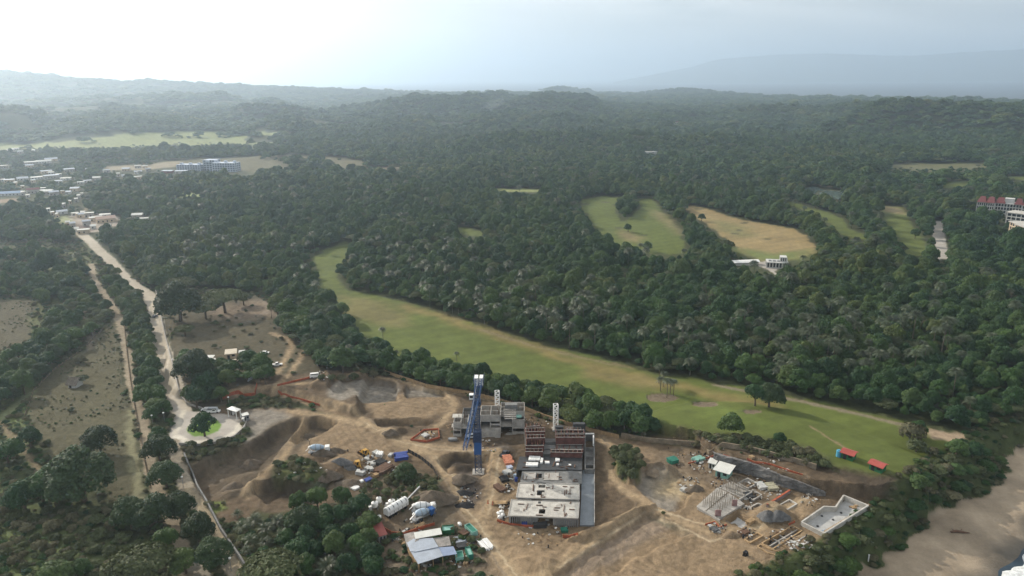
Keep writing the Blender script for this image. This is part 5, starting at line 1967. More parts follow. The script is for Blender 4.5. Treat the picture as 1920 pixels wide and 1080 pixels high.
wq(pit, m, 1112.4, 835, 1112.4, 819, 3.3, 3.0, 4.1, .35)
wq(pit, m, 1096, 813.5, 1114, 813.5, 3.2, 3.0, 3.5, .3)
m.build('railing', m_white, pit)

# ---------------------------------------------------------------- the upper grey block
A0 = T(915, 818)
up = thing('grey_block', 'stepped grey concrete shell with open rooms behind the blue crane', 'building', (A0.x, A0.y, 0))
bpy.context.view_layer.update()


def room_block(e, xa, xb, ybase, zb, floors, depth, seed, top_open=True, mt=m_conc):
    """floors: list of (z0, z1, front setback). Front face between pixels xa and xb at height zb"""
    rg = np.random.default_rng(seed)
    A, Bv = loc2(xa, ybase, zb, e), loc2(xb, ybase, zb, e)
    d = (Bv - A).to_2d()
    L = d.length
    d.normalize()
    nv = Vector((-d.y, d.x))
    if nv.y < 0:
        nv = -nv
    P = lambda u, v: (A.x + d.x * u + nv.x * v, A.y + d.y * u + nv.y * v)
    w, sl, dk = M(), M(), M()
    for fi, (z0, z1, sb) in enumerate(floors):
        n = max(2, int(L / 3.4))
        zc, hh = (z0 + z1) / 2, z1 - z0
        last = fi == len(floors) - 1
        for k in range(n):
            u0, u1 = L * k / n, L * (k + 1) / n
            t = rg.uniform()
            if t < .45:      # solid bay
                w.beam((*P(u0, sb), zc), (*P(u1, sb), zc), .25, hh - .01 * fi)
            elif t < .8:     # window bay
                w.beam((*P(u0, sb), z0 + hh * .18), (*P(u1, sb), z0 + hh * .18), .25, hh * .36)
                w.beam((*P(u0, sb), z1 - hh * .1), (*P(u1, sb), z1 - hh * .1), .25, hh * .2)
            w.beam((*P(u0 + .15, sb + .1), z0), (*P(u0 + .15, sb + .1), z1 - .01), .36)
            w.beam((*P(u0 + .1, sb + .15), zc), (*P(u0 + .1, depth), zc), .22, hh - .03)
            if last and top_open:
                w.beam((*P(u0, sb + (depth - sb) * .5), zc), (*P(u1, sb + (depth - sb) * .5), zc), .22, hh - .05)
        w.beam((*P(L, sb), zc), (*P(L, depth), zc), .25, hh - .02)
        w.beam((*P(0, depth), zc), (*P(L, depth), zc), .25, hh - .04)
        sl.add(prism([P(-.15, sb - .3), P(L + .15, sb - .3), P(L + .15, depth + .1), P(-.15, depth + .1)], z0 - .25, z0 + .0))
        if not last:
            ns = floors[fi + 1][2]
        elif not top_open:
            sl.add(prism([P(-.15, sb - .3), P(L + .15, sb - .3), P(L + .15, depth + .1), P(-.15, depth + .1)], z1, z1 + .22))
        if last and top_open:
            for q in range(9):
                u, v = rg.uniform(.5, L - .5), rg.uniform(sb + .5, depth - .5)
                dk.beam((*P(u, v), z0), (*P(u, v), z1 + rg.uniform(.4, 1.6)), .14)
    w.build('wall', mt, e)
    sl.build('slab', m_conc, e)
    if dk.V:
        dk.build('rebar', m_rust, e)
    return P, L


room_block(up, 850, 877, 818, 0, [(0, 3, 0), (3, 5.6, 1.6)], 9, 1)
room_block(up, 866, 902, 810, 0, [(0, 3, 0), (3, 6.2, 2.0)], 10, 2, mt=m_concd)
Pm, Lm = room_block(up, 900, 938, 820, 0, [(0, 2.8, 0), (2.8, 5.6, .8), (5.6, 8.2, 3.6)], 12.5, 3)
room_block(up, 938, 983, 814, 0, [(0, 3.2, 0), (3.2, 6.0, 1.0), (6.0, 8.2, 4.5)], 13, 4)
a, b = loc2(947, 766, 8.4, up), loc2(970, 766, 8.4, up)
M().box(a.x, b.x, a.y - .2, a.y + 2.6, 6.5, 10.0).build('stair_tower', m_concd, up)
m = M()
a, b = loc2(968, 783, 6.3, up), loc2(978, 783, 6.3, up)
M().box(a.x, b.x, a.y, a.y + 5.5, 6.1, 6.6).build('glazed_canopy', m_teal, up)
m = M()
for k in range(6):
    a = loc2(944 + k * .4, 768 + 3.4 * k, 8.4, up)
    b = loc2(968, 768 + 3.4 * k, 8.4, up)
    m.beam((a.x, a.y, 8.45), (b.x, b.y, 8.45), .35, .3)
m.build('roof_beam', m_conc, up)
a, b = loc2(848, 783, 5.8, up), loc2(869, 783, 5.8, up)
M().box(a.x, b.x, a.y, a.y + 3.4, 5.65, 5.85).build('pale_roof_slab', m_concl, up)
m = M()
for (xx, yy, w_, d_) in ((852, 800, 2.4, 2.6), (862, 796, 3, 1.6), (868, 798, 2, 3)):
    a = loc2(xx, yy, 3.2, up)
    m.box(a.x - w_ / 2, a.x + w_ / 2, a.y, a.y + d_, 3.02, 3.2 + .02 * w_)
m.build('sheet', m_concl, up)

# ---------------------------------------------------------------- vehicles
def vehicle(kind, body_m):
    """length along +x, parts: body, cabin glass, wheels"""
    e = thing(kind, None, None)
    L, W, H0, H1, c0, c1, c2, c3 = {'van': (5.2, 2.0, 1.25, 2.25, .02, .06, .80, .90), 'car': (4.5, 1.8, .85, 1.42, .16, .28, .66, .80), 'pickup': (5.3, 1.9, .95, 1.75, .34, .40, .62, .72)}[kind]
    m = M()
    z0 = .38
    m.add(([(0, -W / 2, z0), (L, -W / 2, z0), (L, W / 2, z0), (0, W / 2, z0), (.08, -W / 2 + .05, H0), (L * .98, -W / 2 + .08, H0 * .92), (L * .98, W / 2 - .08, H0 * .92), (.08, W / 2 - .05, H0)],
           box(0, 1, 0, 1, 0, 1)[1]))
    m.add(([(L * c0, -W / 2 + .06, H0 - .05), (L * c3, -W / 2 + .06, H0 - .05), (L * c3, W / 2 - .06, H0 - .05), (L * c0, W / 2 - .06, H0 - .05), (L * c1, -W / 2 + .2, H1), (L * c2, -W / 2 + .2, H1), (L * c2, W / 2 - .2, H1), (L * c1, W / 2 - .2, H1)],
           box(0, 1, 0, 1, 0, 1)[1]))
    if kind == 'pickup':
        m.V = m.V
        m.box(.15, L * .33, -W / 2 + .02, -W / 2 + .12, H0 - .1, H0 + .2)
        m.box(.15, L * .33, W / 2 - .12, W / 2 - .02, H0 - .1, H0 + .2)
    m.build('body', body_m, e)
    g = M()
    for s in (-1, 1):
        yy = s * (W / 2 - .11)
        g.add(([(L * (c0 * .4 + c1 * .6) + .1, yy - .03, H0 + .08), (L * (c2 * .3 + c3 * .7) - .1, yy - .03, H0 + .08), (L * (c2 * .3 + c3 * .7) - .1, yy + .03, H0 + .08), (L * (c0 * .4 + c1 * .6) + .1, yy + .03, H0 + .08),
                (L * c1 + .12, yy - .03 - s * .1, H1 - .12), (L * c2 - .1, yy - .03 - s * .1, H1 - .12), (L * c2 - .1, yy + .03 - s * .1, H1 - .12), (L * c1 + .12, yy + .03 - s * .1, H1 - .12)], box(0, 1, 0, 1, 0, 1)[1]))
    g.build('side_window', m_glass, e)
    g = M()
    a, b, zz0, zz1 = L * c3 + .02, L * c2 + .02, H0 + .05, H1 - .06
    g.add(([(a - .05, -W / 2 + .2, zz0), (a + .02, -W / 2 + .2, zz0), (a + .02, W / 2 - .2, zz0), (a - .05, W / 2 - .2, zz0), (b - .05, -W / 2 + .3, zz1), (b + .02, -W / 2 + .3, zz1), (b + .02, W / 2 - .3, zz1), (b - .05, W / 2 - .3, zz1)], box(0, 1, 0, 1, 0, 1)[1]))
    g.build('windscreen', m_glass, e)
    for x in (L * .19, L * .80):
        for s in (-1, 1):
            M().add(cyl(.36, s * (W / 2 - .2), s * (W / 2 + .02), 12, 'y', (x, .36))).build('wheel', m_tyre, e)
    for s in (-1, 1):
        M().box(L * .975, L + .02, s * (W / 2 - .3) - .18, s * (W / 2 - .3) + .18, .6, .8).build('headlight', m_lamp, e)
    return e


PAINTS = {'white': m_white, 'silver': mat('silver_paint', (.42, .44, .46), .35, .6), 'dark': mat('dark_paint', (.04, .045, .055), .3, .6), 'beige': mat('beige_paint', (.5, .42, .3), .4, .5)}
for kind, col, px, py, q, lab in [
    ('van', 'white', 581, 709, 15, 'white van parked on the dirt beside the orange netting'),
    ('car', 'silver', 468, 717, 100, 'silver sedan parked under the trees of the car park'),
    ('car', 'dark', 404, 745, 10, 'dark car parked in the shade above the gate'),
    ('car', 'silver', 414, 740, 30, 'grey car parked behind the dark car above the gate'),
    ('pickup', 'white', 509, 687, 15, 'white pickup at the right edge of the small grove'),
    ('pickup', 'dark', 615, 684, 200, 'dark pickup with a pale top beside the forest clearing'),
    ('pickup', 'white', 390, 774, 5, 'white pickup parked below the gatehouse wall'),
    ('car', 'white', 378, 770, 0, 'white car nearest the road by the gatehouse wall'),
    ('van', 'silver', 409, 773, 180, 'grey van parked beside the gate canopy'),
    ('car', 'dark', 286, 597, 80, 'dark car driving on the pale road'),
    ('pickup', 'silver', 872, 822, 10, 'grey pickup parked in front of the grey block'),
    ('pickup', 'dark', 940, 859, 60, 'dark pickup beside the pallets of bricks'),
    ('car', 'beige', 432, 681, 30, 'beige car half hidden below the cream roofed house'),
    ('car', 'white', 488, 664, 10, 'white car among the trees right of the cream roofed house'),
]:
    e = vehicle(kind, PAINTS[col])
    e['category'] = kind
    p = T(px, py)
    p.z += .05
    place(e, p, R(q), lab)
    e.name = {'van': 'parked_van', 'car': 'parked_car', 'pickup': 'pickup_truck'}[kind]


def mixer(label, p, rz, drum_m, cab_m):
    e = thing('cement_mixer_truck', label, 'mixer truck', p, rz)
    m = M()
    m.box(0, 8.2, -.45, .45, .75, 1.05)
    m.box(.2, 1.6, -1.1, 1.1, .8, 1.1)
    m.build('chassis', m_steel, e)
    # drum: a fat barrel, tilted
    rr = [.5, 1.0, 1.22, 1.25, 1.15, .8, .55]
    xx = [0, .7, 1.8, 2.7, 3.6, 4.7, 5.2]
    V, F = tube([(1.0 + x, 0, 2.35 + (5.2 - x) * .13) for x in xx], rr, 14)
    d_ = M().add((V, F))
    d_.add(([tuple(v) for v in V[:14]], [tuple(range(14))]))
    dr = d_.build('drum', drum_m, e)
    for x in (2.0, 3.9):
        M().add((tube([(1 + x - .12, 0, 2.35 + (5.2 - x) * .13), (1 + x + .12, 0, 2.35 + (5.2 - x) * .13)], [1.29, 1.29], 14))).build('drum_band', m_steel, dr)
    m = M()
    m.box(6.4, 8.2, -1.15, 1.15, .8, 2.7)
    m.box(6.6, 8.0, -1.05, 1.05, 2.7, 2.85)
    c = m.build('cab', cab_m, e)
    M().box(8.19, 8.24, -1.0, 1.0, 1.7, 2.5).build('windscreen', m_glass, c)
    m = M()
    m.beam((.2, -.4, 2.9), (1.0, -.4, 3.4), .3)
    m.beam((.2, .4, 2.9), (1.0, .4, 3.4), .3)
    m.beam((.9, 0, 1.0), (.9, 0, 3.2), .5)
    m.beam((.6, 0, 2.8), (-.8, .3, 1.5), .5, .12)
    m.build('chute', m_white, e)
    for x in (1.5, 2.8, 7.2):
        for s in (-1, 1):
            M().add(cyl(.52, s * .75, s * 1.2, 12, 'y', (x, .52))).build('wheel', m_tyre, e)
    return e


m_drum = mat('pale_blue_grey', (.36, .46, .56), .45, .5, .1, .8)
mixer('grey blue cement mixer truck standing by the dark spoil heap', T(578, 853), R(12), m_drum, m_white)
mixer('blue cabbed cement mixer truck facing the bare tree in the fenced yard', T(774, 981), R(38), m_drum, m_blue)
mixer('white cement mixer truck behind the blue cabbed one', T(772, 963), R(12), m_white, m_white)

# tanker trailer with raised conveyor pipe
A, rz, L = heading((724, 972), (762, 946))
e = thing('tanker_trailer', 'long white bulk tanker trailer beside the orange fenced yard', 'trailer', A, rz)
m = M()
m.add(prism([(0, -1.2), (L, -1.2), (L, 1.2), (0, 1.2)], 1.2, 3.0))
V, F = tube([(0, 0, 2.6), (.15, 0, 2.6), (L - .15, 0, 2.6), (L, 0, 2.6)], [1.0, 1.35, 1.35, 1.0], 16)
m.add((V, F))
m.build('tank', m_white, e)
m = M()
for k in range(5):
    m.box(L * (.08 + .2 * k), L * (.08 + .2 * k) + .15, -1.28, 1.28, 1.1, 3.98)
m.build('band', m_steel, e)
m = M()
m.beam((L, 0, 2.2), (L + 6.5, 0, 4.6), .45)
m.build('conveyor_pipe', m_steel, e)
m = M()
m.box(.2, L - .2, -.4, .4, .7, 1.2)
m.build('chassis', m_black, e)
for k, x in enumerate((1.0, 2.3, 3.6, L - 1.2)):
    for s in (-1, 1):
        M().add(cyl(.52, s * .8, s * 1.22, 12, 'y', (x, .52))).build('wheel', m_tyre, e)

# white silo parts lying by the trailer
def silo(label, px, py, rz, h, r, name='cement_silo'):
    e = thing(name, label, 'silo', T(px, py), rz)
    m = M()
    V, F = tube([(0, 0, .6), (0, 0, 1.2), (0, 0, 1.2 + h), (0, 0, 1.7 + h)], [.25, r, r, r * .3], 14)
    m.add((V, F))
    m.build('vessel', m_white, e)
    m = M()
    for a in (-1, 1):
        for b in (-1, 1):
            m.beam((a * r * .8, b * r * .8, -.2), (a * r * .8, b * r * .8, 1.6), .16)
    m.build('leg', m_steel, e)
    M().box(-r - .9, -r, -.5, .5, .2, 1.6).build('hopper', m_white, e)
    return e


silo('white hopper machine at the left of the yard', 703, 955, .4, 1.4, 1.1)
silo('white domed machine leaning over the hopper machine', 711, 947, 1.0, 1.6, .9)
silo('round white tank just above the tanker trailer', 735, 950, .2, 1.2, 1.2)
silo('small round tank by the red roofed shed', 711, 978, .2, .9, .8)


def digger(label, px, py, rz):
    e = thing('backhoe_loader', label, 'digger', T(px, py), rz)
    m = M()
    m.box(0, 3.6, -.55, .55, .9, 1.5)
    m.box(1.9, 3.5, -.5, .5, 1.5, 2.0)
    m.build('body', m_yellow, e)
    m = M()
    m.box(.3, 1.9, -.8, .8, 2.9, 3.05)
    for a in (.4, 1.8):
        for b in (-.7, .7):
            m.beam((a, b, 1.4), (a, b, 2.9), .12)
    c = m.build('cab', m_yellow, e)
    M().box(.48, 1.72, -.66, .66, 1.5, 2.86).build('window', m_glass, c)
    m = M()
    m.beam((3.4, -.6, 1.3), (5.0, -.6, .7), .22)
    m.beam((3.4, .6, 1.3), (5.0, .6, .7), .22)
    b = m.build('loader_arm', m_yellow, e)
    M().add(([(5.0, -1.2, .2), (5.9, -1.2, .1), (5.9, 1.2, .1), (5.0, 1.2, .2), (4.9, -1.2, 1.1), (5.2, -1.2, 1.1), (5.2, 1.2, 1.1), (4.9, 1.2, 1.1)], box(0, 1, 0, 1, 0, 1)[1])).build('bucket', m_rust, b)
    m = M()
    m.beam((0, 0, 1.2), (-1.4, 0, 3.9), .34)
    m.beam((-1.4, 0, 3.9), (-2.9, 0, 1.9), .28)
    d_ = m.build('digging_arm', m_yellow, e)
    M().box(-3.3, -2.6, -.4, .4, 1.0, 1.8).build('scoop', m_rust, d_)
    for x, r in ((.7, .75), (3.0, .5)):
        for s in (-1, 1):
            M().add(cyl(r, s * .65, s * 1.1, 14, 'y', (x, r))).build('wheel', m_tyre, e)
    return e


digger('yellow backhoe loader at the upper left of the material yard', 688, 858, R(130))
digger('second yellow backhoe loader below the first one', 673, 880, R(120))

# ---------------------------------------------------------------- sheds and huts
def shed(name, label, cat, pa, pb, depth, h, wall_m, roof_m, over=.5, slope=.5, gable=False, door=True, group=None, win=True):
    """front wall between pixels pa and pb on the ground; depth runs away from the viewer"""
    A, rz, L = heading(pa, pb)
    ux, uy = math.cos(rz), math.sin(rz)
    A.z = max(H(A.x + ux * a_ - uy * b_, A.y + uy * a_ + ux * b_) for a_ in (0, L) for b_ in (0, depth * .6))
    e = thing(name, label, cat, A, rz, group)
    if gable:
        V = [(0, 0, -2.5), (L, 0, -2.5), (L, depth, -2.5), (0, depth, -2.5), (0, 0, h), (L, 0, h), (L, depth, h), (0, depth, h), (0, depth / 2, h + slope), (L, depth / 2, h + slope)]
        F = [(0, 1, 5, 4), (2, 3, 7, 6), (3, 0, 4, 8, 7), (1, 2, 6, 9, 5)]
        M().add((V, F)).build('wall', wall_m, e)
        r = M()
        o = over
        for s in (0, 1):
            y0, y1 = (-o, depth / 2) if s == 0 else (depth / 2, depth + o)
            za, zb = (h - slope * o / (depth / 2), h + slope) if s == 0 else (h + slope, h - slope * o / (depth / 2))
            r.add(([(-o, y0, za + .02), (L + o, y0, za + .02), (L + o, y1, zb + .02), (-o, y1, zb + .02), (-o, y0, za + .14), (L + o, y0, za + .14), (L + o, y1, zb + .14), (-o, y1, zb + .14)], box(0, 1, 0, 1, 0, 1)[1]))
        r.build('roof', roof_m, e)
    else:
        V = [(0, 0, -2.5), (L, 0, -2.5), (L, depth, -2.5), (0, depth, -2.5), (0, 0, h), (L, 0, h), (L, depth, h + slope), (0, depth, h + slope)]
        M().add((V, box(0, 1, 0, 1, 0, 1)[1])).build('wall', wall_m, e)
        k = slope / depth
        o = over
        M().add(([(-o, -o, h + .03 - k * o), (L + o, -o, h + .03 - k * o), (L + o, depth + o, h + .03 + slope + k * o), (-o, depth + o, h + .03 + slope + k * o), (-o, -o, h + .15 - k * o), (L + o, -o, h + .15 - k * o), (L + o, depth + o, h + .15 + slope + k * o), (-o, depth + o, h + .15 + slope + k * o)],
                 box(0, 1, 0, 1, 0, 1)[1])).build('roof', roof_m, e)
    if door:
        M().box(L * .15, L * .15 + min(1.2, L * .3), -.06, .04, 0, min(2.1, h * .85)).build('door', m_black, e)
    if win:
        M().box(L * .6, L * .6 + min(1.6, L * .3), -.05, .04, h * .45, h * .8).build('window', m_glass, e)
    return e


# the large workshop: several sheet roofs at different pitches over an open frame
W0 = T(800, 1045)
ws = thing('workshop_shed', 'large open sided workshop under overlapping grey and white metal roof sheets', 'shed', (W0.x, W0.y, W0.z))
bpy.context.view_layer.update()


def sheet(e, name, px, zs, mt, th=.12):
    P = [loc2(a, b, z + e.location.z, e) for (a, b), z in zip(px, zs)]
    V = [(p.x, p.y, p.z) for p in P] + [(p.x, p.y, p.z + th) for p in P]
    n = len(P)
    F = [tuple(range(n))[::-1], tuple(range(n, 2 * n))] + [(i, (i + 1) % n, (i + 1) % n + n, i + n) for i in range(n)]
    return M().add((V, F)).build(name, mt, e)


sheet(ws, 'old_roof_sheet', [(757, 1002), (777, 997), (786, 1012), (763, 1027)], [3.8, 4.2, 4.2, 3.7], m_tinold)
sheet(ws, 'white_roof_sheet', [(776, 999), (826, 990), (829, 1002), (779, 1011)], [4.5, 4.5, 4.3, 4.3], m_tinw)
sheet(ws, 'roof_sheet', [(763, 1018), (775, 1011), (812, 1009), (822, 1026), (779, 1035), (769, 1034)], [3.9, 4.1, 4.1, 3.9, 3.8, 3.8], m_tin)
sheet(ws, 'roof_sheet', [(770, 1035), (822, 1026.5), (831, 1043), (784, 1058)], [3.65, 3.7, 3.4, 3.3], m_tin)
sheet(ws, 'old_roof_sheet', [(813, 1009), (842, 1006), (846, 1023), (822, 1026)], [3.7, 3.6, 3.4, 3.6], m_tinold)
sheet(ws, 'blue_roof_sheet', [(822, 1027), (850, 1025), (857, 1039), (831, 1043)], [3.5, 3.4, 3.1, 3.2], mat('bluish_sheet', (.27, .33, .46), .5, .5, .1, .5, metal=.2, stripes=('X', 2.2, .18)))
m = M()
for px_, py_ in ((760, 1012), (784, 1056), (830, 1043), (856, 1038), (842, 1012), (812, 1049)):
    p = loc2(px_, py_, 3.2 + W0.z, ws)
    m.beam((p.x, p.y, -.5), (p.x, p.y, 3.2), .2)
m.build('post', m_timber, ws)
m = M()
for (x0, y0), (x1, y1) in (((764, 1020), (786, 1056)), ((770, 1000), (826, 994))):
    a, b = loc2(x0, y0, 3.0 + W0.z, ws), loc2(x1, y1, 3.0 + W0.z, ws)
    m.beam((a.x, a.y, 1.2), (b.x, b.y, 1.2), .1, 2.6)
m.build('wall', m_timber, ws)

shed('red_roof_shed', 'small grey shed with a rusty red sheet roof left of the workshop', 'shed', (711, 1019), (725, 1015), 6.5, 2.6, m_conc, m_tinred, .4, .5)
shed('red_roof_hut', 'green walled hut with a red roof beside the blue tank on the fairway edge', 'hut', (1577, 859), (1598, 866), 3.6, 2.5, m_green, m_tinbr, .6, .6, True)
shed('red_roof_hut', 'second green walled hut with a red roof, nearer the beach', 'hut', (1629, 880), (1652, 889), 3.6, 2.5, m_green, m_tinbr, .6, .6, True)
m = M().add(cyl(.9, 0, 2.4, 14)).add(cyl(.5, 2.4, 2.7, 14))
one('water_tank', m, mat('light_blue_plastic', (.08, .33, .50), .5, .4), 'light blue water tank at the left end of the first red roofed hut', 'tank', T(1572, 856))
shed('cream_roof_house', 'small house with a cream striped roof in the clearing', 'house', (424, 674), (443, 672), 4.6, 2.8, m_cream, mat('cream_sheet', (.62, .54, .42), .6, .3, .1, .5, stripes=('X', 1.2, .3)), .5, .6)
e = shed('white_roof_house', 'long low house with a bright white angled tin roof in the grove', 'house', (378, 683), (396, 683), 4.0, 2.6, m_cream, m_tinw, .5, .4)
shed('white_roof_lean_to', 'narrow white roofed lean-to joined to the right of the white roofed house', 'shed', (395, 690), (403, 689), 5.5, 2.3, m_cream, m_tinw, .4, .3, win=False)
shed('blue_roof_shed', 'low shed with a pale blue roof hidden in the grove', 'shed', (416, 707), (432, 705), 3.0, 2.3, m_cream, m_tin, .4, .3)
shed('small_white_shed', 'tiny white roofed kiosk below the grove trees', 'shed', (461, 696), (467, 698), 2.0, 2.2, m_cream, m_tinw, .3, .2, win=False)
shed('tin_shack', 'low grey tin shack left of the blue roofed shed', 'shed', (383, 693), (391, 692), 2.6, 2.0, m_cream, m_tinold, .3, .2, win=False)
shed('white_roof_kiosk', 'small flat white roofed cabin right of the cream roofed house', 'shed', (449, 669), (459, 668), 2.2, 2.2, m_cream, m_tinw, .3, .2, win=False)
shed('thatched_hut', 'lone grey thatched hut standing in the dry field', 'hut', (128, 727), (143, 728), 4.5, 2.4, m_render, m_thatch, .9, 2.2, True)
shed('site_office', 'tiny white roofed site hut beside the green roofed shed', 'hut', (1328, 878), (1340, 881), 3.0, 2.4, m_render, m_tinw, .4, .2)
gs = shed('green_roof_shed', 'site shed with a pale grey roof on the villa plot', 'shed', (1341, 893), (1364, 900), 5.2, 2.8, m_teal, m_tinw, .8, .3)
sheet(gs, 'green_canopy', [(1369, 898), (1381, 890), (1387, 884), (1376, 880)], [2.6, 2.6, 2.8, 2.9], m_greent)
gc = thing('gate_canopy', 'white pitched canopy on posts over the site gate beside the roundabout', 'canopy', T(437, 779))
bpy.context.view_layer.update()
P = [(424.5, 766.5), (434.5, 761.5), (452, 767), (443, 772)]
q = [loc2(a, b, 4.0 + gc.location.z, gc) for a, b in P]
c = sum((Vector(v) for v in q), Vector()) / 4
m = M()
V = [(v.x, v.y, v.z) for v in q] + [(c.x, c.y, c.z + .8)] + [(v.x, v.y, v.z - .2) for v in q]
F = [(0, 1, 4), (1, 2, 4), (2, 3, 4), (3, 0, 4), (8, 7, 6, 5), (0, 5, 6, 1), (1, 6, 7, 2), (2, 7, 8, 3), (3, 8, 5, 0)]
m.add((V, F)).build('roof', m_white, gc)
m = M()
for v in q:
    w_ = v * .82 + c * .18
    m.beam((w_.x, w_.y, -.4), (w_.x, w_.y, 3.9), .3)
m.build('post', m_white, gc)
shed('gatehouse', 'small grey gatehouse under the white canopy', 'hut', (432, 778), (438, 778), 2.6, 2.5, m_render, m_conc, .2, .1)
shed('white_container', 'white container cabin with a flat roof right of the gate', 'cabin', (456, 791), (468, 788), 2.6, 2.6, m_steel, m_tinw, .1, .1)
shed('guard_booth', 'little white guard booth at the corner of the roundabout', 'hut', (454, 794), (457, 794), 1.4, 2.0, m_render, m_tinw, .2, .1, win=False)
for (a, b, d_, mt, lab) in [((830, 1005), (852, 1003), 3, m_green, 'long green container behind the workshop roof'), ((855, 1056), (870, 1054), 3.2, m_teal, 'pale green skip container below the blue sheet roof'),
                            ((879, 1051), (888, 1049), 4.2, m_greent, 'dark green skip container beside the pale green one'), ((886, 1008), (896, 1004), 5, m_teal, 'faded green sheeted crate by the road')]:
    A, rz, L = heading(a, b)
    m = M()
    m.box(0, L, 0, d_, -.2, .15)
    for bx_ in ((0, L, 0, .12), (0, L, d_ - .12, d_), (0, .12, .13, d_ - .13), (L - .12, L, .13, d_ - .13)):
        m.box(*bx_, .152, 1.9)
    for k in range(int(L / .8)):
        m.box(k * .8 + .2, k * .8 + .32, -.06, -.003, 0, 1.85)
    e = thing('skip_container', lab, 'container', A, rz, 'containers round the workshop')
    m.build('shell', mt, e)
    M().box(.14, L - .14, .14, d_ - .14, 1.3, 1.55).build('load', m_teal if mt is not m_teal else m_greent, e)

# orange safety netting
for pts, h, lab in [([(418, 750), (440, 743), (465, 736), (483, 732)], 1.5, 'long bright orange netting round the upper terrace by the car park'),
                    ([(522, 738), (545, 745), (575, 753), (600, 761)], .9, 'orange netting along the ramp road'),
                    ([(520, 724), (545, 718), (575, 711), (582, 709)], .9, 'pale orange netting left of the white van'),
                    ([(770, 826), (795, 808), (822, 806), (824, 822), (800, 829), (770, 826)], .8, 'orange netting square round the fenced pit'),
                    ([(718, 992), (735, 1002), (757, 1004), (780, 996), (815, 985)], 1.1, 'red netting curving round the truck yard'),
                    ([(932, 978), (955, 985), (990, 989), (1020, 990)], .9, 'red netting in front of the block entrance, left end'),
                    ([(1055, 1007), (1068, 1008), (1084, 1003)], .9, 'red netting in front of the block, right end'),
                    ([(1290, 870), (1340, 856), (1390, 862)], .5, 'thin orange tape above the shotcrete wall, left stretch'),
                    ([(1400, 864), (1445, 872), (1480, 884), (1505, 892)], .6, 'thin orange tape above the shotcrete wall, right stretch'),
                    ([(1322, 985), (1340, 980), (1350, 990), (1362, 985)], .6, 'crumpled orange netting below the foundation slab'),
                    ([(1478, 986), (1490, 980)], .8, 'short orange netting at the corner of the footing pit')]:
    fence('safety_netting', lab, 'netting', pts, .22, h, m_orange, m_timber, 'orange safety netting')
m = M()
# boundary walls
fence('boundary_wall', 'long low tan wall along the site edge below the belt of trees', 'wall', [(722, 700), (800, 726), (879, 739), (926, 750), (976, 765), (1020, 783), (1067, 798), (1115, 811), (1160, 822)], .4, 1.6, m_timber, None, None, 3)
fence('boundary_wall', 'curving earth coloured wall above the villa plot', 'wall', [(1165, 820), (1215, 829), (1285, 835), (1354, 838), (1410, 847), (1480, 865), (1530, 880)], .5, 2.0, mat('earth_wall', (.22, .18, .13), .9, .1, .3, .5), None, None, 3)
fence('road_wall', 'thin dark wall following the lower dirt road', 'wall', [(346, 855), (370, 914), (388, 944), (415, 997), (453, 1053), (480, 1100)], .5, 1.5, m_concd, None, None, 3)
fence('road_wall', 'pale kerb wall right of the pale road above the roundabout', 'wall', [(292, 545), (303, 600), (312, 640), (325, 690), (336, 735), (350, 758), (380, 768)], .4, 1.0, m_conc, None, None, 3)
fence('road_wall', 'grey curved wall round the outer side of the roundabout', 'wall', [(336, 834), (380, 836), (415, 830), (440, 820), (458, 803), (462, 792)], .4, 1.0, m_conc, None, None, 4)
fence('field_fence', 'post fence between the dry field and the side road', 'fence', [(232, 600), (238, 660), (244, 710), (252, 760), (262, 810), (270, 860), (282, 915)], .06, .8, m_thatch, m_timber, None, 9)
fence('field_fence', 'curved wire fence round the far side of the dry field', 'fence', [(195, 616), (157, 654), (104, 692), (63, 733), (47, 780)], .06, .8, m_thatch, m_timber, None, 8)
fence('yard_fence', 'dark sheet fence along the curved haul road', 'fence', [(765, 848), (790, 862), (812, 880), (822, 900)], .08, 1.6, m_black, m_timber, None, 4)
# shotcrete retaining wall with a wavering top
P = px_path([(1336, 870), (1345, 874), (1375, 881), (1410, 889), (1465, 910), (1521, 925), (1546, 928)], 6, 0.0)
base = P[0].copy()
zf = [min(H(p.x - .5, p.y - 3.5), 1.2) for p in P]
hs_ = [4.85 * (1 - .75 * (i / (len(P) - 1)) ** 3) for i, p in enumerate(P)]
e = thing('shotcrete_wall', 'tall grey sprayed concrete retaining wall cut into the hillside', 'retaining wall', (base.x, base.y, 0))
V, F = [], []
for i, p in enumerate(P):
    for j in range(7):
        t = j / 6
        V.append((p.x - base.x + (rg.uniform(-.25, .25)), p.y - base.y - .9 - .5 * (1 - t) + rg.uniform(-.3, .3), -1.0 + (hs_[i] + 1.2) * t + rg.uniform(-.15, .15)))
    V.append((p.x - base.x, p.y - base.y + 1.8, hs_[i] - .3))
for i in range(len(P) - 1):
    for j in range(7):
        F.append((i * 8 + j, (i + 1) * 8 + j, (i + 1) * 8 + j + 1, i * 8 + j + 1))
o = M().add((V, F)).build('face', m_rock, e)

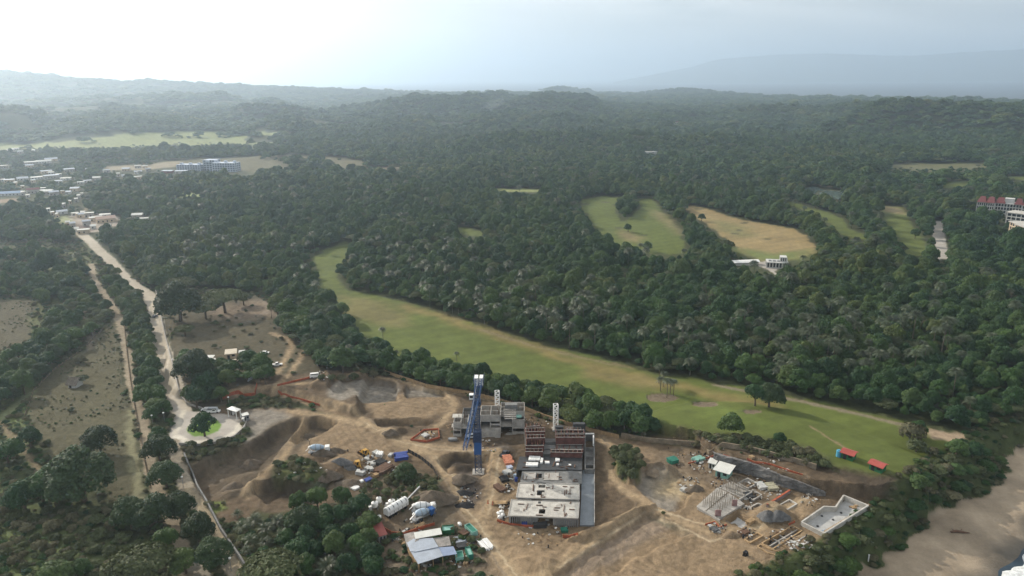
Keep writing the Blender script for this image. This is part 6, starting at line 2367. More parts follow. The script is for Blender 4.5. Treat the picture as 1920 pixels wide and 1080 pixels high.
# ---------------------------------------------------------------- the villa plot
V0 = T(1350, 960)
fs = thing('foundation_slab', 'pale foundation slab in steps with rows of thin upright columns', 'foundation', (V0.x, V0.y, V0.z))
bpy.context.view_layer.update()
VZ = V0.z
m = M()
for px4, z in (([(1306, 949), (1322, 958), (1364, 923), (1345, 914)], .5), ([(1324, 959), (1350, 972), (1396, 944), (1366, 924)], .7), ([(1347, 913), (1366, 922), (1398, 936), (1410, 922), (1372, 902)], .45)):
    P = [loc2(a, b, VZ + z, fs) for a, b in px4]
    m.add(prism([(p.x, p.y) for p in P], -.8, z))
m.build('slab', m_conc, fs)
m = M()
for a, b, n_ in (((1318, 950), (1352, 926), 9), ((1330, 956), (1362, 932), 9), ((1345, 964), (1378, 938), 8), ((1362, 918), (1392, 932), 7), ((1356, 912), (1384, 920), 7), ((1370, 906), (1394, 918), 6)):
    for k in range(n_):
        t = k / (n_ - 1)
        p = loc2(a[0] + (b[0] - a[0]) * t, a[1] + (b[1] - a[1]) * t, VZ + .5, fs)
        m.beam((p.x, p.y, .3), (p.x + rg.uniform(-.1, .1), p.y, 3.4 + rg.uniform(-.5, .8)), .16)
        m.beam((p.x + .5, p.y, .3), (p.x + .5 + rg.uniform(-.1, .1), p.y, 3.2 + rg.uniform(-.6, .6)), .10)
m.build('starter_bars', mat('weathered_timber', (.24, .21, .17), .9, .1, .25, 1.0), fs)
m = M()
for px_, py_, w_ in ((1346, 968, 1.9), (1377, 949, 1.7)):
    p = loc2(px_, py_, VZ + .6, fs)
    m.box(p.x - w_ / 2, p.x + w_ / 2, p.y - .12, p.y + .12, .3, 3.0)
m.build('wall_panel', mat('pink_brick', (.30, .19, .18), .9, .1, .2, 1.0), fs)
m = M()
wq(fs, m, 1308, 951, 1350, 975, VZ + .8, -.5, .9, .4)
wq(fs, m, 1384, 911, 1410, 922, VZ + 1.0, -.5, 1.1, .4)
wq(fs, m, 1410, 922, 1386, 936, VZ + 1.0, -.5, 1.1, .4)
m.build('edge_wall', m_conc, fs)


def tank(name, label, cat, px, z, h, wall_m, floor_m, ft=.3, w=.5, floor_z=None):
    """open tank: outline in pixels at rim height z"""
    c = G(*px[0], z)
    base = T(*px[0])
    e = thing(name, label, cat, (c.x, c.y, z - h))
    bpy.context.view_layer.update()
    P = [G(a, b, z) for a, b in px]
    P2 = [(p.x - c.x, p.y - c.y) for p in P]
    M().add(prism(P2, 0, ft)).build('floor', floor_m, e)
    m = M()
    n = len(P2)
    for i in range(n):
        a, b = P2[i], P2[(i + 1) % n]
        m.beam((*a, (h + ft) / 2), (*b, (h + ft) / 2), w, h - ft + .01 * (i % 2))
    m.build('wall', wall_m, e)
    return e, P2


z0 = T(1385, 980).z
e, P2 = tank('pool_tank', 'square concrete tank with a pale floor below the foundation slab', 'tank', [(1357, 974), (1384, 959), (1418, 974), (1390, 994)], z0 + 1.3, 1.5, m_concd, m_pool, .3)
e, P2 = tank('swimming_pool', 'empty angular concrete swimming pool shell at the edge of the bluff', 'pool', [(1503, 978), (1545, 949), (1567, 950), (1582, 928), (1628, 947), (1545, 999)], 1.6, 2.2, m_concl, m_pool, .3, .5)
m = M()
q = G(1530, 985, 1.6) - G(1503, 978, 1.6)
a = G(1507, 978, .3) - G(1503, 978, 1.6)
for (x, y) in ((1597, 950), (1602, 952), (1606, 948)):
    p = G(x, y, -.1) - G(1503, 978, 1.6)
    m.box(p.x - .8, p.x + .8, p.y - .3, p.y + .3, .302, .7)
o = m.build('timber_pile', m_timber)
o.location = e.location
tag(o, 'small pile of reddish timber on the floor of the swimming pool', 'timber')
m = M()
for (x, y) in ((1541, 968), (1533, 987), (1562, 975), (1577, 962)):
    p = G(x, y, -.3) - G(1503, 978, 1.6)
    m.box(p.x - .3, p.x + .3, p.y - .3, p.y + .3, .3, .6)
m.build('drain', m_deck, e)
# scaffolding under the seaward side of the pool
m = M()
P = px_path([(1545, 1003), (1575, 985), (1605, 968), (1632, 950)], 4, -1.0)
b0 = P[0].copy()
for p in P:
    m.beam((p.x - b0.x, p.y - b0.y, -4), (p.x - b0.x, p.y - b0.y, 1.6), .16)
for i in range(len(P) - 1):
    for z in (-1.5, .2, 1.4):
        m.beam((P[i].x - b0.x, P[i].y - b0.y, z), (P[i + 1].x - b0.x, P[i + 1].y - b0.y, z), .3, .12)
one('scaffolding', m, m_timber, 'timber scaffolding along the seaward side of the swimming pool', 'scaffolding', b0)
m = M().add(([(0, 0, 0), (2.6, .4, .4), (3.0, 2.6, 1.6), (.4, 2.2, 1.4), (0, 0, -.1), (2.6, .4, .3), (3.0, 2.6, 1.5), (.4, 2.2, 1.3)], box(0, 1, 0, 1, 0, 1)[1]))
one('tarpaulin', m, mat('pale_blue_sheet', (.40, .50, .60), .6, .3), 'pale blue sheet hanging below the corner of the swimming pool', 'sheet', G(1542, 1009, -1.5))
e, P2 = tank('footing_pit', 'long rectangular footing pit lined with timber boards', 'pit', [(1428, 1018), (1486, 985), (1504, 994), (1448, 1029)], .3, 2.0, m_timber, m_concd, .2, .35)
m = M()
for t in (.35, .55):
    a = Vector(P2[0]) * (1 - t) + Vector(P2[1]) * t
    b = Vector(P2[3]) * (1 - t) + Vector(P2[2]) * t
    m.beam((a.x, a.y, 1.3), (b.x, b.y, 1.3), .3)
a, b = Vector(P2[0]) * .5 + Vector(P2[3]) * .5, Vector(P2[1]) * .5 + Vector(P2[2]) * .5
m.beam((a.x, a.y, 1.2), (b.x, b.y, 1.2), .35)
m.build('crosswall', m_conc, e)
e, P2 = tank('footing_pit', 'smaller L shaped footing trench in front of the long pit', 'pit', [(1426, 1020), (1446, 1030), (1470, 1036), (1462, 1042), (1440, 1036), (1420, 1024)], .2, 1.4, m_timber, m_rust, .2, .3)
zq = T(1415, 952).z
tank('square_footing', 'small square concrete footing beside the gravel heap', 'pit', [(1406, 951), (1421, 943), (1437, 949), (1421, 961)], zq + .5, 1.2, m_conc, m_pool, .3, .5)
P = px_path([(1438, 952), (1460, 938), (1480, 925)], 4)
b0 = P[0].copy()
e = thing('garden_wall', 'low tan wall with an orange top running behind the gravel heap', 'wall', b0)
m = wall_path([p - b0 for p in P], .5, 1.3)
m.build('wall', mat('mauve_render', (.24, .19, .18), .85, .2, .15, .5), e)
m = M()
for i in range(len(P) - 1):
    a, b = P[i] - b0, P[i + 1] - b0
    m.beam((a.x, a.y, a.z + 1.36), (b.x, b.y, b.z + 1.36), .6, .12)
m.build('coping', m_orange, e)


def heap(label, px, py, rx, ry, h, mt, name='spoil_heap', cat='heap', seed=0, group=None):
    c = T(px, py)
    rg_ = np.random.default_rng(seed + int(px))
    nr, ns = 9, 22
    V, F = [], []
    for i in range(nr):
        t = i / (nr - 1)
        for k in range(ns):
            a = 2 * math.pi * k / ns
            r_ = (1 - t) * (1 + .12 * math.sin(3 * a + px) + .07 * math.sin(7 * a))
            V.append((rx * r_ * math.cos(a), ry * r_ * math.sin(a), -.4 + (h + .4) * (1 - (1 - t) ** 1.25) * (1) + rg_.uniform(-.08, .08) * h))
    for i in range(nr - 1):
        for k in range(ns):
            F.append((i * ns + k, i * ns + (k + 1) % ns, (i + 1) * ns + (k + 1) % ns, (i + 1) * ns + k))
    o = M().add((V, F)).build(name, mt)
    for p in o.data.polygons:
        p.use_smooth = True
    o.location = c
    return tag(o, label, cat, group)


heap('dark grey gravel heap beside the square footing', 1440, 968, 3.6, 2.8, 2.2, m_gravel, 'gravel_heap')
heap('second lighter gravel heap right of the dark grey one', 1460, 968, 3.8, 2.8, 2.2, m_gravel, 'gravel_heap', seed=3)
heap('rounded tan heap at the head of the dirt bowl', 1225, 886, 3.4, 2.6, 1.8, mat('tan_earth', (.25, .2, .145), .95, .1, .25, .6, bump=.4))
heap('dark earth heap behind the mixer truck', 606, 850, 5.0, 2.2, 1.8, m_mud)
heap('long dark earth heap right of the mixer truck', 628, 846, 4.5, 2.0, 1.6, m_mud)
heap('greenish gravel heap left of the backhoe loaders', 638, 866, 5.0, 2.4, 1.7, m_gravel, 'gravel_heap')
heap('dark gravel heap touching the lower backhoe loader', 655, 876, 3.4, 2.2, 1.5, m_gravel, 'gravel_heap', seed=2)
heap('round brown earth heap above the weedy bank', 617, 893, 4.6, 3.6, 2.6, m_mud)
heap('wide brown spoil bank below the material yard', 660, 908, 8.0, 4.5, 1.8, m_mud, seed=4)
heap('large grey brown spoil heap by the leafless tree', 812, 935, 8.0, 5.0, 3.0, m_mud, seed=5)
heap('dark heap in the pit west of the ramp', 470, 872, 5.0, 4.0, 2.6, m_mud, seed=6)
heap('dark heap at the foot of the lower pit', 442, 912, 6.0, 4.2, 2.2, m_mud, seed=7)
heap('small dark heap on the haul road above the netting square', 733, 811, 3.6, 2.4, 1.6, m_mud, seed=8)
heap('dark spoil heap beneath the crane mast', 868, 898, 5.0, 3.4, 2.0, m_mud, seed=9)
heap('black scrap heap on the road below the crane', 872, 948, 4.2, 2.6, 1.4, m_black, 'scrap_heap', seed=10)
heap('low black scrap heap above the lower one', 868, 925, 5.0, 2.6, 1.2, m_black, 'scrap_heap', seed=11)
heap('earth heap left of the foundation slab', 1305, 917, 3.6, 2.6, 1.8, m_mud, seed=12)
heap('brown earth heap in front of the tank', 1372, 1003, 4.0, 2.4, 1.2, mat('brown_earth', (.2, .15, .1), .95, .1, .25, .6, bump=.4), seed=13)
heap('dark heap inside the triangular pit', 580, 818, 4.0, 2.6, 1.4, m_mud, seed=14)

# ---------------------------------------------------------------- material stacks
def stack(name, label, cat, pa, pb, depth, h, mt, bars=6, group=None, jit=.15, seed=0, layers=2):
    A, rz, L = heading(pa, pb)
    rg_ = np.random.default_rng(seed + int(pa[0] * 7))
    m = M()
    for j in range(layers):
        for k in range(bars):
            y = depth * (k + .1) / bars
            m.add(box(rg_.uniform(0, jit) * L, L * (1 - rg_.uniform(0, jit)), y, y + depth / bars * .78, h * j / layers + .02, h * (j + .9) / layers), Matrix.Rotation(rg_.uniform(-.03, .03), 4, 'Z'))
    m.box(L * .1, L * .1 + .15, -.05, depth + .05, -.3, .018)
    m.box(L * .8, L * .8 + .15, -.05, depth + .05, -.3, .018)
    return one(name, m, mt, label, cat, A, rz, group)


GS = 'stacks in the material yard'
WHITEP = mat('pale_panel', (.50, .50, .48), .6, .3, .15, .8)
for i, (pa, pb, d_, h_, mt, nb, lab) in enumerate([
    ((664, 890), (682, 893), 2.2, 1.4, WHITEP, 3, 'long pale beams at the lower left of the material yard'),
    ((682, 880), (690, 884), 2.0, 1.0, WHITEP, 4, 'pale boards just above the long beams'),
    ((690, 866), (702, 858), 2.4, 1.0, WHITEP, 5, 'pale slanted panels right of the lower backhoe'),
    ((703, 855), (714, 850), 2.2, 1.1, WHITEP, 4, 'white panels at the top of the material yard'),
    ((716, 858), (720, 850), 2.6, 1.2, m_white, 4, 'bright white boards beside the top panels'),
    ((733, 858), (738, 852), 1.4, .9, WHITEP, 3, 'single small pale bundle left of the blue panels'),
    ((740, 866), (768, 862), 5.0, 1.4, m_bpanel, 9, 'large stack of deep blue panels at the right of the material yard'),
    ((710, 876), (727, 868), 3.5, 1.2, m_black, 6, 'dark grey heap of formwork in the middle of the yard'),
    ((694, 874), (706, 872), 2.4, .9, WHITEP, 4, 'pale blocks in the middle left of the yard'),
    ((693, 884), (702, 882), 2.0, .9, WHITEP, 3, 'short pale boards below the middle blocks'),
    ((714, 893), (742, 876), 4.5, 1.2, m_rust, 10, 'broad rusty brown rebar stack along the yard edge'),
    ((711, 884), (734, 867), .6, .8, m_white, 1, 'single long white pipe beside the rebar stack'),
    ((703, 897), (712, 893), 1.8, 1.2, m_timber, 4, 'small tan crate stack below the rebar'),
    ((678, 910), (684, 907), 1.4, 1.6, m_white, 2, 'white topped box at the lower edge of the yard'),
    ((686, 908), (700, 902), 2.0, 1.2, m_bpanel, 4, 'dark blue bundle beside the white topped box'),
    ((664, 922), (676, 916), 2.2, .8, m_white, 6, 'scattered white poles at the lowest corner of the yard'),
]):
    stack('formwork_stack', lab, 'stack', pa, pb, d_, h_, mt, nb, GS, seed=i)
GB = 'building materials beside the concrete block'
for i, (pa, pb, d_, h_, mt, nb, lab) in enumerate([
    ((947, 874), (965, 872), 6.5, 1.3, m_brick, 7, 'orange red brick pallets at the left of the black deck'),
    ((951, 883), (963, 881), 2.0, 1.2, mat('blue_white_bags', (.45, .5, .62), .7, .2, .2, 1.5), 4, 'blue white bags right below the brick pallets'),
    ((946, 893), (962, 889), 2.8, 1.0, WHITEP, 6, 'pale scattered boards below the blue white bags'),
    ((940, 905), (956, 902), 3.4, .8, m_black, 7, 'dark pipes left of the pale roof slabs'),
    ((938, 925), (950, 920), 5.0, 1.0, m_rust, 7, 'rusty scrap bundle beside the second roof slab'),
    ((924, 948), (953, 947), 2.2, .6, m_timber, 3, 'long timber planks left of the front slab'),
    ((868, 1010), (882, 1003), 3.0, 1.2, m_rust, 8, 'mixed rusty scrap behind the workshop'),
    ((853, 1022), (876, 1018), 3.2, .8, m_tin, 5, 'long grey sheets right of the workshop roof'),
    ((856, 1032), (876, 1029), 2.8, .9, m_deck, 7, 'dark pipes below the long grey sheets'),
    ((893, 1016), (909, 1036), 3.4, .9, m_white, 7, 'bundle of white plastic pipes beside the road'),
    ((812, 1058), (832, 1055), 2.6, .9, m_deck, 8, 'dark bins with pale rims below the workshop roof'),
    ((752, 1020), (766, 1036), 1.4, .7, m_timber, 5, 'tan timber stack left of the workshop'),
    ((780, 992), (800, 984), 1.6, .5, m_timber, 4, 'long tan boards above the white roof sheet'),
    ((875, 1062), (881, 1052), 1.4, .8, m_timber, 2, 'yellow tan board between the two green skips'),
    ((1305, 868), (1324, 862), 3.0, .9, m_teal, 5, 'teal and white sheets stacked above the site hut'),
    ((1258, 872), (1275, 868), 3.6, 1.4, m_greent, 4, 'green covered materials left of the site hut'),
    ((1290, 896), (1306, 900), 1.6, .7, m_white, 4, 'white sacks on the bank left of the villa plot'),
    ((1425, 920), (1440, 918), 4.0, 1.2, WHITEP, 7, 'pale jumble of boards on the villa plot'),
    ((1441, 922), (1462, 920), 4.2, 1.2, mat('pale_olive_board', (.38, .36, .26), .8, .2, .3, 1.2), 8, 'cream and olive boards beside the pale jumble'),
    ((1424, 913), (1434, 911), 2.0, 1.0, m_greent, 3, 'small dark green tarpaulin pile on the villa plot'),
    ((1400, 936), (1416, 934), 3.4, .8, m_deck, 6, 'dark formwork beside the square footing'),
    ((1404, 986), (1418, 978), 1.6, 1.2, m_timber, 5, 'orange tan timber at the corner of the square tank'),
    ((1392, 1006), (1408, 1000), 2.2, .7, m_rust, 5, 'rusty bars in front of the square tank'),
    ((1338, 1000), (1350, 996), 2.4, .9, m_gravel, 4, 'dark sacks beside the crumpled netting'),
    ((1284, 925), (1292, 920), 2.4, 1.0, WHITEP, 5, 'pale rubble pile left of the foundation slab'),
    ((1408, 862), (1416, 860), 1.6, .9, m_timber, 3, 'small tan hut of boards above the shotcrete wall'),
    ((1398, 1045), (1404, 1041), 1.2, 1.4, m_black, 2, 'little dark box at the bottom of the villa road'),
    ((1000, 992), (1028, 990), 1.8, 1.4, m_deck, 8, 'dark crates in front of the block doorway'),
    ((1052, 1000), (1066, 999), 2.0, 1.0, m_greent, 4, 'green covered crates right of the doorway'),
    ((978, 988), (990, 988), 1.6, 1.2, m_bpanel, 3, 'dark blue tarpaulin bundle in front of the block'),
    ((840, 828), (858, 827), 1.6, 1.0, m_steel, 8, 'row of grey panels in front of the grey block'),
    ((796, 822), (806, 817), 2.6, .8, WHITEP, 5, 'pale litter inside the netting square'),
]):
    stack('material_stack', lab, 'stack', pa, pb, d_, h_, mt, nb, GB, seed=50 + i, layers=2)
for i, (px, py, lab) in enumerate([(938, 972, 'big white bag left of the front slab, lowest of its heap'), (943, 968, 'big white bag at the right of the bag heap'), (935, 965, 'big white bag at the left of the bag heap'), (941, 962, 'big white bag at the top of the bag heap'),
                                   (853, 893, 'white bag left of the crane foot'), (862, 985, 'pale boulder like bag by the yard corner')]):
    V, F = ICO1
    v = V * np.array([1.0, .8, .7]) * (1 + .12 * np.sin(V @ np.array([3.1, 4.7, 2.2]) + i))[:, None] + np.array([0, 0, .5])
    one('bulk_bag', M().add((v, F[:, :3])), m_white, lab, 'bag', T(px, py), i, 'white bulk bags')
for px, py, lab in [(968, 902, 'blue barrel beside the second roof slab'), (966, 896, 'pale blue barrel above the dark blue barrel')]:
    one('barrel', M().add(cyl(.6, -.1, 1.4, 12)).add(cyl(.64, .6, .7, 12)), m_bpanel if py > 900 else m_drum, lab, 'barrel', T(px, py))
# street lamps along the road
lp = None
for i, (px, py) in enumerate([(344, 915), (314, 848), (309, 792), (287, 797), (434, 1071), (430, 762), (388, 742), (326, 690)]):
    if lp is None:
        lp = thing('street_lamp', '', 'street lamp', (0, 0, 0), 0, 'street lamps along the roads')
        M().add(cyl(.09, -.3, 4.2, 8)).build('pole', m_steel, lp)
        M().add(tube([(0, 0, 4.2), (0, 0, 4.35), (0, 0, 4.7), (0, 0, 4.85)], [.12, .38, .38, .1], 10)).build('lantern', m_lamp, lp)
        o = lp
    else:
        o = copy_tree(lp)
    place(o, T(px, py), 0, 'slender street lamp with a white lantern ' + ['right of the dark junction tree', 'above the junction of the two roads', 'at the roundabout left side, nearest the road', 'on the verge left of the roundabout', 'on the lowest bend of the dirt road', 'above the gate canopy', 'at the lower corner of the grove', 'beside the pale road wall'][i])
# orange posts
for i, (px, py) in enumerate([(915, 944), (924, 946)]):
    one('marker_post', M().add(cyl(.16, -.2, 1.3, 8)).add(cyl(.35, -.1, .12, 8)), m_orange, ['left', 'right'][i] + ' of the two orange marker posts on the haul road', 'post', T(px, py))
# driftwood on the beach
p = G(1800, 997, BEACH_Z + .2)
m = M().add(tube([(-3, -.3, .2), (-1, .2, .5), (1, .1, .4), (3.2, .5, .1)], [.3, .45, .35, .12], 7)).add(tube([(0, .2, .4), (1.0, 1.0, 1.1)], [.2, .06], 5)).add(tube([(-1.5, 0, .4), (-2.4, .9, .8)], [.2, .06], 5))
p.z = H(p.x, p.y)
one('driftwood', m, m_rust, 'dark driftwood trunk lying on the sand', 'driftwood', p, -.2)
p = T(1628, 1052)
one('beach_post', M().add(cyl(.2, -.3, 2.2, 8)).add(cyl(.3, 2.2, 2.4, 8)), m_white, 'white post standing at the back of the beach', 'post', p)

# more low walls and pads of the villa plot
tank('plinth_wall', 'open rectangle of low pale walls behind the starter bars', 'foundation', [(1384, 905), (1402, 896), (1420, 905), (1402, 915)], T(1400, 905).z + .7, 1.0, m_conc, m_conc, .2, .45)
tank('plinth_wall', 'low walled pad between starter bars and the jumble of boards', 'foundation', [(1396, 926), (1412, 918), (1428, 927), (1412, 937)], T(1412, 928).z + .6, .9, m_conc, m_pool, .2, .4)
tank('plinth_wall', 'small walled pad beyond the end of the tan garden wall', 'foundation', [(1462, 946), (1480, 936), (1494, 944), (1476, 955)], T(1478, 946).z + .5, .8, m_concl, m_conc, .2, .4)
tank('plinth_wall', 'long shallow walled trench in front of the square tank', 'foundation', [(1396, 1010), (1420, 998), (1430, 1004), (1406, 1017)], T(1412, 1008).z + .4, .8, m_timber, m_concd, .15, .4)
tank('plinth_wall', 'low walled pad at the seaward side of the footing pit', 'foundation', [(1490, 1016), (1512, 1004), (1524, 1010), (1502, 1024)], T(1508, 1013).z + .3, .6, m_conc, m_conc, .15, .35)

# loose litter of the building site: offcuts, rubble, bars
_lit = []
for a, b, r, n_ in [(880, 925, 22, 60), (872, 945, 14, 40), (955, 890, 16, 60), (950, 915, 14, 50), (945, 950, 12, 40), (945, 975, 12, 30), (700, 875, 30, 110), (735, 885, 20, 60), (770, 990, 26, 50), (880, 1010, 22, 90), (865, 1050, 24, 90),
                    (790, 1060, 26, 60), (745, 1010, 12, 30), (1320, 870, 30, 70), (1290, 905, 20, 50), (1350, 905, 18, 40), (1430, 920, 34, 130), (1400, 945, 22, 60), (1345, 992, 18, 60), (1400, 1000, 18, 50), (1465, 1010, 30, 90),
                    (1500, 1020, 24, 70), (1520, 940, 20, 40), (1300, 845, 60, 60), (1020, 998, 50, 70), (800, 815, 14, 60), (600, 705, 16, 20), (850, 800, 12, 40), (905, 840, 26, 50), (1000, 790, 30, 50), (780, 900, 20, 40), (1440, 880, 40, 40), (560, 890, 40, 15), (620, 860, 40, 30)]:
    for _ in range(int(n_ * 1.2)):
        t, q = rng.uniform(0, 6.28), math.sqrt(rng.uniform())
        _lit.append((a + r * q * math.cos(t), b + r * .6 * q * math.sin(t)))
P = TP(_lit)
Z = hfun(P[:, 0], P[:, 1])
sh = []
for k, (dim, mi) in enumerate([((1.6, .16, .12), 0), ((.7, .5, .35), 1), ((1.1, .8, .2), 2), ((.5, .5, .5), 3), ((2.2, .10, .10), 4)]):
    parts_ = []
    r_ = np.random.default_rng(k)
    for q in range(3):
        v, f_ = box(-dim[0] / 2, dim[0] / 2, -dim[1] / 2, dim[1] / 2, 0, dim[2])
        a = r_.uniform(-.5, .5)
        c_, s_ = math.cos(a), math.sin(a)
        v = v @ np.array([[c_, s_, 0], [-s_, c_, 0], [0, 0, 1]]) + np.array([r_.uniform(-.5, .5), r_.uniform(-.5, .5), q * dim[2] * .8])
        parts_.append((v, f_))
    v, f_ = join(parts_)
    sh.append((v, f_, mi))
n_ = len(P)
s_ = rng.uniform(.25, .75, n_)
mass('site_debris', sh, (m_timber, m_conc, WHITEP, m_black, m_rust), np.stack([P[:, 0], P[:, 1], Z + .02], 1), rng.choice([0, 0, 1, 2, 3, 4, 4], n_), np.stack([s_, s_, s_], 1), np.stack([0 * s_, 0 * s_, rng.uniform(0, 6.28, n_)], 1),
     'loose offcuts, rubble and bars littering the building site', 'debris')

# ---------------------------------------------------------------- village, resort and distance
def small_house(px, py, wpx, kind, label, group, i):
    p = T(px, py)
    sl = math.sqrt(p.x ** 2 + p.y ** 2 + (CAM_H - p.z) ** 2)
    W = wpx * sl / FPX
    D = min(max(W * .7, 6), 11)
    h = 3.2 + (i % 3) * .8
    rz = -math.atan2(p.x, p.y) + [-.12, .08, .2, -.3][i % 4]
    e = thing({'g': 'grey_roof_house', 'w': 'white_roof_house', 'r': 'red_roof_house', 't': 'tan_roof_building', 'b': 'blue_roof_hall'}[kind], label, 'house', p, rz, group)
    rm = {'g': m_tin, 'w': m_tinw, 'r': m_tile, 't': mat('tan_roof', (.45, .33, .27), .8, .2, .1, .3), 'b': mat('blue_hall_roof', (.10, .2, .36), .6, .4)}[kind]
    sl_ = D * (.22 if i % 2 else .1)
    V = [(-W / 2, -D / 2, -2), (W / 2, -D / 2, -2), (W / 2, D / 2, -2), (-W / 2, D / 2, -2), (-W / 2, -D / 2, h), (W / 2, -D / 2, h), (W / 2, D / 2, h), (-W / 2, D / 2, h)]
    M().add((V, box(0, 1, 0, 1, 0, 1)[1])).build('wall', [m_render, m_cream, m_conc][i % 3], e)
    o = .4
    M().add(([(-W / 2 - o, -D / 2 - o, h + .02), (W / 2 + o, -D / 2 - o, h + .02), (W / 2 + o, D / 2 + o, h + .02), (-W / 2 - o, D / 2 + o, h + .02), (-W / 2 - o, 0, h + sl_), (W / 2 + o, 0, h + sl_)],
             [(0, 1, 5, 4), (2, 3, 4, 5), (0, 4, 3), (1, 2, 5), (0, 3, 2, 1)])).build('roof', rm, e)
    m = M()
    for k in range(max(1, int(W / 4))):
        x = -W / 2 + 1 + k * 4
        m.box(x, x + 1.3, -D / 2 - .05, -D / 2 - .01, .9, 2.3)
    m.build('window', m_glass, e)
    return e


VIL.sort()
cnt = {}
tot = {k: sum(1 for v in VIL if v[3] == k) for k in 'gwrtb'}
for i, (zx, zy, w, k) in enumerate(VIL):
    cnt[k] = cnt.get(k, 0) + 1
    row = 'upper' if zy < 300 else 'middle' if zy < 600 else 'lower'
    if k == 'w':
        lab = '%s white roofed house from the left in the hazy village, in its %s part' % (ordinal(cnt[k]), row)
    elif k == 'g':
        lab = '%s grey roofed house from the left in the hazy village, in its %s part' % (ordinal(cnt[k]), row)
    else:
        lab = {'r': 'faded red roofed house among the village trees', 't': 'wide tan roofed building at the head of the pale road', 'b': 'big blue roofed hall at the left edge of the village'}[k]
    small_house(.1852 * zx, 260 + .1852 * zy, .1852 * w, k, lab.capitalize(), 'village houses' if k in 'gw' else None, i)


def floors_block(e, x0, x1, y0, y1, n, fh, wall_m, glass_m, bays, name='wall', zb=0, side_bays=3):
    """a storeyed block: pale bands and piers standing proud of dark recessed bays"""
    M().box(x0 + .5, x1 - .5, y0 + .5, y1 - .5, zb - 4, zb + n * fh - .3).build('glazing', glass_m, e)
    m = M()
    for k in range(n + 1):
        z = zb + k * fh
        m.box(x0, x1, y0, y1, z - .35, z + .45 if k < n else z + .2)
    for b in range(bays + 1):
        x = x0 + (x1 - x0) * b / bays
        m.box(x - .35, x + .35, y0 + .05, y0 + .6, zb - 3, zb + n * fh - .4)
    for b in range(side_bays + 1):
        y = y0 + .65 + (y1 - y0 - .7) * b / side_bays
        for xx in (x0 + .05, x1 - .6):
            m.box(xx, xx + .55, y - .35, y + .35, zb - 3, zb + n * fh - .4)
    m.box(x0 + .1, x1 - .1, y0 + .1, y1 - .1, zb - 3.5, zb - .4)
    return m.build(name, wall_m, e)


def gable_roof(e, x0, x1, y0, y1, z, h, mt, name='roof'):
    c = (x1 - x0) * .25
    M().add(([(x0, y0, z), (x1, y0, z), (x1, y1, z), (x0, y1, z), (x0 + c, (y0 + y1) / 2, z + h), (x1 - c, (y0 + y1) / 2, z + h)], [(0, 1, 5, 4), (2, 3, 4, 5), (0, 4, 3), (1, 2, 5), (0, 3, 2, 1)])).build(name, mt, e)


# pale hotel in the valley, three linked blocks
m_bluish = mat('bluish_render', (.50, .55, .64), .8, .2, .05, .2)
A, rz, L = heading((332, 321), (443, 322))
e = thing('hotel', 'pale blue white hotel of three linked flat roofed blocks in the valley', 'hotel', A, rz)
m_win = mat('hazed_glass', (.16, .19, .24), .4, .4)  # window glass lightened, distance haze painted into its colour
floors_block(e, 0, L * .40, 0, 18, 3, 3.4, m_bluish, m_win, 9)
floors_block(e, L * .62, L, -3, 16, 4, 3.4, m_bluish, m_win, 9)
floors_block(e, L * .41, L * .61, 8, 26, 5, 3.4, m_bluish, m_win, 4, 'stair_tower')
m = M()
for k in range(7):
    x = L * (.04 + .15 * k)
    m.box(x, x + 4, 4, 8, 10 if k < 3 else 13.7, 13 if k < 3 else 17)
m.build('roof_hut', m_bluish, e)
shed('red_brick_shed', 'low reddish brick shed left of the hotel', 'shed', (303, 325), (322, 325), 8, 3.4, m_tile, m_tin, .5, .6)
shed('grey_hall', 'low grey hall between brick shed and hotel', 'shed', (328, 326), (350, 325), 8, 3.4, m_conc, m_tin, .5, .6)
shed('hilltop_house', 'white house alone on the wooded hill', 'house', (1211, 291), (1232, 290), 10, 5, m_render, m_render, .4, .3)
shed('hilltop_house', 'tiny dark roofed house on the far hill crest', 'house', (1268, 233), (1280, 232), 12, 5, m_render, m_tile, .6, 1)
shed('hilltop_house', 'bright speck of a white house on the far right hills', 'house', (1672, 199), (1678, 199), 12, 6, m_render, m_render, .4, .3)
A, rz, L = heading((1372, 499), (1422, 497))
e = thing('clubhouse_roof', 'long white curved roof building among the trees below the brown fairway', 'building', A, rz)
M().box(0, L, 0, 6, -2, 2.4).build('wall', m_render, e)
V, F = [], []
for i in range(9):
    t = i / 8
    z = 2.5 + 1.2 * math.sin(math.pi * t)
    V += [(-1, -1 + 8 * t, z), (L + 1, -1 + 8 * t, z)]
for i in range(8):
    F.append((2 * i, 2 * i + 1, 2 * i + 3, 2 * i + 2))
M().add((V, F)).build('roof', m_white, e)
A, rz, L = heading((1437, 502), (1478, 504))
e = thing('clubhouse', 'white stepped clubhouse with flat roofs beside the long curved roof', 'building', A, rz)
floors_block(e, 0, L, 0, 11, 1, 4.2, m_render, m_glass, 7)
floors_block(e, L * .62, L * .92, 2, 9, 1, 3.4, m_render, m_glass, 3, 'upper_storey', 4.6)
m = M()
for x in (.1, .3, .5):
    m.box(L * x, L * x + 2, 3, 6, 4.4, 5.2)
m.build('roof_vent', m_steel, e)
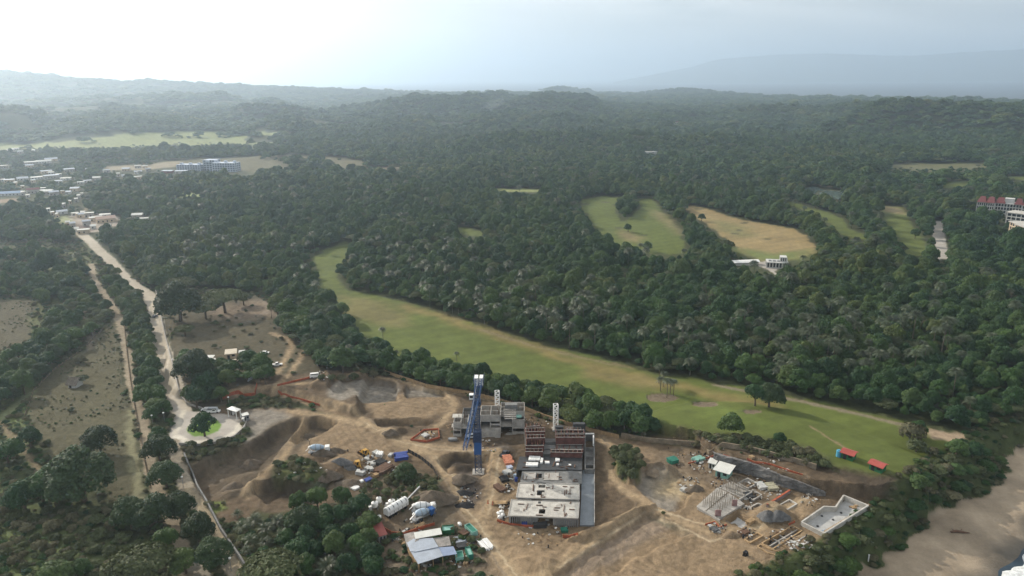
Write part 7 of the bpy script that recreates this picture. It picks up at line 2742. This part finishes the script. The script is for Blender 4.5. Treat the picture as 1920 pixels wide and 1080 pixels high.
# red roofed resort
A, rz, L = heading((1828, 404), (1928, 412))
e = thing('resort_building', 'four storey white resort with steep red tiled roofs on the right', 'building', A, rz - .06)
floors_block(e, 0, L * .33, 2, 20, 4, 3.4, m_render, m_glass, 8)
floors_block(e, L * .34, L * .84, 5, 22, 4, 3.4, m_render, m_glass, 9)
floors_block(e, L * .85, L * 1.3, 1, 20, 4, 3.4, m_render, m_glass, 9)
for x0, x1 in ((.0, .16), (.17, .33), (.34, .52), (.7, .84), (.85, 1.05), (1.06, 1.3)):
    gable_roof(e, L * x0 - .5, L * x1 + .3, 1 if x0 < .34 or x0 > .8 else 4, 21, 13.9, 5.0, m_tile)
M().box(L * .5, L * .68, 8, 16, 13.7, 18.5).build('stair_tower', m_render, e)
A, rz, L = heading((1888, 449), (1918, 458))
e = thing('unfinished_tower', 'unfinished five storey building with bare brick floors and a pale flat roof', 'building', A, rz)
m_tan = mat('bare_block', (.40, .32, .25), .85, .2, .15, .4)
floors_block(e, 0, L * .46, 0, 16, 5, 3.1, m_cream, m_black, 3)
floors_block(e, L * .55, L * 1.2, -3, 16, 5, 3.1, m_cream, m_black, 4)
M().box(-1, L * .5, -1, 17, 15.75, 16.2).build('roof_slab', m_concl, e)
M().box(L * .52, L * 1.25, -4, 17, 15.78, 16.24).build('roof_slab', m_concl, e)
A2, rz2, L2 = heading((1884, 424), (1925, 430))
e = thing('unfinished_block', 'second unfinished block with a wide pale roof behind the five storey one', 'building', A2, rz2)
floors_block(e, 0, L2 * 1.3, 0, 16, 4, 3.2, m_render, m_glass, 6)
M().box(-1, L2 * 1.35, -1, 17, 13.1, 13.6).build('roof_slab', m_concl, e)
# pond water on the golf course
for nm, pts in (('pond_water', [(1548, 357), (1582, 359), (1588, 364), (1572, 376), (1562, 372), (1555, 364), (1535, 363)]), ('pond_water', [(1505, 353), (1530, 351), (1545, 356), (1530, 362), (1512, 361)])):
    P = TP(pts)
    z = max(hfun(P[:, 0], P[:, 1])) - .3
    m = M().add(prism([tuple(p) for p in P], z - .5, z))
    tag(m.build(nm, mat('pond_surface', (.10, .14, .13), .05, .5)), kind='structure')
for px in (1210, 1152):
    p = T(px, 181)
    e = thing('radio_mast', 'thin radio mast on the far ridge, ' + ('right' if px > 1200 else 'left') + ' one of the pair', 'mast', p)
    m = M()
    lattice(m, (0, 0, 0), (0, 0, 45), 5, 1.5, 9, .9, .5)
    m.build('frame', m_steel, e)

# mountains across the bay
def range_(name, D, pts, depth, seed):
    V, F = [], []
    n = 260
    xs = np.linspace(pts[0][0], pts[-1][0], n)
    ys = np.interp(xs, [p[0] for p in pts], [p[1] for p in pts])
    rows = 14
    for j in range(rows):
        t = j / (rows - 1)
        for i in range(n):
            v = ray(xs[i], ys[i])
            hz = math.hypot(v.x, v.y)
            top = CAM_H + D * v.z / hz
            d = D - depth * (1 - t)
            f = t ** 1.3
            w = (fbm(np.array([xs[i] * 3.0]), np.array([j * 40.0]), 60, 4, seed)[0] - .5)
            z = SEA_Z - 6 + (top - SEA_Z) * f + w * 130 * (1 - t) * t * 3 + (fbm(np.array([xs[i] * 1.0]), np.array([0.0]), 14, 3, seed)[0] - .5) * 26 * t
            V.append((v.x / hz * d, v.y / hz * d, z))
    for i in range(n):
        v = ray(xs[i], ys[i])
        hz = math.hypot(v.x, v.y)
        V.append((v.x / hz * (D + depth), v.y / hz * (D + depth), SEA_Z - 6))
    for j in range(rows):
        for i in range(n - 1):
            a = j * n + i
            F.append((a, a + 1, a + n + 1, a + n))
    me = mesh_from(name, V, F, (mat('far_slopes', (.06, .08, .05), .9, .1, .1, .002),), True)
    tag(link(name, me), kind='structure')


range_('mountains', 20000, [(1150, 153), (1210, 143), (1300, 124), (1350, 110), (1400, 106), (1450, 102), (1560, 100), (1640, 103), (1720, 104), (1780, 99), (1850, 95), (1920, 92), (2100, 88), (2500, 92)], 2500, 5)

# surf on the beach: rolls of foam over the swash
m_foam = mat('foam', (.62, .64, .64), .8, .2, .25, .9)
P = GP([(1740, 1215), (1866, 1104), (1904, 1062), (1950, 1026), (2110, 930), (2600, 772)], BEACH_Z)
for k, (off, wid, lab) in enumerate([(-2.5, 8.0, 'sea_foam'), (14.0, 4.0, 'sea_foam')]):
    V, F = [], []
    n = 240
    L_ = np.concatenate([[0], np.cumsum(np.hypot(*np.diff(P, axis=0).T))])
    s_ = np.linspace(0, L_[-1], n)
    X, Y = np.interp(s_, L_, P[:, 0]), np.interp(s_, L_, P[:, 1])
    dx, dy = np.gradient(X), np.gradient(Y)
    q = np.hypot(dx, dy)
    nx, ny = dy / q, -dx / q
    for i in range(n):
        w1 = (fbm(np.array([s_[i]]), np.array([k * 9.0]), 9, 4, 7)[0] - .5) * 7
        w2 = (fbm(np.array([s_[i]]), np.array([k * 9.0 + 40]), 5, 4, 8)[0] - .5) * 5
        for j in range(9):
            t = j / 8
            o_ = off + w1 + (wid + w2) * t
            z = .05 + .5 * math.sin(math.pi * t) * (1 if k == 0 else .8) + .18 * (fbm(np.array([X[i] * 3 + j * 5.0]), np.array([Y[i] * 3]), 3, 2, 9)[0])
            V.append((X[i] + nx[i] * o_, Y[i] + ny[i] * o_, SEA_Z + z - (.2 if j in (0, 8) else 0)))
    for i in range(n - 1):
        for j in range(8):
            a = i * 9 + j
            F.append((a, a + 1, a + 10, a + 9))
    me = mesh_from('sea_foam', V, F, (m_foam,), True)
    tag(link('sea_foam', me), 'white foam of breaking waves along the sand', 'foam', kind='stuff')

# smoke rising from the wood beyond the first hills
p = T(912, 212)
bm = bmesh.new()
bmesh.ops.create_icosphere(bm, subdivisions=3, radius=1)
for v in bm.verts:
    t = (v.co.z + 1) / 2
    v.co.x = v.co.x * (10 + 34 * t) + 50 * t * t + 6 * math.sin(v.co.z * 5)
    v.co.y = v.co.y * (6 + 20 * t)
    v.co.z = v.co.z * 28 + 30
me = bpy.data.meshes.new('smoke')
bm.to_mesh(me)
bm.free()
ms = bpy.data.materials.new('smoke')
ms.use_nodes = True
n, l = ms.node_tree.nodes, ms.node_tree.links
n.clear()
v = n.new('ShaderNodeVolumePrincipled')
v.inputs['Color'].default_value = (.85, .9, 1, 1)
v.inputs['Density'].default_value = .0035
o = n.new('ShaderNodeOutputMaterial')
l.new(v.outputs[0], o.inputs['Volume'])
me.materials.append(ms)
o = link('smoke', me)
o.location = p
tag(o, 'thin white smoke drifting up from the wooded hills', 'smoke', kind='stuff')

# ---------------------------------------------------------------- air
def haze_box():
    L = 60000.0
    z0, z1 = SEA_Z - 40.0, 1050.0
    V = [(-L, -L, z0), (L, -L, z0), (L, L, z0), (-L, L, z0), (-L, -L, z1), (L, -L, z1), (L, L, z1), (-L, L, z1)]
    F = [(0, 3, 2, 1), (4, 5, 6, 7), (0, 1, 5, 4), (1, 2, 6, 5), (2, 3, 7, 6), (3, 0, 4, 7)]
    m = bpy.data.materials.new('haze')
    m.use_nodes = True
    n, l = m.node_tree.nodes, m.node_tree.links
    n.clear()
    v = n.new('ShaderNodeVolumePrincipled')
    v.inputs['Color'].default_value = (.70, .845, 1.0, 1)
    v.inputs['Density'].default_value = HAZE_DENSITY
    v.inputs['Anisotropy'].default_value = HAZE_ANISO
    o = n.new('ShaderNodeOutputMaterial')
    l.new(v.outputs[0], o.inputs['Volume'])
    me = mesh_from('haze', V, F, (m,))
    tag(link('haze', me), 'thin bluish haze in the air over the valley', 'haze', kind='stuff')


haze_box()
